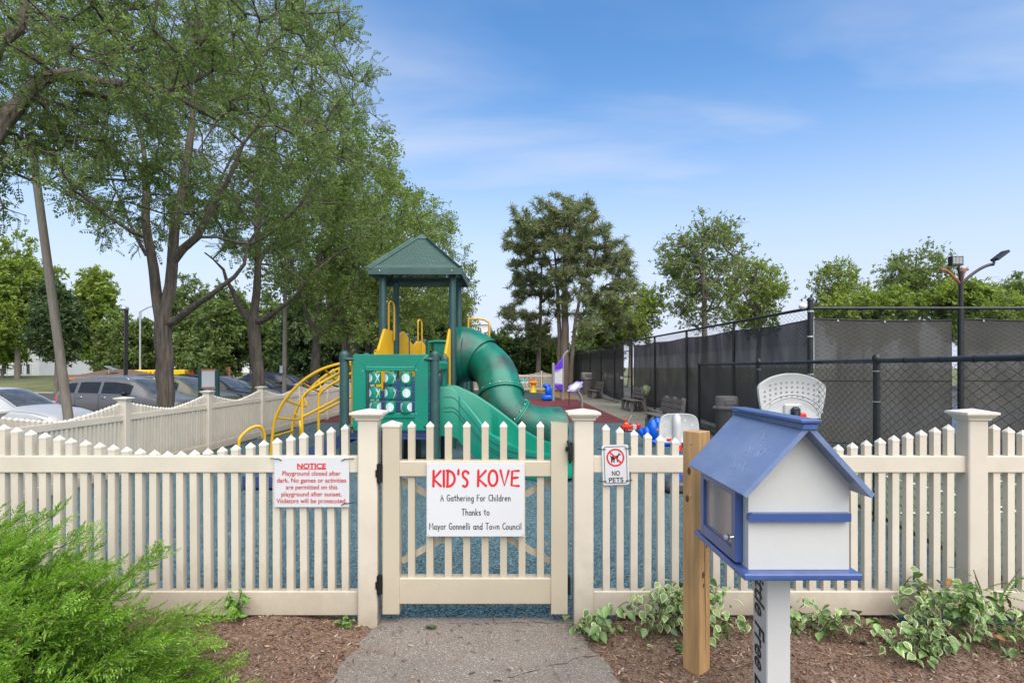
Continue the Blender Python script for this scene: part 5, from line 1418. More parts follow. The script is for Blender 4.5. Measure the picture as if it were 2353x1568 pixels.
m = MB(); m.tube([(.0, -.03, zb_ - .06), (.0, -.035, zb_ + .2), (.0, -.028, zb_ + .29), (.0, -.012, zb_ + .33)], [.045, .05, .045, .02], 14); m.build('backboard_socket', 'toy_grey', bb, smooth=True)
m = MB(); m.lathe([(.062, zb_ - .09), (.062, zb_ - .02)], 18, c=(0, -.02, 0)); m.build('collar', 'toy_red', t, smooth=True)
m = MB(); m.lathe([(.046, .12), (.046, zb_ - .08)], 18, c=(0, -.02, 0)); m.lathe([(.055, .10), (.055, .15)], 18, c=(0, -.02, 0)); m.build('pole', 'toy_blue', t, smooth=True)
m = MB(); m.bbox(-.16, .26, -.20, .30, .0, .13, .035); m.build('base', 'toy_base', t, smooth=True)
m = MB(); m.tube([(.17 * math.cos(a * PI / 12) , .20 + .15 * math.sin(a * PI / 12), zb_ + .12) for a in range(24)], .012, 8, closed=True); m.build('hoop_ring', 'toy_orange', t, smooth=True)
# big hoop behind the book box
t = thing('toy_basketball_hoop', 'taller basketball hoop with wide dimpled fan backboard behind the book box', 'toy hoop', (3.21, 7.0, 0))
W, H, zb_ = 156 * o_, 104 * o_, EYE - (961 - HY) * o_
ol = smooth_poly(backboard_outline(1, 1, 'fan'))
m = MB(); dished(m, ol, W, H, 0, .02, FRONT(0, 0, zb_)); bb = m.build('backboard', 'toy_grey', t, smooth=True)
dm = MB(); dm.lathe([(.013, .0), (.012, .003), (.009, .0035), (.003, .0012)], 10, M=FRONT(0, 0, 0).to_3x3().to_4x4()); dme = dm.mesh('dimple', 'can_lid')
for i in range(11):
    u = (i - 5) / 5
    for k in range(6):
        z = .36 + .105 * k + .02 - .10 * u * u
        if z < .30 + .0 * u or z > .90 - .22 * u * u: continue
        if (u * u) * 1.4 + ((z - .05) / .42) ** 2 < 1.0: continue
        link('dimple', dme, bb, (u * .40 * W, -.0152, zb_ + z * H))
for rr_, nm in ((.46, 'inner_rib'), (.40, 'inner_rib')):
    m = MB(); m.tube([(rr_ * W * math.cos(R(12 + 156 * i / 18)), -.016, zb_ + (.02 + 1.12 * rr_ * math.sin(R(12 + 156 * i / 18))) * H) for i in range(19)], .006, 6); m.build(nm, 'toy_grey', bb, smooth=True)
m = MB(); m.bbox(-.10, .10, -.045, -.016, .0, .16, .02); m.build('hoop_bracket', 'toy_grey', bb, loc=(0, 0, zb_ + .01))
m = MB(); m.bbox(-.055, .055, -.09, -.03, .02, .14, .03); m.build('bracket_cover', 'car_navy', bb, smooth=True, loc=(.02, 0, zb_))
m = MB(); m.bbox(.06, .15, -.07, -.02, -.02, .07, .02); m.build('bracket_clip', 'toy_red', bb, smooth=True, loc=(.0, 0, zb_))
m = MB(); m.lathe([(.045, .05), (.045, zb_ + .1)], 16, c=(.02, -.05, 0)); m.build('pole', 'toy_base', t, smooth=True)
m = MB(); m.bbox(-.26, .30, -.28, .28, 0, .16, .04); m.build('base', 'toy_base', t, smooth=True)
m = MB(); m.tube([(.22 * math.cos(a * PI / 12), .25 + .22 * math.sin(a * PI / 12), zb_ + .06) for a in range(24)], .014, 8, closed=True); m.build('hoop_ring', 'toy_red', t, smooth=True)
# fire truck
t = thing('toy_fire_truck', 'red toy fire truck with raised ladder beside the nearest bench', 'toy truck', (2.62, 13.4, 0), R(8))
m = MB(); m.bbox(-.22, .02, -.075, .075, .05, .14, .012); m.bbox(.10, .20, -.075, .075, .05, .17, .02); m.build('truck_body', 'toy_red', t)
m = MB(); m.bbox(.02, .10, -.077, .077, .045, .15, .008); m.box(-.21, .18, -.06, .06, .03, .05); m.build('chassis', 'toy_grey', t)
for x in (-.15, .14):
    for y in (-.08, .08):
        wl_ = MB(); wl_.lathe([(.02, -.02), (.042, -.02), (.045, -.014), (.045, .014), (.042, .02), (.02, .02)], 16, M=Matrix.Rotation(R(90), 4, 'X')); whl = wl_.build('wheel', 'tyre', t, smooth=True, loc=(x, y, .045))
        c_ = MB(); c_.lathe([(.022, -.021), (.022, .021)], 12, M=Matrix.Rotation(R(90), 4, 'X')); c_.build('hub', 'toy_red', whl)
m = MB(); m.bbox(-.16, -.06, -.04, .04, .14, .20, .02); m.build('turntable', 'toy_orange', t, smooth=True)
m = MB(); m.tube([(-.14, 0, .18), (-.15, 0, .26), (-.11, 0, .27), (-.07, 0, .22)], .014, 8); m.build('ladder_frame', 'toy_red', t, smooth=True)
m = MB(); m.tube([(-.07, 0, .21), (-.02, 0, .29), (.01, 0, .345)], [.02, .024, .026], 10); m.build('water_cannon', 'steel', t, smooth=True)
# blue ride-on toy behind the little hoop
t = thing('toy_seesaw', 'bright blue plastic rocker toy lying behind the low hoop backboard', 'toy rocker', (2.62, 10.9, 0), R(-6))
m = MB(); m.tube(catmull([(-.34, 0, .30), (-.22, 0, .15), (-.05, 0, .07), (.2, 0, .055), (.45, 0, .07), (.62, 0, .15)], 5), [.05] * 26, 12); m.build('rocker_body', 'toy_blue', t, smooth=True)
m = MB(); m.ellipsoid((-.10, 0, .30), (.11, .12, .19), 14, 10); m.ellipsoid((-.02, 0, .42), (.07, .09, .10), 12, 8); m.ellipsoid((-.2, 0, .24), (.09, .10, .12), 12, 8); m.build('seat_back', 'toy_blue', t, smooth=True)
m = MB(); m.bbox(.42, .62, -.10, .10, .02, .22, .05); tag(m.build('toy_block', 'toy_yellow', smooth=True, loc=(2.62, 10.7, 0)), 'rounded yellow plastic toy on the ground behind the blue rocker', 'toy')
m = MB(); m.ellipsoid((0, 0, .13), (.13, .13, .13), 16, 12); tag(m.build('toy_ball', 'toy_orange', smooth=True, loc=(P(1640, 1000, 9.0).x, 9.0, 0)), 'orange ball half hidden between timber post and book box roof', 'ball')
# purple chime panel
t = thing('chime_panel', 'purple arched musical chime panel between two grey posts', 'play panel', (1.72, 25.4, 0))
x1_, y1_ = .46, .75
m = MB(); m.tube([(0, 0, 0), (0, 0, 1.53)], .058, 12); m.ellipsoid((0, 0, 1.53), (.058, .058, .05), 12, 6); m.build('post', 'play_grey', t, smooth=True)
m = MB(); m.tube(catmull([(x1_, y1_, 0), (x1_, y1_, 1.2), (x1_, y1_, 1.72), (x1_ + .04, y1_, 1.88), (x1_ + .12, y1_, 2.0), (x1_ + .24, y1_, 2.10)], 6), .05, 12); m.build('post', 'play_grey', t, smooth=True)
def chp(u, z): return (x1_ * u, y1_ * u - .0, z)
for nm, zf0, zf1 in (('top_board', lambda u: 1.20 + .20 * u + .10 * (2 * u - 1) ** 2 - .08, lambda u: 1.42 + .42 * u ** 1.6), ('bottom_board', lambda u: .52 - .34 * max(0, u - .35) ** 1.3, lambda u: .74 - .08 * u ** 2)):
    m = MB(); vs = []
    for i in range(13):
        u = .05 + .9 * i / 12
        for dy in (-.025, .025):
            p0, p1 = chp(u, zf0(u)), chp(u, zf1(u)); vs += [(p0[0] - dy * .85, p0[1] + dy * .5, p0[2]), (p1[0] - dy * .85, p1[1] + dy * .5, p1[2])]
    m.add(vs, [f for i in range(12) for f in ((i * 4, i * 4 + 1, i * 4 + 5, i * 4 + 4), (i * 4 + 2, i * 4 + 6, i * 4 + 7, i * 4 + 3), (i * 4 + 1, i * 4 + 3, i * 4 + 7, i * 4 + 5), (i * 4, i * 4 + 4, i * 4 + 6, i * 4 + 2))] + [(0, 2, 3, 1), (48, 49, 51, 50)])
    m.build(nm, 'purple', t)
for k in range(8):
    u = .14 + .74 * k / 7; m = MB(); p = chp(u, 0); m.tube([(p[0], p[1], .66), (p[0], p[1], 1.26 + .10 * u)], .030, 8); m.build('chime_bar', 'toy_white', t, smooth=True)
m = MB(); m.tube([(x1_ * .7, y1_ * .7, .5), (x1_ * .72, y1_ * .72, .1)], .012, 6); m.build('mallet_cord', 'hardware', t)
# purple drum table
t = thing('drum_table', 'tilted lilac star-shaped drum table on two bent grey legs', 'play panel', (2.28, 21.3, 0))
Mt = Txyz(-.06, 0, .70) @ Matrix.Rotation(R(-32), 4, 'Y') @ Matrix.Rotation(R(22), 4, 'X') @ Matrix.Scale(.62, 4)
star = []
for k in range(6):
    a = 60 * k; star += arc(0, 0, .50, .50, a - 9, a + 9, 3) + [(.40 * math.cos(R(a + 30)), .40 * math.sin(R(a + 30)))]
m = MB(); m.prism(star, .03, .07, Mt); m.build('star_top', 'lilac', t)
hexp = [(.33 * math.cos(R(60 * k)), .33 * math.sin(R(60 * k))) for k in range(6)]
m = MB(); m.prism(hexp, .071, .078, Mt); m.build('drum_head', 'toy_white', t)
m = MB(); m.prism([(.42 * math.cos(R(60 * k + 30)), .42 * math.sin(R(60 * k + 30))) for k in range(6)], -.07, -.04, Mt); m.build('under_plate', 'toy_white', t)
for k in range(6):
    a = R(60 * k + 30); m = MB(); m.tube([Mt @ Vector((.36 * math.cos(a), .36 * math.sin(a), -.04)), Mt @ Vector((.36 * math.cos(a), .36 * math.sin(a), .03))], .035, 8); m.build('drum_spacer', 'play_grey', t)
for y in (-.14, .14):
    m = MB(); m.tube(catmull([(.16, y, 0), (.16, y, .22), (.10, y, .42), (.02, y, .55), (-.04, y, .66)], 5), .035, 10); m.build('leg', 'play_grey', t, smooth=True)
m = MB(); m.tube([Mt @ Vector((-.42, -.1, 0)), Vector((-.30, -.1, .10)), Mt @ Vector((-.42, .1, 0))], .012, 6); m.build('mallet_cord', 'hardware', t)
# far toys by the back fence
t = thing('spring_rider', 'small blue rocking toy at the foot of the purple panel', 'toy rocker', (1.46, 25.5, 0))
m = MB(); m.bbox(-.22, .22, -.18, .18, .02, .24, .06); m.build('base', 'toy_blue', t, smooth=True)
m = MB(); m.ellipsoid((.04, 0, .42), (.13, .15, .24), 12, 8); m.ellipsoid((-.02, 0, .62), (.16, .12, .10), 12, 8); m.bbox(.10, .22, -.12, .12, .2, .55, .04); m.build('rider_body', 'toy_blue', t, smooth=True)
c = G(1211, 900); 
t = thing('play_table', 'white toddler activity table by the far picket fence', 'toy table', (c.x, 34.0, 0))
m = MB(); m.bbox(-.42, .42, -.3, .3, .50, .56, .03); m.build('table_top', 'toy_white', t, smooth=True)
for sx in (-1, 1):
    for sy in (-1, 1): m = MB(); m.tube([(sx * .36, sy * .24, .52), (sx * .40, sy * .26, 0)], .04, 8); m.build('leg', 'toy_teal' if sx < 0 else 'toy_white', t)
for x, mt, h_ in ((-.28, 'toy_teal', .22), (-.12, 'toy_teal', .16), (.2, 'toy_red', .18)): m = MB(); m.lathe([(.05, .56), (.07, .56 + h_ * .5), (.03, .56 + h_)], 10, c=(x, 0, 0)); m.build('toy_knob', mt, t, smooth=True)
t = thing('mushroom_stool', 'yellow toddler stool with orange cap by the far fence', 'toy stool', (G(1223, 900).x + .02, 33.8, 0))
m = MB(); m.lathe([(.20, 0), (.13, .3), (.14, .5)], 14); m.build('stem', 'toy_yellow', t, smooth=True)
m = MB(); m.lathe([(.26, .5), (.28, .55), (.22, .62), (.05, .65)], 16); m.build('cap', 'toy_orange', t, smooth=True)
# ------------------------------------------------------------------ cars
def car(name, label, cat, kind, paint, x, y, heading, z=LOT + .006):
    t = thing(name, label, cat, (x, y, z), heading, 'cars parked along the left fence')
    if kind == 'suv':
        L = 4.65; W_ = .92
        st = np.array([  # x, sill, belt(side shoulder), top centre, half width, half width at top
            (0.00, .45, .78, .84, .66, .55), (.03, .36, 1.00, 1.08, .76, .60), (.10, .30, 1.07, 1.22, .84, .62), (.30, .27, 1.12, 1.50, .90, .60), (.55, .25, 1.13, 1.62, .92, .62), (1.2, .25, 1.12, 1.68, .925, .64), (2.2, .25, 1.10, 1.68, .925, .65),
            (2.75, .25, 1.08, 1.60, .925, .63), (3.1, .25, 1.06, 1.40, .925, .66), (3.45, .25, 1.03, 1.16, .92, .72), (3.60, .25, 1.01, 1.09, .915, .74), (4.1, .26, .93, 1.01, .90, .70), (4.45, .28, .84, .95, .84, .62), (4.58, .32, .74, .84, .76, .56), (4.65, .40, .62, .70, .66, .50)])
        wins = ((.42, .86, .25), (.98, 1.72, .0), (1.82, 2.86, .0)); shield = (2.72, 3.50); back = (.10, .42); wx = (.86, 3.72); wr = .35
    else:
        L = 4.8; W_ = .91
        st = np.array([
            (0.00, .45, .78, .84, .62, .52), (.04, .34, .92, .98, .76, .60), (.15, .28, .95, 1.03, .84, .66), (.55, .24, .96, 1.08, .90, .66), (.80, .24, .955, 1.16, .905, .62), (1.2, .23, .95, 1.36, .91, .58), (1.65, .23, .945, 1.46, .91, .59), (2.2, .23, .94, 1.475, .91, .60),
            (2.6, .23, .93, 1.42, .91, .60), (3.0, .23, .92, 1.25, .91, .63), (3.42, .23, .90, 1.03, .905, .70), (3.55, .23, .89, .985, .90, .72), (4.1, .24, .85, .92, .88, .70), (4.5, .27, .75, .84, .83, .62), (4.7, .32, .66, .74, .74, .55), (4.8, .40, .56, .62, .62, .48)])
        wins = ((.98, 1.30, .3), (1.36, 2.12, .0), (2.22, 3.06, .0)); shield = (2.58, 3.46); back = (.72, 1.50); wx = (.95, 3.82); wr = .33
    def smoothed(xq, c):
        s = 0
        for k, wgt in ((-.07, .25), (0, .5), (.07, .25)): s += wgt * np.interp(min(max(xq + k, 0), L), st[:, 0], st[:, c])
        return s
    def sec(xq):
        sill, belt, topz, hw, tw = [smoothed(xq, c) for c in (1, 2, 3, 4, 5)]
        cab = topz - belt
        e_ = min(.075, cab * .5)
        return [(0, sill), (hw * .90, sill), (hw * .985, sill + .16), (hw, sill + (belt - sill) * .62), (hw * .985, belt - .07), (hw * .955, belt), (tw + .03, topz - e_), (tw * .90, topz - e_ * .35), (tw * .5, topz - .006), (0, topz)]
    NS = 70; vs = []; NP = 19
    for i in range(NS + 1):
        xq = L * (.5 - .5 * math.cos(PI * i / NS)) * .5 + L * i / NS * .5
        s = sec(xq); ring = [(xq - L / 2, -p[0], p[1]) for p in s] + [(xq - L / 2, p[0], p[1]) for p in s[-2::-1]]
        vs += ring
    fs = [(i * NP + k, (i + 1) * NP + k, (i + 1) * NP + (k + 1), i * NP + (k + 1)) for i in range(NS) for k in range(NP - 1)]
    fs.append(tuple(range(NP))); fs.append(tuple(NS * NP + k for k in range(NP - 1, -1, -1)))
    m = MB(); m.add(vs, fs); body = m.build('body', paint, t, smooth='full')
    # side glass: patches between shoulder and roof edge, slightly proud
    def side_pt(xq, v, s, out_=.004):
        a, b = sec(xq)[5], sec(xq)[6]; y_ = a[0] + (b[0] - a[0]) * v + out_; z_ = a[1] + (b[1] - a[1]) * v; return (xq - L / 2, s * y_, z_)
    for s in (-1, 1):
        for (xa, xb, cut) in wins:
            m = MB()
            def f_(u, v):
                xx = xa + (xb - xa) * u
                vv = .08 + .74 * v
                if cut: xx = xa + (xb - xa) * (u * (1) + (1 - u) * (cut * v))
                return side_pt(xx, vv, s)
            m.grid(f_, 8, 3)
            if s > 0: m.f = [q[::-1] for q in m.f]
            m.build('window', 'car_glass', t, smooth=True)
        m = MB(); m.tube([side_pt(wins[0][0] + (wins[-1][1] - wins[0][0] + .25) * i / 20, .02, s, .006) for i in range(21)], .009, 6); m.build('window_trim', 'chrome', t, smooth=True)
        for xh in (wins[1][0] + .12, wins[2][0] + .12):
            y_ = sec(xh)[4][0]; z_ = sec(xh)[4][1] - .02; m = MB(); m.bbox(xh - L / 2 - .10, xh - L / 2 + .10, s * (y_ + .012) - .012, s * (y_ + .012) + .012, z_ - .014, z_ + .014, .008); m.build('door_handle', 'chrome' if kind == 'suv' else paint, t, smooth=True)
        xm = wins[-1][1] - .12; y_ = sec(xm)[5][0]; z_ = sec(xm)[5][1]
        m = MB(); m.ellipsoid((xm - L / 2, s * (y_ + .10), z_ + .07), (.09, .11, .075), 12, 8); m.build('mirror', 'trim_black' if paint != 'car_silver' else paint, t, smooth=True)
        for xs_ in (wins[1][0] - .05, wins[1][1] + .05, wins[2][1] + .12):
            q_ = MB(); pts_ = []
            for kk in (2, 3, 4, 5):
                p_ = sec(xs_)[kk]; pts_.append((xs_ - L / 2 + (.10 if xs_ > wins[2][1] and kk == 5 else 0), s * (p_[0] + .002), p_[1]))
            q_.tube(pts_, .006, 4); q_.build('door_seam', 'trim_black', t)
        q_ = MB(); q_.tube([(xq - L / 2, s * (sec(xq)[5][0] * .97), sec(xq)[5][1] + .012) for xq in np.linspace(shield[1] + .05, L - .30, 8)], .006, 4); q_.build('bonnet_seam', 'trim_black', t)
        # head and tail lamps wrapped round the corners
        def corner(xa, xb, za, zb, nm, mt):
            m = MB()
            def g_(u, v):
                xx = xa + (xb - xa) * u; sc2 = sec(xx); p, q2 = sc2[3], sc2[4]
                vv = za + (zb - za) * v; y2 = p[0] + (q2[0] - p[0]) * vv + .006; z2 = p[1] + (q2[1] - p[1]) * vv; return (xx - L / 2, s * y2, z2)
            m.grid(g_, 8, 3)
            if s > 0: m.f = [q[::-1] for q in m.f]
            m.build(nm, mt, t, smooth=True)
        corner(L - .50, L - .06, .45 if kind == 'suv' else .42, 1.0, 'headlight', 'lamp_clear')
        corner(.03, .30, .35, 1.15, 'tail_light', 'lamp_red')
        for xq in wx:
            m = MB(); m.tube([(xq - L / 2 + (wr + .05) * math.cos(a), s * (W_ + .002), wr + (wr + .05) * math.sin(a)) for a in np.linspace(-.2, PI + .2, 22)], .028, 6); m.build('wheel_arch', 'trim_black' if kind == 'suv' else paint, t, smooth=True)
            M = Matrix.Rotation(R(90), 4, 'X')
            m = MB(); m.lathe([(wr - .09, -.11), (wr - .02, -.115), (wr, -.08), (wr, .08), (wr - .02, .115), (wr - .09, .11)], 28, M=M); wh = m.build('wheel', 'tyre', t, smooth=True, loc=(xq - L / 2, s * (W_ - .09), wr))
            m = MB(); m.lathe([(wr - .10, -.117), (wr - .13, -.105), (.06, -.10), (.04, -.112), (.01, -.114)], 20, M=M); m.lathe([(wr - .10, .117), (wr - .13, .105), (.06, .10), (.04, .112), (.01, .114)], 20, M=M); m.build('rim', 'rim', wh, smooth=True)
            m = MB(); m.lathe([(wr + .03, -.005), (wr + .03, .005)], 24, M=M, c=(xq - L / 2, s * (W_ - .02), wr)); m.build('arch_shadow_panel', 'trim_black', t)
    # windscreens over the top surface
    def top_pt(xq, u, out_=.005):
        sc2 = sec(xq); ys = [sc2[6][0], sc2[7][0], sc2[8][0], 0]; zs = [sc2[6][1], sc2[7][1], sc2[8][1], sc2[9][1]]
        a = abs(2 * u - 1) * .90 * ys[0]; z_ = np.interp(a, ys[::-1], zs[::-1]); return (xq - L / 2, math.copysign(a, 2 * u - 1), z_ + out_)
    for (xa, xb), nm in ((shield, 'windscreen'), (back, 'rear_window')):
        m = MB(); m.grid(lambda u, v: top_pt(xa + (xb - xa) * u, v), 10, 10); m.build(nm, 'car_shield', t, smooth='full')
    # grille, bumper, plate
    zf = sec(L - .1)[5][1]
    m = MB(); m.grid(lambda u, v: ((lambda xx, ww: (L / 2 - .055 - .25 * (2 * u - 1) ** 2 * .35 + .045 + (.05 if kind == 'suv' else .03) * (1 - v), ww * (2 * u - 1), .50 + (zf - .58) * v))(0, .46)), 12, 4); m.build('grille', 'trim_black', t, smooth=True)
    m = MB(); m.tube([(L / 2 + .03 - .09 * (2 * u - 1) ** 2, .45 * (2 * u - 1), zf - .09) for u in np.linspace(0, 1, 13)], .014, 6); m.build('grille_trim', 'chrome', t, smooth=True)
    m = MB(); m.lathe([(.06, 0), (.055, .02), (.02, .022)], 12, M=Matrix.Rotation(R(90), 4, 'Y'), c=(L / 2 + .02, 0, zf - .16)); m.build('badge', 'chrome', t)
    if kind == 'suv':
        for s in (-1, 1):
            pts = [(xq - L / 2, s * (sec(xq)[7][0] + .02), sec(xq)[7][1] + .045 - (.05 if xq in (.6, 2.6) else 0)) for xq in (.6, .75, 1.2, 1.7, 2.2, 2.5, 2.6)]
            m = MB(); m.tube(pts, .016, 6); m.build('roof_rail', 'chrome' if paint == 'car_grey' else 'trim_black', t, smooth=True)
    return t
HD = R(-7)
car('parked_car', 'silver sedan nearest the left edge, nose by the leaning pole', 'car', 'sedan', 'car_silver', -13.55, 16.2, HD)
car('parked_car', 'dark grey SUV with roof rails parked behind the leaning pole', 'car', 'suv', 'car_grey', -12.75, 20.6, HD)
car('parked_car', 'olive green SUV parked between the dark grey and black SUVs', 'car', 'suv', 'car_olive', -12.8, 23.4, HD)
car('parked_car', 'black SUV with its grille behind the white notice board', 'car', 'suv', 'car_black', -12.75, 26.1, HD)
car('parked_car', 'mid grey sedan mostly hidden behind the black SUV', 'car', 'sedan', 'car_midgrey', -13.20, 28.7, HD)
car('parked_car', 'black sedan parked beside the second locust trunk', 'car', 'sedan', 'car_black', -13.00, 31.4, HD)
car('parked_car', 'dark navy SUV parked beyond the second locust trunk', 'car', 'suv', 'car_navy', -12.90, 34.2, HD)
car('parked_car', 'farthest black sedan beside the thin wooden pole', 'car', 'sedan', 'car_black', -12.70, 37.0, HD)

# ------------------------------------------------------------------ poles, boards, buildings beyond
t = thing('leaning_pole', 'weathered wooden pole leaning left with a floodlight near its top', 'pole', (0, 0, 0))
b_, tp2_ = P(168, 1040, 11.0), P(64, 268, 11.0)
m = MB(); m.tube([b_.lerp(tp2_, k / 10) for k in range(11)], [.082 - .022 * k / 10 for k in range(11)], 14); m.build('shaft', 'pole_wood', t, smooth=True)
fl = P(122, 285, 10.9)
m = MB(); m.tube([P(76, 312, 11), P(100, 314, 10.95), P(112, 300, 10.9)], .02, 8); m.build('bracket', 'trim_black', t, smooth=True)
m = MB(); m.bbox(-.19, .19, -.14, .14, -.14, .16, .05, M=Matrix.Rotation(R(18), 4, 'Y')); m.build('floodlight', 'trim_black', t, loc=fl)
m = MB(); m.tube([P(76, 335, 11), P(20, 320, 11.1), P(-30, 308, 11.2)], .03, 8); m.build('side_arm', 'pole_wood', t, smooth=True)
t = thing('thin_pole', 'thin straight wooden pole among the parked cars', 'pole', (0, 0, 0))
m = MB(); a, b_ = P(652, 945, 20.5), P(657, 520, 20.5); m.tube([a, a.lerp(b_, .5), b_], [.075, .065, .055], 12); m.build('shaft', 'pole_wood', t, smooth=True)
m = MB(); m.box(-.05, .05, -.05, .05, -.12, .12); m.build('meter_box', 'steel', t, loc=P(647, 848, 20.4))
t = thing('lot_light', 'dark square street light pole with camera head beyond the cars', 'street light', (0, 0, 0))
a, b_ = P(288, 900, 30), P(290.5, 705, 30)
m = MB(); m.tube([a, b_], .11, 4); m.build('mast', 'trim_black', t)
m = MB(); m.ellipsoid(P(287, 709, 29.9), (.16, .25, .12), 12, 8); m.build('lamp_head', 'steel', t, smooth=True)
t = thing('far_light', 'slender grey light pole far behind the first locust trunk', 'street light', (0, 0, 0))
m = MB(); m.tube([P(322, 900, 48), P(322, 715, 48)], .09, 8); m.build('mast', 'steel', t)
m = MB(); m.tube([P(322, 716, 48), P(340, 706, 48), P(352, 703, 48)], .05, 6); m.build('arm', 'steel', t)
t = thing('notice_board', 'blank white notice board on two dark posts before the black SUV', 'board', (0, 0, 0))
for px in (460.5, 499): m = MB(); a, b_ = P(px, 950, 15.6), P(px, 846 + (px - 460) * .05, 15.6); m.bbox(-.045, .045, -.045, .045, LOT, b_.z, .005); m.build('post', 'green_post', t, loc=(a.x, 15.6, 0))
a, b_ = P(464, 888, 15.58), P(496, 851, 15.58)
m = MB(); m.box(a.x, b_.x, 15.56, 15.59, a.z, b_.z); m.build('panel', 'board_white', t)
for z_ in (a.z - .02, b_.z + .02): m = MB(); m.box(a.x - .01, b_.x + .01, 15.55, 15.60, z_ - .02, z_ + .02); m.build('edge_strip', 'fascia', t)
t = thing('rusty_sign_post', 'rusty red steel post standing behind the black sedan', 'post', (0, 0, 0))
m = MB(); a, b_ = P(527, 905, 33), P(527, 842, 33); m.tube([a, b_], .06, 6); m.bar(P(519, 848, 33), P(529, 848, 33), .04, .06); m.build('shaft', 'rust', t)
# small brown-roofed kiosk
t = thing('kiosk', 'low brown shingled hip roof of a kiosk behind the parked cars', 'building', (0, 0, 0))
Y = 40.
e0, e1, eh, rh = P(157, 867, Y).x, P(282, 867, Y).x, P(0, 866, Y).z, P(0, 849, Y).z
base = terrain_h(-26, Y)
m = MB(); m.box(e0 + .3, e1 - .3, Y + .3, Y + 4.5, base, eh); m.build('wall', 'fascia', t)
V = [(e0, Y - .2, eh), (e1, Y - .2, eh), (e1, Y + 5, eh), (e0, Y + 5, eh), (e0 + .9, Y + 2.4, rh), (e1 - .9, Y + 2.4, rh)]
m = MB(); m.add(V, [(0, 1, 5, 4), (1, 2, 5), (2, 3, 4, 5), (3, 0, 4)]); rf = m.build('roof', 'shingle', t)
m = MB(); m.box(e0, e1, Y - .23, Y - .2, eh - .14, eh + .01); m.build('fascia_board', 'fascia', t)
m = MB(); m.tube([(e0 + 2.0, Y + 1.0, eh + .2), (e0 + 2.0, Y + 1.0, rh + .05)], .03, 6); m.bar((e0 + 1.9, Y + .9, rh + .25), (e0 + 2.6, Y + .9, rh - .02), .5, .04); m.build('solar_panel', 'steel', rf)
for k in range(4):
    f = .18 + .2 * k; c0 = Vector(V[0]).lerp(Vector(V[4]), f); c1 = Vector(V[1]).lerp(Vector(V[5]), f); m = MB(); m.bar(c0 + Vector((0, -.01, .01)), c1 + Vector((0, -.01, .01)), .02, .03); m.build('shingle_course', 'shingle', rf)
# yellow delivery trailer with red lettering
t = thing('delivery_truck', 'yellow delivery trailer with red lettering glimpsed behind the first trunk', 'truck', (0, 0, 0))
Y = 46.
x0_, x1_ = P(279, 0, Y).x, P(424, 0, Y).x; z1_ = P(0, 851, Y).z; zb2 = LOT + .5
m = MB(); m.bbox(x0_, x1_, Y, Y + 2.4, zb2, z1_ + .05, .04); m.build('box_body', 'truck_yellow', t)
k = Y / FPX
lt = text_mesh('W.B.MASON', 26 * k, 'dark_red_ink', 104 * k, bold=.03)
o = link('lettering', lt, t); o.matrix_local = FRONT(P(347, 0, Y).x, Y - .01, P(0, 872, Y).z)
m = MB(); m.box(x1_ + .2, x1_ + 2.0, Y + .1, Y + 2.3, LOT + .5, LOT + 1.9); m.build('cab', 'toy_red', t)
for px in (300, 312, 400, 412):
    m = MB(); m.lathe([(.2, -.12), (.48, -.12), (.5, 0), (.48, .12), (.2, .12)], 16, M=Matrix.Rotation(R(90), 4, 'X')); m.build('wheel', 'tyre', t, smooth=True, loc=(P(px, 0, Y).x, Y + .2, LOT + .5))
# white apartment building, far left, and the long pale block behind the trees
t = thing('white_house', 'white clapboard house with dark windows at the far left', 'building', (0, 0, 0))
Y = 66.; x0_, x1_ = P(-90, 0, Y).x, P(90, 0, Y).x; zt = P(0, 770, Y).z; zb2 = terrain_h(-50, 66) - .1
m = MB(); m.box(x0_, x1_, Y, Y + 9, zb2, zt); m.build('wall', 'siding', t)
for i in range(14):
    m = MB(); z_ = zb2 + (zt - zb2) * i / 14; m.box(x0_ - .02, x1_ + .02, Y - .03, Y, z_, z_ + .05); m.build('clapboard', 'siding', t)
for px in (12, 38, 48, 66): 
    m = MB(); a, b_ = P(px - 4, 858, Y), P(px + 4, 836, Y); m.box(a.x, b_.x, Y - .06, Y - .035, a.z, b_.z); wn = m.build('window', 'window_dark', t)
    m = MB(); m.box(a.x - .08, a.x, Y - .09, Y - .03, a.z, b_.z); m.box(b_.x, b_.x + .08, Y - .09, Y - .03, a.z, b_.z); m.box(a.x - .08, b_.x + .08, Y - .1, Y - .03, b_.z, b_.z + .1); m.build('window_frame', 'sign_white', wn)
m = MB(); m.add([(x0_ - .5, Y - .5, zt), (x1_ + .5, Y - .5, zt), (x1_ + .5, Y + 9.5, zt), (x0_ - .5, Y + 9.5, zt), (x0_ + 3, Y + 4.5, zt + 2), (x1_ - 3, Y + 4.5, zt + 2)], [(0, 1, 5, 4), (1, 2, 5), (2, 3, 4, 5), (3, 0, 4), (3, 2, 1, 0)]); m.build('roof', 'shingle', t)
t = thing('pale_warehouse', 'long pale warehouse numbered 46 showing through the trees', 'building', (0, 0, 0))
Y = 95.; x0_, x1_ = P(190, 0, Y).x, P(1120, 0, Y).x; zt = P(0, 745, Y).z
m = MB(); m.box(x0_, x1_, Y, Y + 30, -1.2, zt); m.build('wall', 'siding', t)
m = MB(); m.box(x0_ - .02, x1_ + .02, Y - .06, Y - .01, P(0, 782, Y).z, P(0, 772, Y).z); m.build('blue_band', 'court_blue', t)
for i in range(24):
    m = MB(); xx = x0_ + (x1_ - x0_) * (i + .5) / 24; m.box(xx - 1.0, xx + 1.0, Y - .08, Y - .02, 2.2, 3.8); m.build('window', 'window_dark', t)
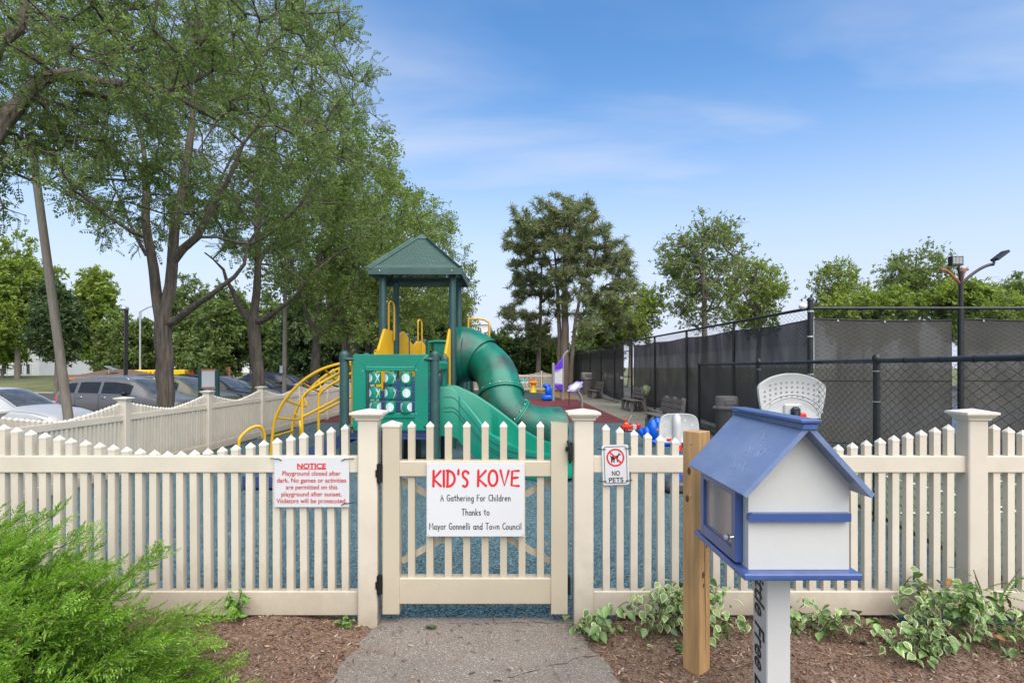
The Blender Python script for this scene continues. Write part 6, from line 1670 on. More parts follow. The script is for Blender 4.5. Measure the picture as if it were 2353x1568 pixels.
m = MB(); m.box(x0_ - .3, x1_ + .3, Y - .3, Y + 30.3, zt, zt + .4); m.build('parapet', 'sign_white', t)
o = link('lettering', text_mesh('46', 17 * Y / FPX, 'black_ink', 15 * Y / FPX, bold=.02), t); o.matrix_local = FRONT(P(406, 0, Y).x, Y - .05, P(0, 768, Y).z)
t = thing('grey_shed', 'low flat grey building just visible behind the pines', 'building', (0, 0, 0))
Y = 85.; m = MB(); m.box(P(1130, 0, Y).x, P(1420, 0, Y).x, Y, Y + 12, -.5, P(0, 800, Y).z); m.build('wall', 'siding', t)
m = MB(); m.box(P(1128, 0, Y).x, P(1422, 0, Y).x, Y - .2, Y + 12.2, P(0, 800, Y).z, P(0, 796, Y).z); m.build('parapet', 'steel', t)
# ------------------------------------------------------------------ trees
def frond_template(pairs=5, ln=1., droop=.35, lw=.07, ll=.26):
    """pinnate leaf along +x: pairs of narrow leaflets"""
    V = []; F = []
    def leaflet(c, d, l, w_):
        d = np.array(d) / np.linalg.norm(d); s = np.cross(d, [0, 0, 1.]); s /= np.linalg.norm(s); c = np.array(c); o = len(V)
        V.extend([c, c + d * l * .5 + s * w_, c + d * l + np.array([0, 0, -.12 * l]), c + d * l * .5 - s * w_]); F.append((o, o + 1, o + 2, o + 3))
    for i in range(pairs):
        t = .18 + .72 * i / (pairs - 1); z = -droop * t * t
        for s in (-1, 1): leaflet((t * ln, 0, z), (.62, s * .85, -.15), ll * (1 - .25 * abs(t - .5)), lw)
    leaflet((.9 * ln, 0, -droop * .8), (1, .05, -.5), ll, lw)
    return np.array(V), np.array(F)
def clump_template(n=4, seed=1, w_=.42):
    r = np.random.default_rng(seed); V = []; F = []
    for i in range(n):
        c = r.normal(size=3) * .55; d = unit(r.normal(size=3) + np.array([0, 0, .1])); s = unit(np.cross(d, r.normal(size=3))); o = len(V)
        b = unit(np.cross(d, s)) * .10
        V.extend([c - d * .5, c + s * w_ * .5 + b, c + d * .5, c - s * w_ * .5 + b]); F.append((o, o + 1, o + 2, o + 3))
    return np.array(V), np.array(F)
def tuft_template(n=16, seed=2):
    r = np.random.default_rng(seed); V = []; F = []
    for i in range(n):
        d = unit(r.normal(size=3) * np.array([.55, .9, .9]) + np.array([.55, 0, .0])); s = unit(np.cross(d, r.normal(size=3))) * .045; o = len(V); c = np.array([r.uniform(-.6, .2), 0, 0])
        V.extend([c - s, c + s, c + d * .8 + s * .4, c + d * .8 - s * .4]); F.append((o, o + 1, o + 2, o + 3))
    return np.array(V), np.array(F)
TF_FROND = frond_template(); TF_FROND_FAR = frond_template(3, 1., .3, .10, .36); TF_CLUMP = clump_template(); TF_TUFT = tuft_template()

class Skel:
    def __init__(s, seed):
        s.p = []; s.par = []; s.rmin = []; s.rng = np.random.default_rng(seed)
    def add(s, p, par, r=0.):
        s.p.append(np.array(p, dtype=float)); s.par.append(par); s.rmin.append(r); return len(s.p) - 1
    def limb(s, pts, r0, r1, par=None, step=.28, wob=.014):
        pts = [np.array(p, dtype=float) for p in pts]
        if par is None and s.p:
            A = np.array(s.p); par = int(np.argmin(np.linalg.norm(A - pts[0], axis=1)))
        cm_ = [np.array(v) for v in catmull([tuple(p) for p in pts], 6)]
        out = [cm_[0]]; acc = 0
        for q in cm_[1:]:
            if np.linalg.norm(q - out[-1]) > step: out.append(q)
        if np.linalg.norm(cm_[-1] - out[-1]) > .1: out.append(cm_[-1])
        cur = par if par is not None else -1
        for i, q in enumerate(out):
            if i == 0 and cur >= 0: continue
            f = i / max(1, len(out) - 1)
            cur = s.add(q + (s.rng.normal(size=3) * wob if 0 < i < len(out) - 1 else 0), cur, r0 + (r1 - r0) * f)
        return cur
    def grow(s, targets, step=.35, upbias=.25):
        A = np.array(s.p)
        d0 = np.array([np.min(np.linalg.norm(A - t, axis=1)) for t in targets])
        cap = len(A) + int(np.sum(np.ceil(d0 / step) + 2)) + 10
        buf = np.zeros((max(cap, len(A) * 8), 3)); n = len(A); buf[:n] = A; tips = []
        low = np.array(s.par)
        for t in targets[np.argsort(d0)]:
            v = t - buf[:n]; dd = np.linalg.norm(v, axis=1)
            cost = dd + upbias * np.maximum(0, -(v[:, 2])) + (np.arange(n) < 2) * 3.
            k = int(np.argmin(cost)); L = dd[k]; ns = max(1, int(L / step)); a = buf[k]
            if s.par[k] >= 0: tang = unit(a - s.p[s.par[k]])
            else: tang = np.array([0, 0, 1.])
            c = a + tang * L * .35 + (t - a) * .15 + s.rng.normal(size=3) * .05 * L
            cur = k
            for i in range(1, ns + 1):
                f = i / ns; q = (1 - f) ** 2 * a + 2 * f * (1 - f) * c + f * f * t + (s.rng.normal(size=3) * .03 if i < ns else 0)
                cur = s.add(q, cur)
                if n >= len(buf): buf = np.concatenate([buf, np.zeros_like(buf)])
                buf[n] = q; n += 1
            tips.append(cur)
        return tips
    def radii(s, tip=.007, e=2.35):
        n = len(s.p); acc = np.zeros(n); r = np.zeros(n)
        for i in range(n - 1, -1, -1):
            r[i] = max((acc[i] + tip ** e) ** (1 / e), s.rmin[i])
            if s.par[i] >= 0: acc[s.par[i]] += r[i] ** e if s.rmin[i] == 0 else min(r[i], .6 * r[i] + .01) ** e * .3
        return r
    def mesh(s, name, mat, tip=.007, sides=6, rmax=None):
        P_ = np.array(s.p); par = np.array(s.par); r = s.radii(tip)
        if rmax is not None: r = np.where(np.array(s.rmin) > 0, np.array(s.rmin), np.minimum(r, rmax))
        n = len(P_); ch = {}
        main = -np.ones(n, int); best = np.zeros(n)
        for i in range(n):
            p = par[i]
            if p >= 0 and r[i] > best[p]: best[p] = r[i]; main[p] = i
        idx = np.where(par >= 0)[0]
        d = np.zeros((n, 3)); d[idx] = unit(P_[idx] - P_[par[idx]])
        d[par < 0] = [0, 0, 1]
        dm_ = d.copy(); has = main >= 0; dm_[has] = unit(d[has] + d[main[has]])
        def rings(c, dirs, rad, sd):
            ref = np.array([[0., 1., 0.]]); u = np.cross(dirs, ref); bad = np.linalg.norm(u, axis=1) < .05; u[bad] = np.array([1., 0, 0]); u = unit(u); v = np.cross(dirs, u)
            a = np.arange(sd) * 2 * PI / sd
            return c[:, None, :] + (u[:, None, :] * np.cos(a)[None, :, None] + v[:, None, :] * np.sin(a)[None, :, None]) * rad[:, None, None]
        Vs = []; Fs = []; o = 0
        for thick, sd in ((True, max(30, sides)), (False, 4)):
            sel = idx[(r[idx] > .055) == thick]
            if not len(sel): continue
            pr = par[sel]; ismain = main[pr] == sel
            ra = np.where(ismain, np.minimum(r[pr], r[sel] * 1.6), np.minimum(r[pr] * .9, r[sel] * 1.25))
            da = np.where(ismain[:, None], dm_[pr], d[sel])
            A = rings(P_[pr] , da, ra, sd); B = rings(P_[sel], dm_[sel], r[sel], sd)
            if thick:                                   # furrowed bark: ridges run along the stem
                an = np.arange(sd) * 2 * PI / sd
                for Q, c_, zq in ((A, P_[pr], P_[pr][:, 2]), (B, P_[sel], P_[sel][:, 2])):
                    f_ = 1 + .085 * np.sin(an[None] * 8 + zq[:, None] * 1.7) + .05 * np.sin(an[None] * 13 - zq[:, None] * 3.1 + 1) + .03 * np.sin(an[None] * 3 + zq[:, None])
                    Q[:] = c_[:, None, :] + (Q - c_[:, None, :]) * f_[:, :, None]
            m_ = len(sel)
            V = np.concatenate([A, B], 1).reshape(-1, 3)
            k = np.arange(sd); q = np.stack([k, (k + 1) % sd, sd + (k + 1) % sd, sd + k], 1)
            F = (q[None] + (np.arange(m_) * 2 * sd)[:, None, None] + o).reshape(-1, 4)
            Vs.append(V); Fs.append(F); o += len(V)
        return npmesh(name, np.concatenate(Vs), np.concatenate(Fs), mat, smooth=True)
def crown_targets(rng, blobs, n, inner=.25, zmin=None, keep=None):
    out = []; vol = np.array([b[1][0] * b[1][1] * b[1][2] for b in blobs]) ** .8; vol /= vol.sum()
    while len(out) < n:
        b = blobs[rng.choice(len(blobs), p=vol)]
        d = unit(rng.normal(size=3)); rr = (inner + (1 - inner) * rng.random()) ** .42
        p = np.array(b[0]) + d * rr * np.array(b[1]) * rng.uniform(.86, 1.08)
        if zmin is not None and p[2] < zmin + rng.uniform(0, .4): continue
        if keep is not None and not keep(p): continue
        out.append(p)
    return np.array(out)
def foliage(rng, sk, tips, template, mat, twigs, per, tl, size, out_c, droop=.15, jitter=.05, flat=0.):
    """twigs at each tip with leaves along them; returns the leaf mesh and adds the twigs to the skeleton"""
    pos = []; dirs = []; tw_nodes = []
    for ti in tips:
        p = sk.p[ti]; par = sk.par[ti]
        base = unit(p - sk.p[par]) if par >= 0 else np.array([0, 0, 1.])
        outw = unit(p - out_c)
        for k in range(twigs):
            d = unit(base * .5 + outw * .5 + rng.normal(size=3) * .85 + np.array([0, 0, -droop]))
            if flat: d = unit(d * np.array([1, 1, 1 - flat]))
            L = tl * rng.uniform(.5, 1.25)
            mid = p + d * L * .5; end = p + d * L + np.array([0, 0, -droop * L * .5])
            a = sk.add(mid, ti); sk.add(end, a)
            f = (np.arange(per) + rng.random(per)) / per
            q = p + (mid - p) * np.minimum(1, f * 2)[:, None] + (end - mid) * np.maximum(0, f * 2 - 1)[:, None]
            pos.append(q + rng.normal(size=(per, 3)) * jitter)
            dirs.append(d[None] * .6 + rng.normal(size=(per, 3)) * .75 + np.array([[0, 0, -droop]]))
    pos = np.concatenate(pos); dirs = np.concatenate(dirs); m = len(pos)
    V, F = scatter(template[0], template[1], pos, rotmats(dirs, rng.normal(size=m) * .8), size * rng.uniform(.65, 1.3, m))
    return npmesh('crown', V, F, mat)
def leafy_tree(name, label, base, limbs, blobs, n, leaf, mat, bark, seed, twigs=4, per=6, tl=.6, size=.2, cat='tree', group=None, tip=.0045, droop=.15, zmin=None, inner=.25, step=.35, keep=None, flat=0., rmax=None, jitter=.05):
    rng = np.random.default_rng(seed)
    b = np.array(base, dtype=float)
    t = thing(name, label, cat, tuple(b), 0, group)
    sk = Skel(seed)
    for i, (pts, r0, r1) in enumerate(limbs): sk.limb([np.array(p) - b for p in pts], r0 * .9, r1 * .9, par=None if i else -1)
    bl = [(np.array(c) - b, rd) for c, rd in blobs]
    tg = crown_targets(rng, bl, n, inner, None if zmin is None else zmin - b[2], None if keep is None else (lambda p: keep(p + b)))
    tips = sk.grow(tg, step)
    cen = np.mean([c for c, _ in bl], axis=0)
    cr_ = foliage(rng, sk, tips, leaf, mat, twigs, per, tl, size, cen, droop, jitter, flat)
    link('trunk', sk.mesh('trunk', bark, tip, rmax=rmax), t)
    link('crown', cr_, t)
    return t
V3 = lambda px, py, y: np.array(P(px, py, y))
LR = 'locust trees in a row outside the left fence'
def gz(x, y): return terrain_h(x, y)
# the locust just out of frame on the left: its limb hangs across the corner
x0_ = -6.9
leafy_tree('locust_tree', 'big locust limb with feathery leaves reaching in from the left edge', (x0_, 7.6, gz(x0_, 7.6) - .05),
    [([(x0_, 7.6, gz(x0_, 7.6) - .1), (x0_, 7.6, 2.2), (x0_ - .05, 7.65, 3.6)], .22, .17),
     ([(x0_, 7.6, 3.2), V3(-40, 345, 7.8), V3(12, 282, 8.0), V3(62, 215, 8.2), V3(102, 181, 8.3), V3(152, 169, 8.4), V3(215, 182, 8.5), V3(282, 195, 8.6), V3(361, 198, 8.8), V3(420, 232, 9.0), V3(500, 275, 9.1)], .15, .03),
     ([V3(152, 169, 8.4), V3(190, 205, 8.6), V3(250, 222, 8.9), V3(330, 225, 9.3), V3(400, 200, 9.6)], .06, .02),
     ([(x0_, 7.6, 3.6), V3(-10, 120, 8.0), V3(40, 85, 8.1), V3(55, 25, 8.2), V3(50, -60, 8.3)], .11, .05),
     ([(x0_, 7.6, 3.4), V3(-60, 330, 8.4), V3(40, 400, 8.7), V3(110, 430, 8.9)], .05, .02)],
    [((-6.3, 8.0, 6.3), (3.2, 2.0, 1.9)), ((-5.6, 8.6, 5.8), (2.2, 1.6, 1.7)), ((-6.6, 8.3, 4.3), (1.2, 1.2, .9))], 210, TF_FROND, 'leaf_locust', 'bark_locust', 21,
    twigs=5, per=6, tl=.48, size=.165, group=LR, inner=.1, droop=-.02, rmax=.022, keep=lambda p: p[0] / p[1] > -1.0 and p[0] / p[1] < -.42 and not (p[2] < 3.6))
# second: the forked trunk in front of the grey SUV
b1 = V3(378, 900, 12.0); x1_ = b1[0]
leafy_tree('locust_tree', 'forked locust tree whose trunk stands before the grey SUV', (x1_, 12.0, gz(x1_, 12) - .05),
    [([(x1_, 12, gz(x1_, 12) - .1), V3(378, 900, 12), V3(376, 840, 12), V3(373, 757, 12), V3(374, 735, 12)], .165, .165),
     ([V3(373, 740, 12), V3(361, 678, 12), V3(350, 593, 12), V3(335, 536, 12), V3(336, 452, 12.1), V3(325, 339, 12.3), V3(308, 254, 12.5), V3(300, 120, 12.6)], .115, .02),
     ([V3(376, 740, 12), V3(388, 660, 12), V3(404, 508, 12.1), V3(421, 418, 12.2), V3(435, 327, 12.3), V3(450, 220, 12.4), V3(470, 100, 12.4), V3(480, 0, 12.4)], .125, .02),
     ([V3(392, 640, 12), V3(407, 582, 11.9), V3(452, 542, 11.8), V3(491, 469, 11.7), V3(525, 412, 11.6), V3(560, 330, 11.5), V3(620, 250, 11.4)], .10, .02),
     ([V3(380, 752, 12), V3(410, 728, 11.9), V3(446, 700, 11.7), V3(497, 666, 11.5), V3(553, 616, 11.3), V3(572, 553, 11.2), V3(620, 500, 11.1)], .085, .02),
     ([V3(340, 560, 12), V3(271, 508, 11.8), V3(186, 463, 11.6), V3(113, 407, 11.5)], .05, .015),
     ([V3(349, 600, 12), V3(310, 540, 12.6), V3(260, 420, 13.2), V3(230, 320, 13.6)], .05, .015)],
    [((-6.3, 12.0, 7.4), (3.5, 3.0, 2.9)), ((-6.6, 12.2, 9.2), (3.1, 2.6, 2.4)), ((-5.4, 11.7, 5.2), (2.2, 2.0, 1.5)), ((-8.0, 12.0, 5.2), (2.2, 2.2, 1.4))], 275, TF_FROND, 'leaf_locust', 'bark_locust', 22, inner=.42,
    twigs=5, per=7, tl=.50, size=.20, group=LR, zmin=3.3, droop=-.02, rmax=.026, keep=lambda p: (p[0] - 0) / p[1] < -.245)
b2_ = V3(588, 900, 16.0); x2_ = b2_[0]
leafy_tree('locust_tree', 'second locust from the left with deeply furrowed trunk behind the fence', (x2_, 16.0, gz(x2_, 16) - .05),
    [([(x2_, 16, gz(x2_, 16) - .1), V3(592, 880, 16), V3(588, 820, 16), V3(583, 757, 16), V3(583, 740, 16)], .165, .16),
     ([V3(583, 745, 16), V3(555, 712, 16), V3(530, 660, 15.8), V3(505, 610, 15.6), V3(470, 580, 15.5)], .10, .02),
     ([V3(583, 745, 16), V3(588, 678, 16), V3(593, 565, 16), V3(590, 450, 16.1), V3(600, 330, 16.2), V3(610, 200, 16.2)], .12, .02),
     ([V3(587, 742, 16), V3(621, 727, 15.8), V3(672, 683, 15.5), V3(710, 640, 15.3)], .09, .02),
     ([V3(592, 600, 16), V3(640, 540, 16), V3(700, 460, 16), V3(740, 370, 16)], .07, .02)],
    [((-6.5, 16, 7.4), (3.5, 2.8, 2.9)), ((-6.4, 16, 9.3), (2.8, 2.3, 2.3)), ((-5.4, 15.6, 5.2), (2.3, 2.2, 1.6))], 245, TF_FROND, 'leaf_locust', 'bark_locust', 23, inner=.4,
    twigs=5, per=7, tl=.52, size=.215, group=LR, zmin=2.9, droop=-.02, rmax=.026, keep=lambda p: p[0] / p[1] < -.205)
LABS = ['third locust along the left fence, trunk behind the thin pole', 'fourth locust of the left row, behind the climbing arch', 'fifth locust of the left row, behind the tower roof', 'last locust of the row, its branches reaching past the tower roof']
for k, (zz_, h_, rad_, mt) in enumerate(((20.8, 10.6, 3.4, 'leaf_locust'), (25.2, 10.8, 3.6, 'leaf_locust_far'), (29.6, 11.2, 3.9, 'leaf_bright'), (34.5, 11.2, 4.4, 'leaf_locust_far'))):
    xx = -6.75 if k < 3 else -6.0
    b = (xx, zz_, gz(xx, zz_) - .05)
    mt2 = 'leaf_locust_far' if k != 2 else 'leaf_sycamore'
    leafy_tree('locust_tree', LABS[k], b, [([(xx, zz_, b[2]), (xx, zz_, 1.2), (xx + .1, zz_, 2.4)], .17, .14), ([(xx + .1, zz_, 2.3), (xx - .5, zz_ - .2, 4.2), (xx - 1.0, zz_, 6.2)], .09, .02), ([(xx + .1, zz_, 2.3), (xx + .2, zz_, 5), (xx + .3, zz_ + .2, 7.5)], .10, .02), ([(xx + .1, zz_, 2.2), (xx + 1.0, zz_ - .4, 3.4), (xx + 2.0, zz_ - .6, 4.8)], .08, .02)],
        [((xx + .2, zz_, h_ * .62), (rad_, rad_ * .85, h_ * .34)), ((xx + .9, zz_ - .4, h_ * .45), (rad_ * .75, rad_ * .7, h_ * .24)), ((xx + .1, zz_, h_ * .82), (rad_ * .65, rad_ * .6, h_ * .18))], 175, TF_FROND_FAR, mt2, 'bark_locust', 30 + k, twigs=5, per=6, tl=.55, size=.30, group=LR, zmin=2.3, droop=-.02, rmax=.04)

# trees and shrubs of the background -----------------------------------------------------------
def bg_tree(name, label, px, ytop, ybot, z_, wpx, mat, seed, n=170, bark='bark_grey', size=.26, trunk=True, cat='tree', group=None, squash=1., dens=1., open_=.2, base_h=None):
    x = (px - CX) / FPX * z_; zt_ = EYE + (HY - ytop) / FPX * z_; zb_ = EYE + (HY - ybot) / FPX * z_; w_ = wpx / FPX * z_ / 2
    gb = gz(x, z_) if base_h is None else base_h
    zb_ = max(zb_, gb + .1)
    h_ = (zt_ - zb_) / 2; zc = (zt_ + zb_) / 2
    r = random.Random(seed)
    blobs = [((x, z_, zc), (w_ * .72, w_ * .72, h_ * .95))]
    for k in range(6):
        a = r.uniform(0, 2 * PI); f = r.uniform(.35, .62); blobs.append(((x + w_ * f * math.cos(a), z_ + w_ * f * math.sin(a), zc + h_ * r.uniform(-.65, .45)), (w_ * r.uniform(.34, .5), w_ * r.uniform(.34, .5), h_ * r.uniform(.3, .45))))
    tk = max(.05, .02 * (zt_ - gb))
    limbs = [([(x, z_, gb - .1), (x + r.uniform(-.2, .2), z_, gb + (zc - gb) * .6), (x + r.uniform(-.2, .2), z_, zc), (x, z_, zc + h_ * .7)], tk, tk * .2)]
    for k in range(3):
        a = r.uniform(0, 2 * PI); s_ = gb + (zc - gb) * r.uniform(.45, .9)
        limbs.append(([(x, z_, s_), (x + w_ * .3 * math.cos(a), z_ + w_ * .3 * math.sin(a), s_ + (zc - s_) * .6 + .4), (x + w_ * .6 * math.cos(a), z_ + w_ * .6 * math.sin(a), zc + h_ * r.uniform(0, .5))], tk * .5, .02))
    return leafy_tree(name, label, (x, z_, gb), limbs, blobs, n, TF_CLUMP, mat, bark, seed, twigs=4, per=max(2, int(4 * dens)), tl=min(.9, w_ * .28), size=size, cat=cat, group=group, inner=open_, jitter=.16, step=.6, droop=.05, tip=.010)
GB = 'trees beyond the parking lot'
bg_tree('maple_tree', 'bright green spreading maple on the lawn at the far left', 40, 540, 800, 56, 190, 'leaf_bright', 41, 300, size=.42, group=GB)
bg_tree('leafy_tree', 'low bright tree in front of the white house at the left edge', 5, 690, 846, 58, 150, 'leaf_bright', 40, 200, size=.36, group=GB)
bg_tree('leafy_tree', 'small light green tree just left of the street light', 262, 712, 858, 52, 95, 'leaf_sycamore', 52, 150, size=.32, group=GB)
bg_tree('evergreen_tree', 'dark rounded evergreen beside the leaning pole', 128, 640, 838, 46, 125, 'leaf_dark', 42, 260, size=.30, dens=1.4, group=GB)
bg_tree('maple_tree', 'yellow-green maple between the evergreen and the street light', 220, 600, 850, 54, 130, 'leaf_bright', 43, 230, size=.38, group=GB)
bg_tree('leafy_tree', 'round mid-green small tree behind the street light', 312, 722, 866, 50, 130, 'leaf_mid', 44, 200, size=.34, dens=1.2, group=GB)
bg_tree('leafy_tree', 'mid-green tree right of the first locust trunk', 430, 635, 868, 50, 150, 'leaf_mid', 45, 230, size=.34, dens=1.2, group=GB)
bg_tree('leafy_tree', 'dark green tree behind the notice board', 515, 650, 872, 44, 150, 'leaf_mid', 46, 240, size=.32, dens=1.3, group=GB)
bg_tree('leafy_tree', 'deep green tree behind the second locust trunk', 625, 680, 872, 46, 160, 'leaf_mid', 47, 230, size=.34, dens=1.2, group=GB)
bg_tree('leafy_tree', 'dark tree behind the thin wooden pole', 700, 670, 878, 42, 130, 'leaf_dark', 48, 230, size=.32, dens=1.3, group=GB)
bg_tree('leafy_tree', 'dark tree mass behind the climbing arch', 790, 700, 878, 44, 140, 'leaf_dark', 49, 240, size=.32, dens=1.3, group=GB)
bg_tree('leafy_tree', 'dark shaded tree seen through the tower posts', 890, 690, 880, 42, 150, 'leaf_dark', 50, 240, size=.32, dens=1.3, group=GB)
bg_tree('leafy_tree', 'mid-green tree just right of the tower', 1010, 660, 880, 44, 160, 'leaf_mid', 51, 260, size=.32, dens=1.2, group=GB)
# slim pine trunks behind the tower
for k, (px, z_) in enumerate(((790, 33), (818, 35), (843, 37))):
    x = (px - CX) / FPX * z_
    t = thing('pine_tree', ['leftmost slim pine trunk behind the climbing arch', 'middle slim pine trunk left of the tower', 'slim pine trunk nearest the tower'][k], 'tree', (x, z_, gz(x, z_) - .1), 0, 'slim pines left of the tower')
    m = MB(); m.tube([(0, 0, 0), (.05, 0, 2), (0, .05, 4.5), (.1, 0, 7.5)], [.19, .16, .13, .08], 10); m.build('trunk', 'bark_pine', t, smooth=True)
    rng = np.random.default_rng(60 + k); n = 260
    pos = np.stack([rng.normal(size=n) * 1.1, rng.normal(size=n) * 1.1, rng.uniform(3.6, 7.8, n)], 1)
    V, F = scatter(TF_TUFT[0], TF_TUFT[1], pos, rotmats(rng.normal(size=(n, 3)), rng.normal(size=n)), rng.uniform(.3, .5, n)); link('crown', npmesh('crown', V, F, 'needle'), t)
# hedge behind the far fence: single shrubs
GH = 'shrubs behind the far fence'
for k, (px, yt, wd, mt, z_) in enumerate(((1105, 770, 90, 'leaf_dark', 41), (1155, 765, 110, 'leaf_mid', 42), (1215, 762, 110, 'leaf_dark', 41), (1262, 782, 80, 'leaf_mid', 40), (1335, 790, 90, 'leaf_mid', 42))):
    bg_tree('shrub', ['dark shrub right behind the tube slide', 'tall mid-green shrub behind the far picket fence', 'dark shrub behind the thinner pine', 'lower green shrub between the pine trunks', 'green shrub at the end of the tennis court'][k], px, yt, 895, z_, wd, mt, 70 + k, 200, size=.27, dens=1.3, cat='shrub', group=GH)
GR_ = 'trees beyond the tennis court'
bg_tree('sycamore_tree', 'tall open-crowned sycamore behind the court fence', 1618, 478, 770, 42, 240, 'leaf_sycamore', 80, 260, size=.235, dens=.9, group=GR_, open_=.35)
bg_tree('leafy_tree', 'bright green tree between the pines and the sycamore', 1445, 640, 800, 43, 170, 'leaf_bright', 81, 200, size=.25, dens=.9, group=GR_, open_=.4)
bg_tree('leafy_tree', 'low bright tree at the far end of the court', 1375, 745, 850, 46, 120, 'leaf_bright', 82, 150, size=.30, group=GR_)
bg_tree('leafy_tree', 'light green tree right of the sycamore', 1738, 590, 770, 46, 160, 'leaf_bright', 83, 200, size=.25, dens=.9, group=GR_, open_=.35)
bg_tree('leafy_tree', 'sparse light green tree left of the court light', 1925, 605, 760, 44, 170, 'leaf_bright', 84, 200, size=.25, dens=.9, group=GR_, open_=.35)
bg_tree('sycamore_tree', 'mid-green sycamore behind the court light mast', 2105, 555, 750, 46, 190, 'leaf_sycamore', 85, 210, size=.245, dens=.9, group=GR_, open_=.3)
bg_tree('leafy_tree', 'yellow-green tree under the right lamp arm', 2215, 640, 770, 38, 180, 'leaf_bright', 86, 220, size=.28, group=GR_)
bg_tree('leafy_tree', 'mid-green tree cut by the right edge', 2345, 635, 770, 42, 130, 'leaf_sycamore', 87, 160, size=.30, group=GR_, open_=.35)
bg_tree('shrub', 'low bright hedge seen over the corner of the court fence', 1985, 668, 800, 40, 200, 'leaf_bright', 88, 200, size=.28, cat='shrub', group=GR_)
bg_tree('shrub', 'low bright hedge to the right of the light mast', 2290, 680, 800, 36, 200, 'leaf_bright', 89, 180, size=.26, cat='shrub', group=GR_)
# bare tree
t = thing('bare_tree', 'leafless twiggy tree top right of the court light', 'tree', (V3(2265, 842, 48)[0], 48, 0))
sk = Skel(91); sk.limb([(0, 0, 0), (.1, 0, 4), (.3, 0, 6)], .10, .06, par=-1); rng = np.random.default_rng(91)
sk.grow(np.stack([rng.normal(size=60) * .9 + .5, rng.normal(size=60) * .7, rng.uniform(6, 8.6, 60)], 1)); link('trunk', sk.mesh('trunk', 'bark_grey', .010), t)

# pines ------------------------------------------------------------------------------------
def pine(label, stems, blobs, n, seed, ztop):
    x, y = stems[0][0][0][0], stems[0][0][0][1]
    rng = np.random.default_rng(seed)
    b = np.array([x, y, 0.]); t = thing('pine_tree', label, 'tree', (x, y, 0), 0, 'pines before the far fence')
    sk = Skel(seed)
    for i, (pts, r0, r1) in enumerate(stems): sk.limb([np.array(p) - b for p in pts], r0, r1, par=-1, step=.35)
    tg = crown_targets(rng, [(np.array(c) - b, r) for c, r in blobs], n, .15)
    tg[:, 2] = np.round(tg[:, 2] / .75) * .75 + rng.normal(size=len(tg)) * .16            # whorls
    tips = sk.grow(tg, .4, upbias=.9)
    cr_ = foliage(rng, sk, tips, TF_TUFT, 'needle', 3, 4, .5, .38, np.mean([np.array(c) - b for c, _ in blobs], axis=0), droop=-.25, jitter=.07, flat=.2)
    link('trunk', sk.mesh('trunk', 'bark_pine', .010, rmax=.05), t); link('crown', cr_, t)
q = 35. / FPX
def PX_(px): return (px - CX) * q
def PZ_(py): return EYE + (HY - py) * q
pine('tall many-stemmed pine standing before the far picket fence', [([(PX_(1300), 35, -.1), (PX_(1298), 35, 3), (PX_(1297), 35, 7), (PX_(1299), 35, PZ_(470))], .30, .05), ([(PX_(1287), 35.3, -.1), (PX_(1285), 35.3, 4), (PX_(1275), 35.3, 8)], .17, .05), ([(PX_(1308), 34.7, -.1), (PX_(1318), 34.7, 3.5), (PX_(1345), 34.6, 7.5)], .14, .05)],
     [((PX_(1295), 35, PZ_(545)), (2.6, 2.4, 2.0)), ((PX_(1225), 35, PZ_(560)), (1.5, 1.5, 1.7)), ((PX_(1375), 35, PZ_(600)), (2.0, 1.8, 1.3)), ((PX_(1290), 35, PZ_(490)), (1.3, 1.3, .95)), ((PX_(1400), 34.6, PZ_(690)), (1.9, 1.8, .8)), ((PX_(1415), 34.6, PZ_(645)), (1.2, 1.2, .7)), ((PX_(1370), 34.5, PZ_(745)), (1.6, 1.5, .6)), ((PX_(1320), 34.5, PZ_(660)), (1.6, 1.6, 1.4))], 255, 95, 0)
q = 38. / FPX
pine('thinner pine left of the many-stemmed one, with drooping lower branches', [([(PX_(1236), 38, -.1), (PX_(1240), 38, 4), (PX_(1244), 38, 8)], .16, .05)],
     [((PX_(1225), 38, PZ_(655)), (1.7, 1.6, .9)), ((PX_(1220), 37.6, PZ_(735)), (1.8, 1.6, .8)), ((PX_(1245), 37.6, PZ_(780)), (1.3, 1.3, .5))], 80, 96, 0)

# ------------------------------------------------------------------ juniper in the corner
def spray_template():
    V = []; F = []
    def leaf(a, d, l, w_):
        d = unit(np.array(d, dtype=float)); s = unit(np.cross(d, [0, 0, 1.])) * w_; a = np.array(a, dtype=float); o = len(V)
        V.extend([a - s * .6, a + s * .6, a + d * l * .6 + s, a + d * l, a + d * l * .6 - s][:0] or [a, a + d * l * .5 + s + np.array([0, 0, .02]), a + d * l, a + d * l * .5 - s]); F.append((o, o + 1, o + 2, o + 3))
    r = np.random.default_rng(3)
    for i in range(7):
        t = .08 + .13 * i; L = .46 * (1 - t) + .12
        for s in (-1, 1):
            dz = r.normal() * .16; d = np.array([.74, s * .68, dz]); a = np.array([t, 0, 0])
            for k in range(2):
                leaf(a + d * L * k * .45, d + r.normal(size=3) * .14, L * .60, .026)
                if k: leaf(a + d * L * .40, d + np.array([.35, -s * .6, r.normal() * .4]), L * .42, .022); leaf(a + d * L * .22, d + np.array([-.1, s * .6, r.normal() * .4]), L * .36, .022)
    for k in range(3): leaf((.30 * k, 0, 0), (1, r.normal() * .1, r.normal() * .1), .30, .022)
    return np.array(V), np.array(F)
SP = spray_template()
rng = np.random.default_rng(101)
JC = np.array([-2.50, 2.12, -.05]); JR = np.array([1.42, 1.20, .86])
jt = thing('juniper_bush', 'feathery bright green juniper bush in the lower left corner', 'bush', tuple(JC))
pos = []; dirs = []; scl = []; stems = Skel(101); root = stems.add((0, 0, .05), -1, .03)
npl = 0
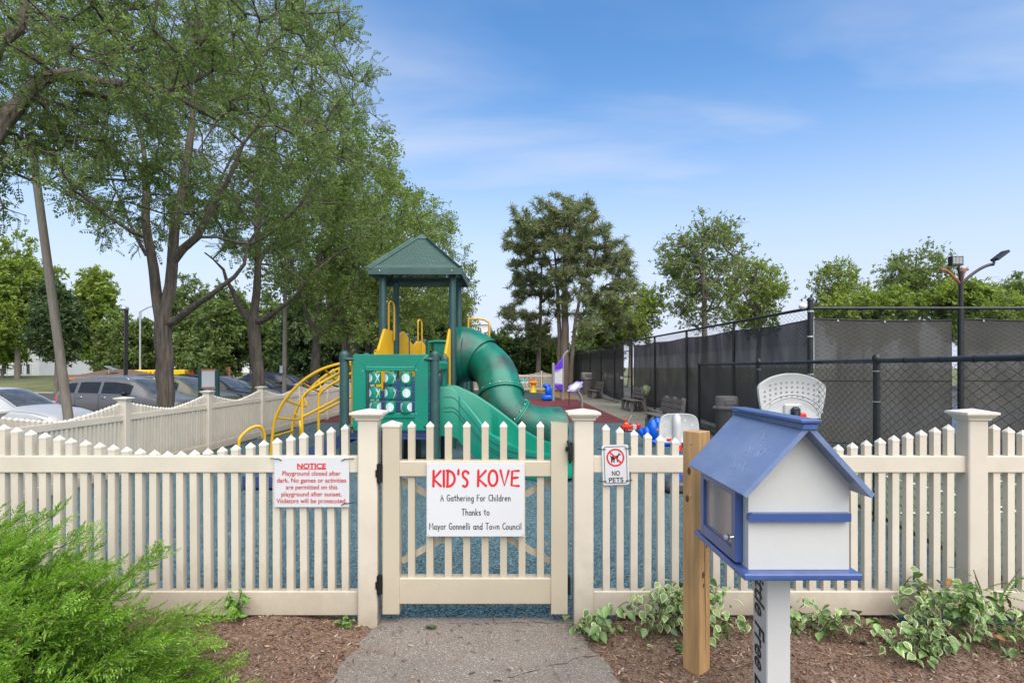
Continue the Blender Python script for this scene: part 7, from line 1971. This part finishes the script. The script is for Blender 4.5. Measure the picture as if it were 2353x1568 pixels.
while npl < 430:
    d = unit(rng.normal(size=3))
    if d[2] < -.05: continue
    if d[0] < -.45 or (d[1] > .75 and d[2] < .5): continue
    p0 = d * JR * rng.uniform(.58, .74)
    ax = unit(d * .8 + np.array([.58, -.08, .10]) + rng.normal(size=3) * .18)
    L = rng.uniform(.24, .46) * (1 if rng.random() < .8 else 1.25); npl += 1
    bend = unit(np.cross(ax, rng.normal(size=3))) * .06
    n = int(16 * L / .38); k0 = stems.add(p0 * .55, root); k1 = stems.add(p0, k0); k2 = stems.add(p0 + ax * L * .55 + bend, k1); stems.add(p0 + ax * L * .95, k2)
    side = unit(np.cross(ax, rng.normal(size=3))); up = np.cross(side, ax)
    for i in range(n):
        f = (i + .5) / n; c = p0 + ax * L * f + bend * math.sin(PI * f)
        s = 1 if i % 2 else -1
        dd = unit(ax * (.75 + .35 * f) + side * s * (.55 - .30 * f) + up * rng.normal() * .30)
        pos.append(c); dirs.append(dd); scl.append((.15 - .07 * f) * rng.uniform(.8, 1.2))
pos = np.array(pos); dirs = np.array(dirs); scl = np.array(scl); m_ = len(pos)
V, F = scatter(SP[0], SP[1], pos, rotmats(dirs, rng.normal(size=m_) * .32), scl)
tag(link('foliage', npmesh('foliage', V, F, 'juniper'), jt), 'bright new growth')
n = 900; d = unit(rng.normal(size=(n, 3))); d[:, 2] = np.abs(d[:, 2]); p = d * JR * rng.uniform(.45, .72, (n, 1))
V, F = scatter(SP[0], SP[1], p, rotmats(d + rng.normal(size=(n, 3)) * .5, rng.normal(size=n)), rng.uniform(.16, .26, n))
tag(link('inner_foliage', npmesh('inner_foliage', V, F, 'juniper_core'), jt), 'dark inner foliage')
link('stems', stems.mesh('stems', 'bark_pine', .0016, rmax=.006), jt)

# ------------------------------------------------------------------ variegated vine along the fence foot
def vine_leaf_mesh(l, w_, seed, cream=True):
    r = random.Random(seed); m = MB()
    prof = [(0, .0), (.12, .30), (.3, .5), (.5, .48), (.72, .30), (.9, .10), (1., 0)]
    def pt(f, k): return None
    inner = .76 if cream else .95
    rows = []
    for f, hw in prof:
        bendz = -.22 * f * f + .05 * f
        fin = .06 + f * .84
        rows.append([(l * f, w_ * hw, l * (bendz + .16 * hw)), (l * fin, w_ * hw * inner, l * (bendz + .10 * hw)), (l * fin, 0, l * bendz), (l * fin, -w_ * hw * inner, l * (bendz + .10 * hw)), (l * f, -w_ * hw, l * (bendz + .16 * hw))])
    vs = [v for r_ in rows for v in r_]; fs = []; mi = []
    for i in range(len(rows) - 1):
        for k in range(4):
            fs.append((i * 5 + k, (i + 1) * 5 + k, (i + 1) * 5 + k + 1, i * 5 + k + 1)); mi.append(1 if k in (0, 3) else 0)
    m.add(vs, fs); m.mi = mi
    return m.mesh('leaf', ['vine_leaf', 'vine_edge' if cream else 'vine_leaf'], smooth='full')
pmat('vine_leaf', (.125, .215, .060), rough=.4, var=.25, scale=30, rnd=.45)
pmat('vine_edge', (.42, .47, .22), rough=.45, var=.12, scale=30, rnd=.25)
pmat('vine_stem', (.10, .12, .04), rough=.6, var=.2)
pmat('weed', (.12, .25, .035), rough=.5, var=.2, scale=30, rnd=.3)
pmat('dry_leaf', (.22, .09, .025), rough=.8, var=.3, scale=30, rnd=.3)
VL = [vine_leaf_mesh(.050, .036, 1), vine_leaf_mesh(.042, .030, 2), vine_leaf_mesh(.056, .038, 3, False)]
def vine(label, cx_, cy_, rx, ry, h_, nleaf, seed, plain=.15, stems=14, dry=0):
    r = random.Random(seed); t = thing('vine_plant', label, 'plant', (cx_, cy_, 0), 0, 'vines at the foot of the fence')
    sk = Skel(seed); sm = MB(); pts_all = []
    for k in range(stems):
        a = r.uniform(0, 2 * PI); f = r.uniform(.15, .95)
        bx_, by_ = r.uniform(-rx, rx) * .55, r.uniform(.0, ry) * .6
        ex, ey = bx_ + math.cos(a) * rx * .55, by_ + math.sin(a) * ry * .8
        hz = h_ * r.uniform(.45, 1.15) * (1 - .35 * abs(ex) / rx)
        g0 = mulch_h(cx_ + bx_, min(cy_ + by_, 3.4))
        pp = catmull([(bx_, by_, g0), (bx_ + (ex - bx_) * .3, by_ + (ey - by_) * .3, g0 + hz * .8), (bx_ + (ex - bx_) * .7, by_ + (ey - by_) * .7, g0 + hz), (ex, ey, g0 + hz * r.uniform(.45, .8))], 6)
        sm.tube(pp, .0022, 4); pts_all.append(pp)
    sm.build('stems', 'vine_stem', t)
    for i in range(nleaf):
        pp = r.choice(pts_all); p = pp[r.randrange(4, len(pp))]
        me = VL[2] if r.random() < plain else VL[r.randrange(2)]
        o = link('leaf', me, t)
        yaw = r.uniform(0, 2 * PI)
        if r.random() < .5: yaw = -PI / 2 + r.uniform(-1.2, 1.2)
        o.location = (p.x + r.gauss(0, .035), min(p.y + r.gauss(0, .03), 3.33 - cy_), max(.012, p.z + r.gauss(0, .03)))
        o.rotation_euler = (r.gauss(0, .45), r.gauss(.42, .35), yaw); s = r.uniform(.7, 1.25); o.scale = (s, s, s)
        if dry and i < dry: o.data = DRY
    return t
DRY = vine_leaf_mesh(.05, .03, 5, False); DRY.materials[0] = MATS['dry_leaf']; DRY.materials[1] = MATS['dry_leaf']
vine('bushy cream-edged vine around the timber post at the fence foot', .93, 3.15, .36, .17, .25, 285, 201, .12, 20)
vine('leafy green vine climbing at the foot of the right gate post', .48, 3.20, .17, .14, .12, 70, 202, .75, 9)
vine('cream-edged vine right of the book box post', 1.62, 3.12, .26, .20, .19, 120, 203, .35, 10)
vine('thick tangle of cream-edged vine below the right end post', 2.28, 3.08, .42, .24, .26, 295, 204, .3, 22, dry=14)
vine('low cream-edged vine sprawling over the mulch by the right post', 2.0, 2.98, .34, .16, .15, 170, 206, .3, 14)
vine('vine trailing out at the lower right edge', 2.78, 3.0, .22, .2, .16, 110, 205, .3, 9)
# climbing tendril on the gate post
def weed(name, label, px, py, h_, n, seed, ll=.05, lw=.022, mat='weed', spread=.35, y_=None):
    c = G(px, py) if y_ is None else Vector(((px - CX) / FPX * y_, y_, 0)); r = random.Random(seed)
    t = thing(name, label, 'plant', (c.x, c.y, mulch_h(c.x, min(c.y, 3.4))), 0)
    lm = vine_leaf_mesh(ll, lw, 7, False); lm.materials[0] = MATS[mat]; lm.materials[1] = MATS[mat]
    sm = MB()
    for k in range(max(2, n // 14)):
        a = r.uniform(0, 2 * PI); e_ = Vector((math.cos(a) * h_ * spread, math.sin(a) * h_ * spread * .5, h_ * r.uniform(.6, 1.05))); pp = catmull([(0, 0, 0), tuple(e_ * .45 + Vector((0, 0, h_ * .12))), tuple(e_)], 6); sm.tube(pp, .0025, 5)
        for i in range(14):
            p = pp[3 + i % (len(pp) - 3)]; o = link('leaf', lm, t, (p.x, p.y, p.z)); o.rotation_euler = (r.gauss(0, .4), r.gauss(.1, .4), r.uniform(0, 2 * PI)); s = r.uniform(.6, 1.2); o.scale = (s, s, s)
    sm.build('stems', 'vine_stem', t)
weed('weed_plant', 'upright leafy weed against the fence left of the gate', 541, 1392, .17, 84, 301, .045, .02, y_=3.31)
weed('weed_plant', 'tiny clover-like weed beside the left gate post', 792, 1447, .06, 42, 302, .024, .020, spread=.7)
weed('weed_plant', 'low sprig of weed before the timber post', 1560, 1500, .05, 42, 304, .03, .018, 'vine_leaf', spread=1.2)
# locust seedling by the right post
c = G(2215, 1440)
t = thing('seedling', 'ferny locust seedling rising beside the right fence post', 'plant', (c.x, 3.15, .02))
rng = np.random.default_rng(77); fr_ = frond_template(9, 1., .30, .035, .17)
sm = MB(); pos = []; dd = []
for k in range(7):
    a = rng.uniform(-.6, 3.7); h_ = rng.uniform(.2, .40); pp = catmull([(0, 0, 0), (.05 * math.cos(a), -.02, h_ * .6), (.12 * math.cos(a), -.05, h_)], 5); sm.tube(pp, .0025, 5)
    for i in range(5): p = pp[4 + i if 4 + i < len(pp) else -1]; pos.append((p.x, p.y, p.z)); dd.append((math.cos(a) + rng.normal() * .5, -.5 + rng.normal() * .4, .35 + rng.normal() * .2))
sm.build('stems', 'bark_pine', t)
V, F = scatter(fr_[0], fr_[1], np.array(pos), rotmats(np.array(dd), rng.normal(size=len(pos)) * .3), rng.uniform(.12, .20, len(pos)))
link('foliage', npmesh('foliage', V, F, 'weed_leaf'), t)
# one green leaf lying at the gate
o = link('leaf', VL[2], None, (P(993, 1405, 3.22).x, 3.25, .03)); o.rotation_euler = (.1, .1, 2.); o.scale = (1.6, 1.6, 1); o.name = 'loose_leaf'; tag(o, 'single green leaf lying on the asphalt under the gate', 'leaf')
o = link('loose_leaf', VL[1], None, (G(1488, 1500).x, G(1488, 1500).y, .035)); o.rotation_euler = (.2, .1, .6); tag(o, 'pale yellow-green leaf lying on the mulch right of the path', 'leaf')
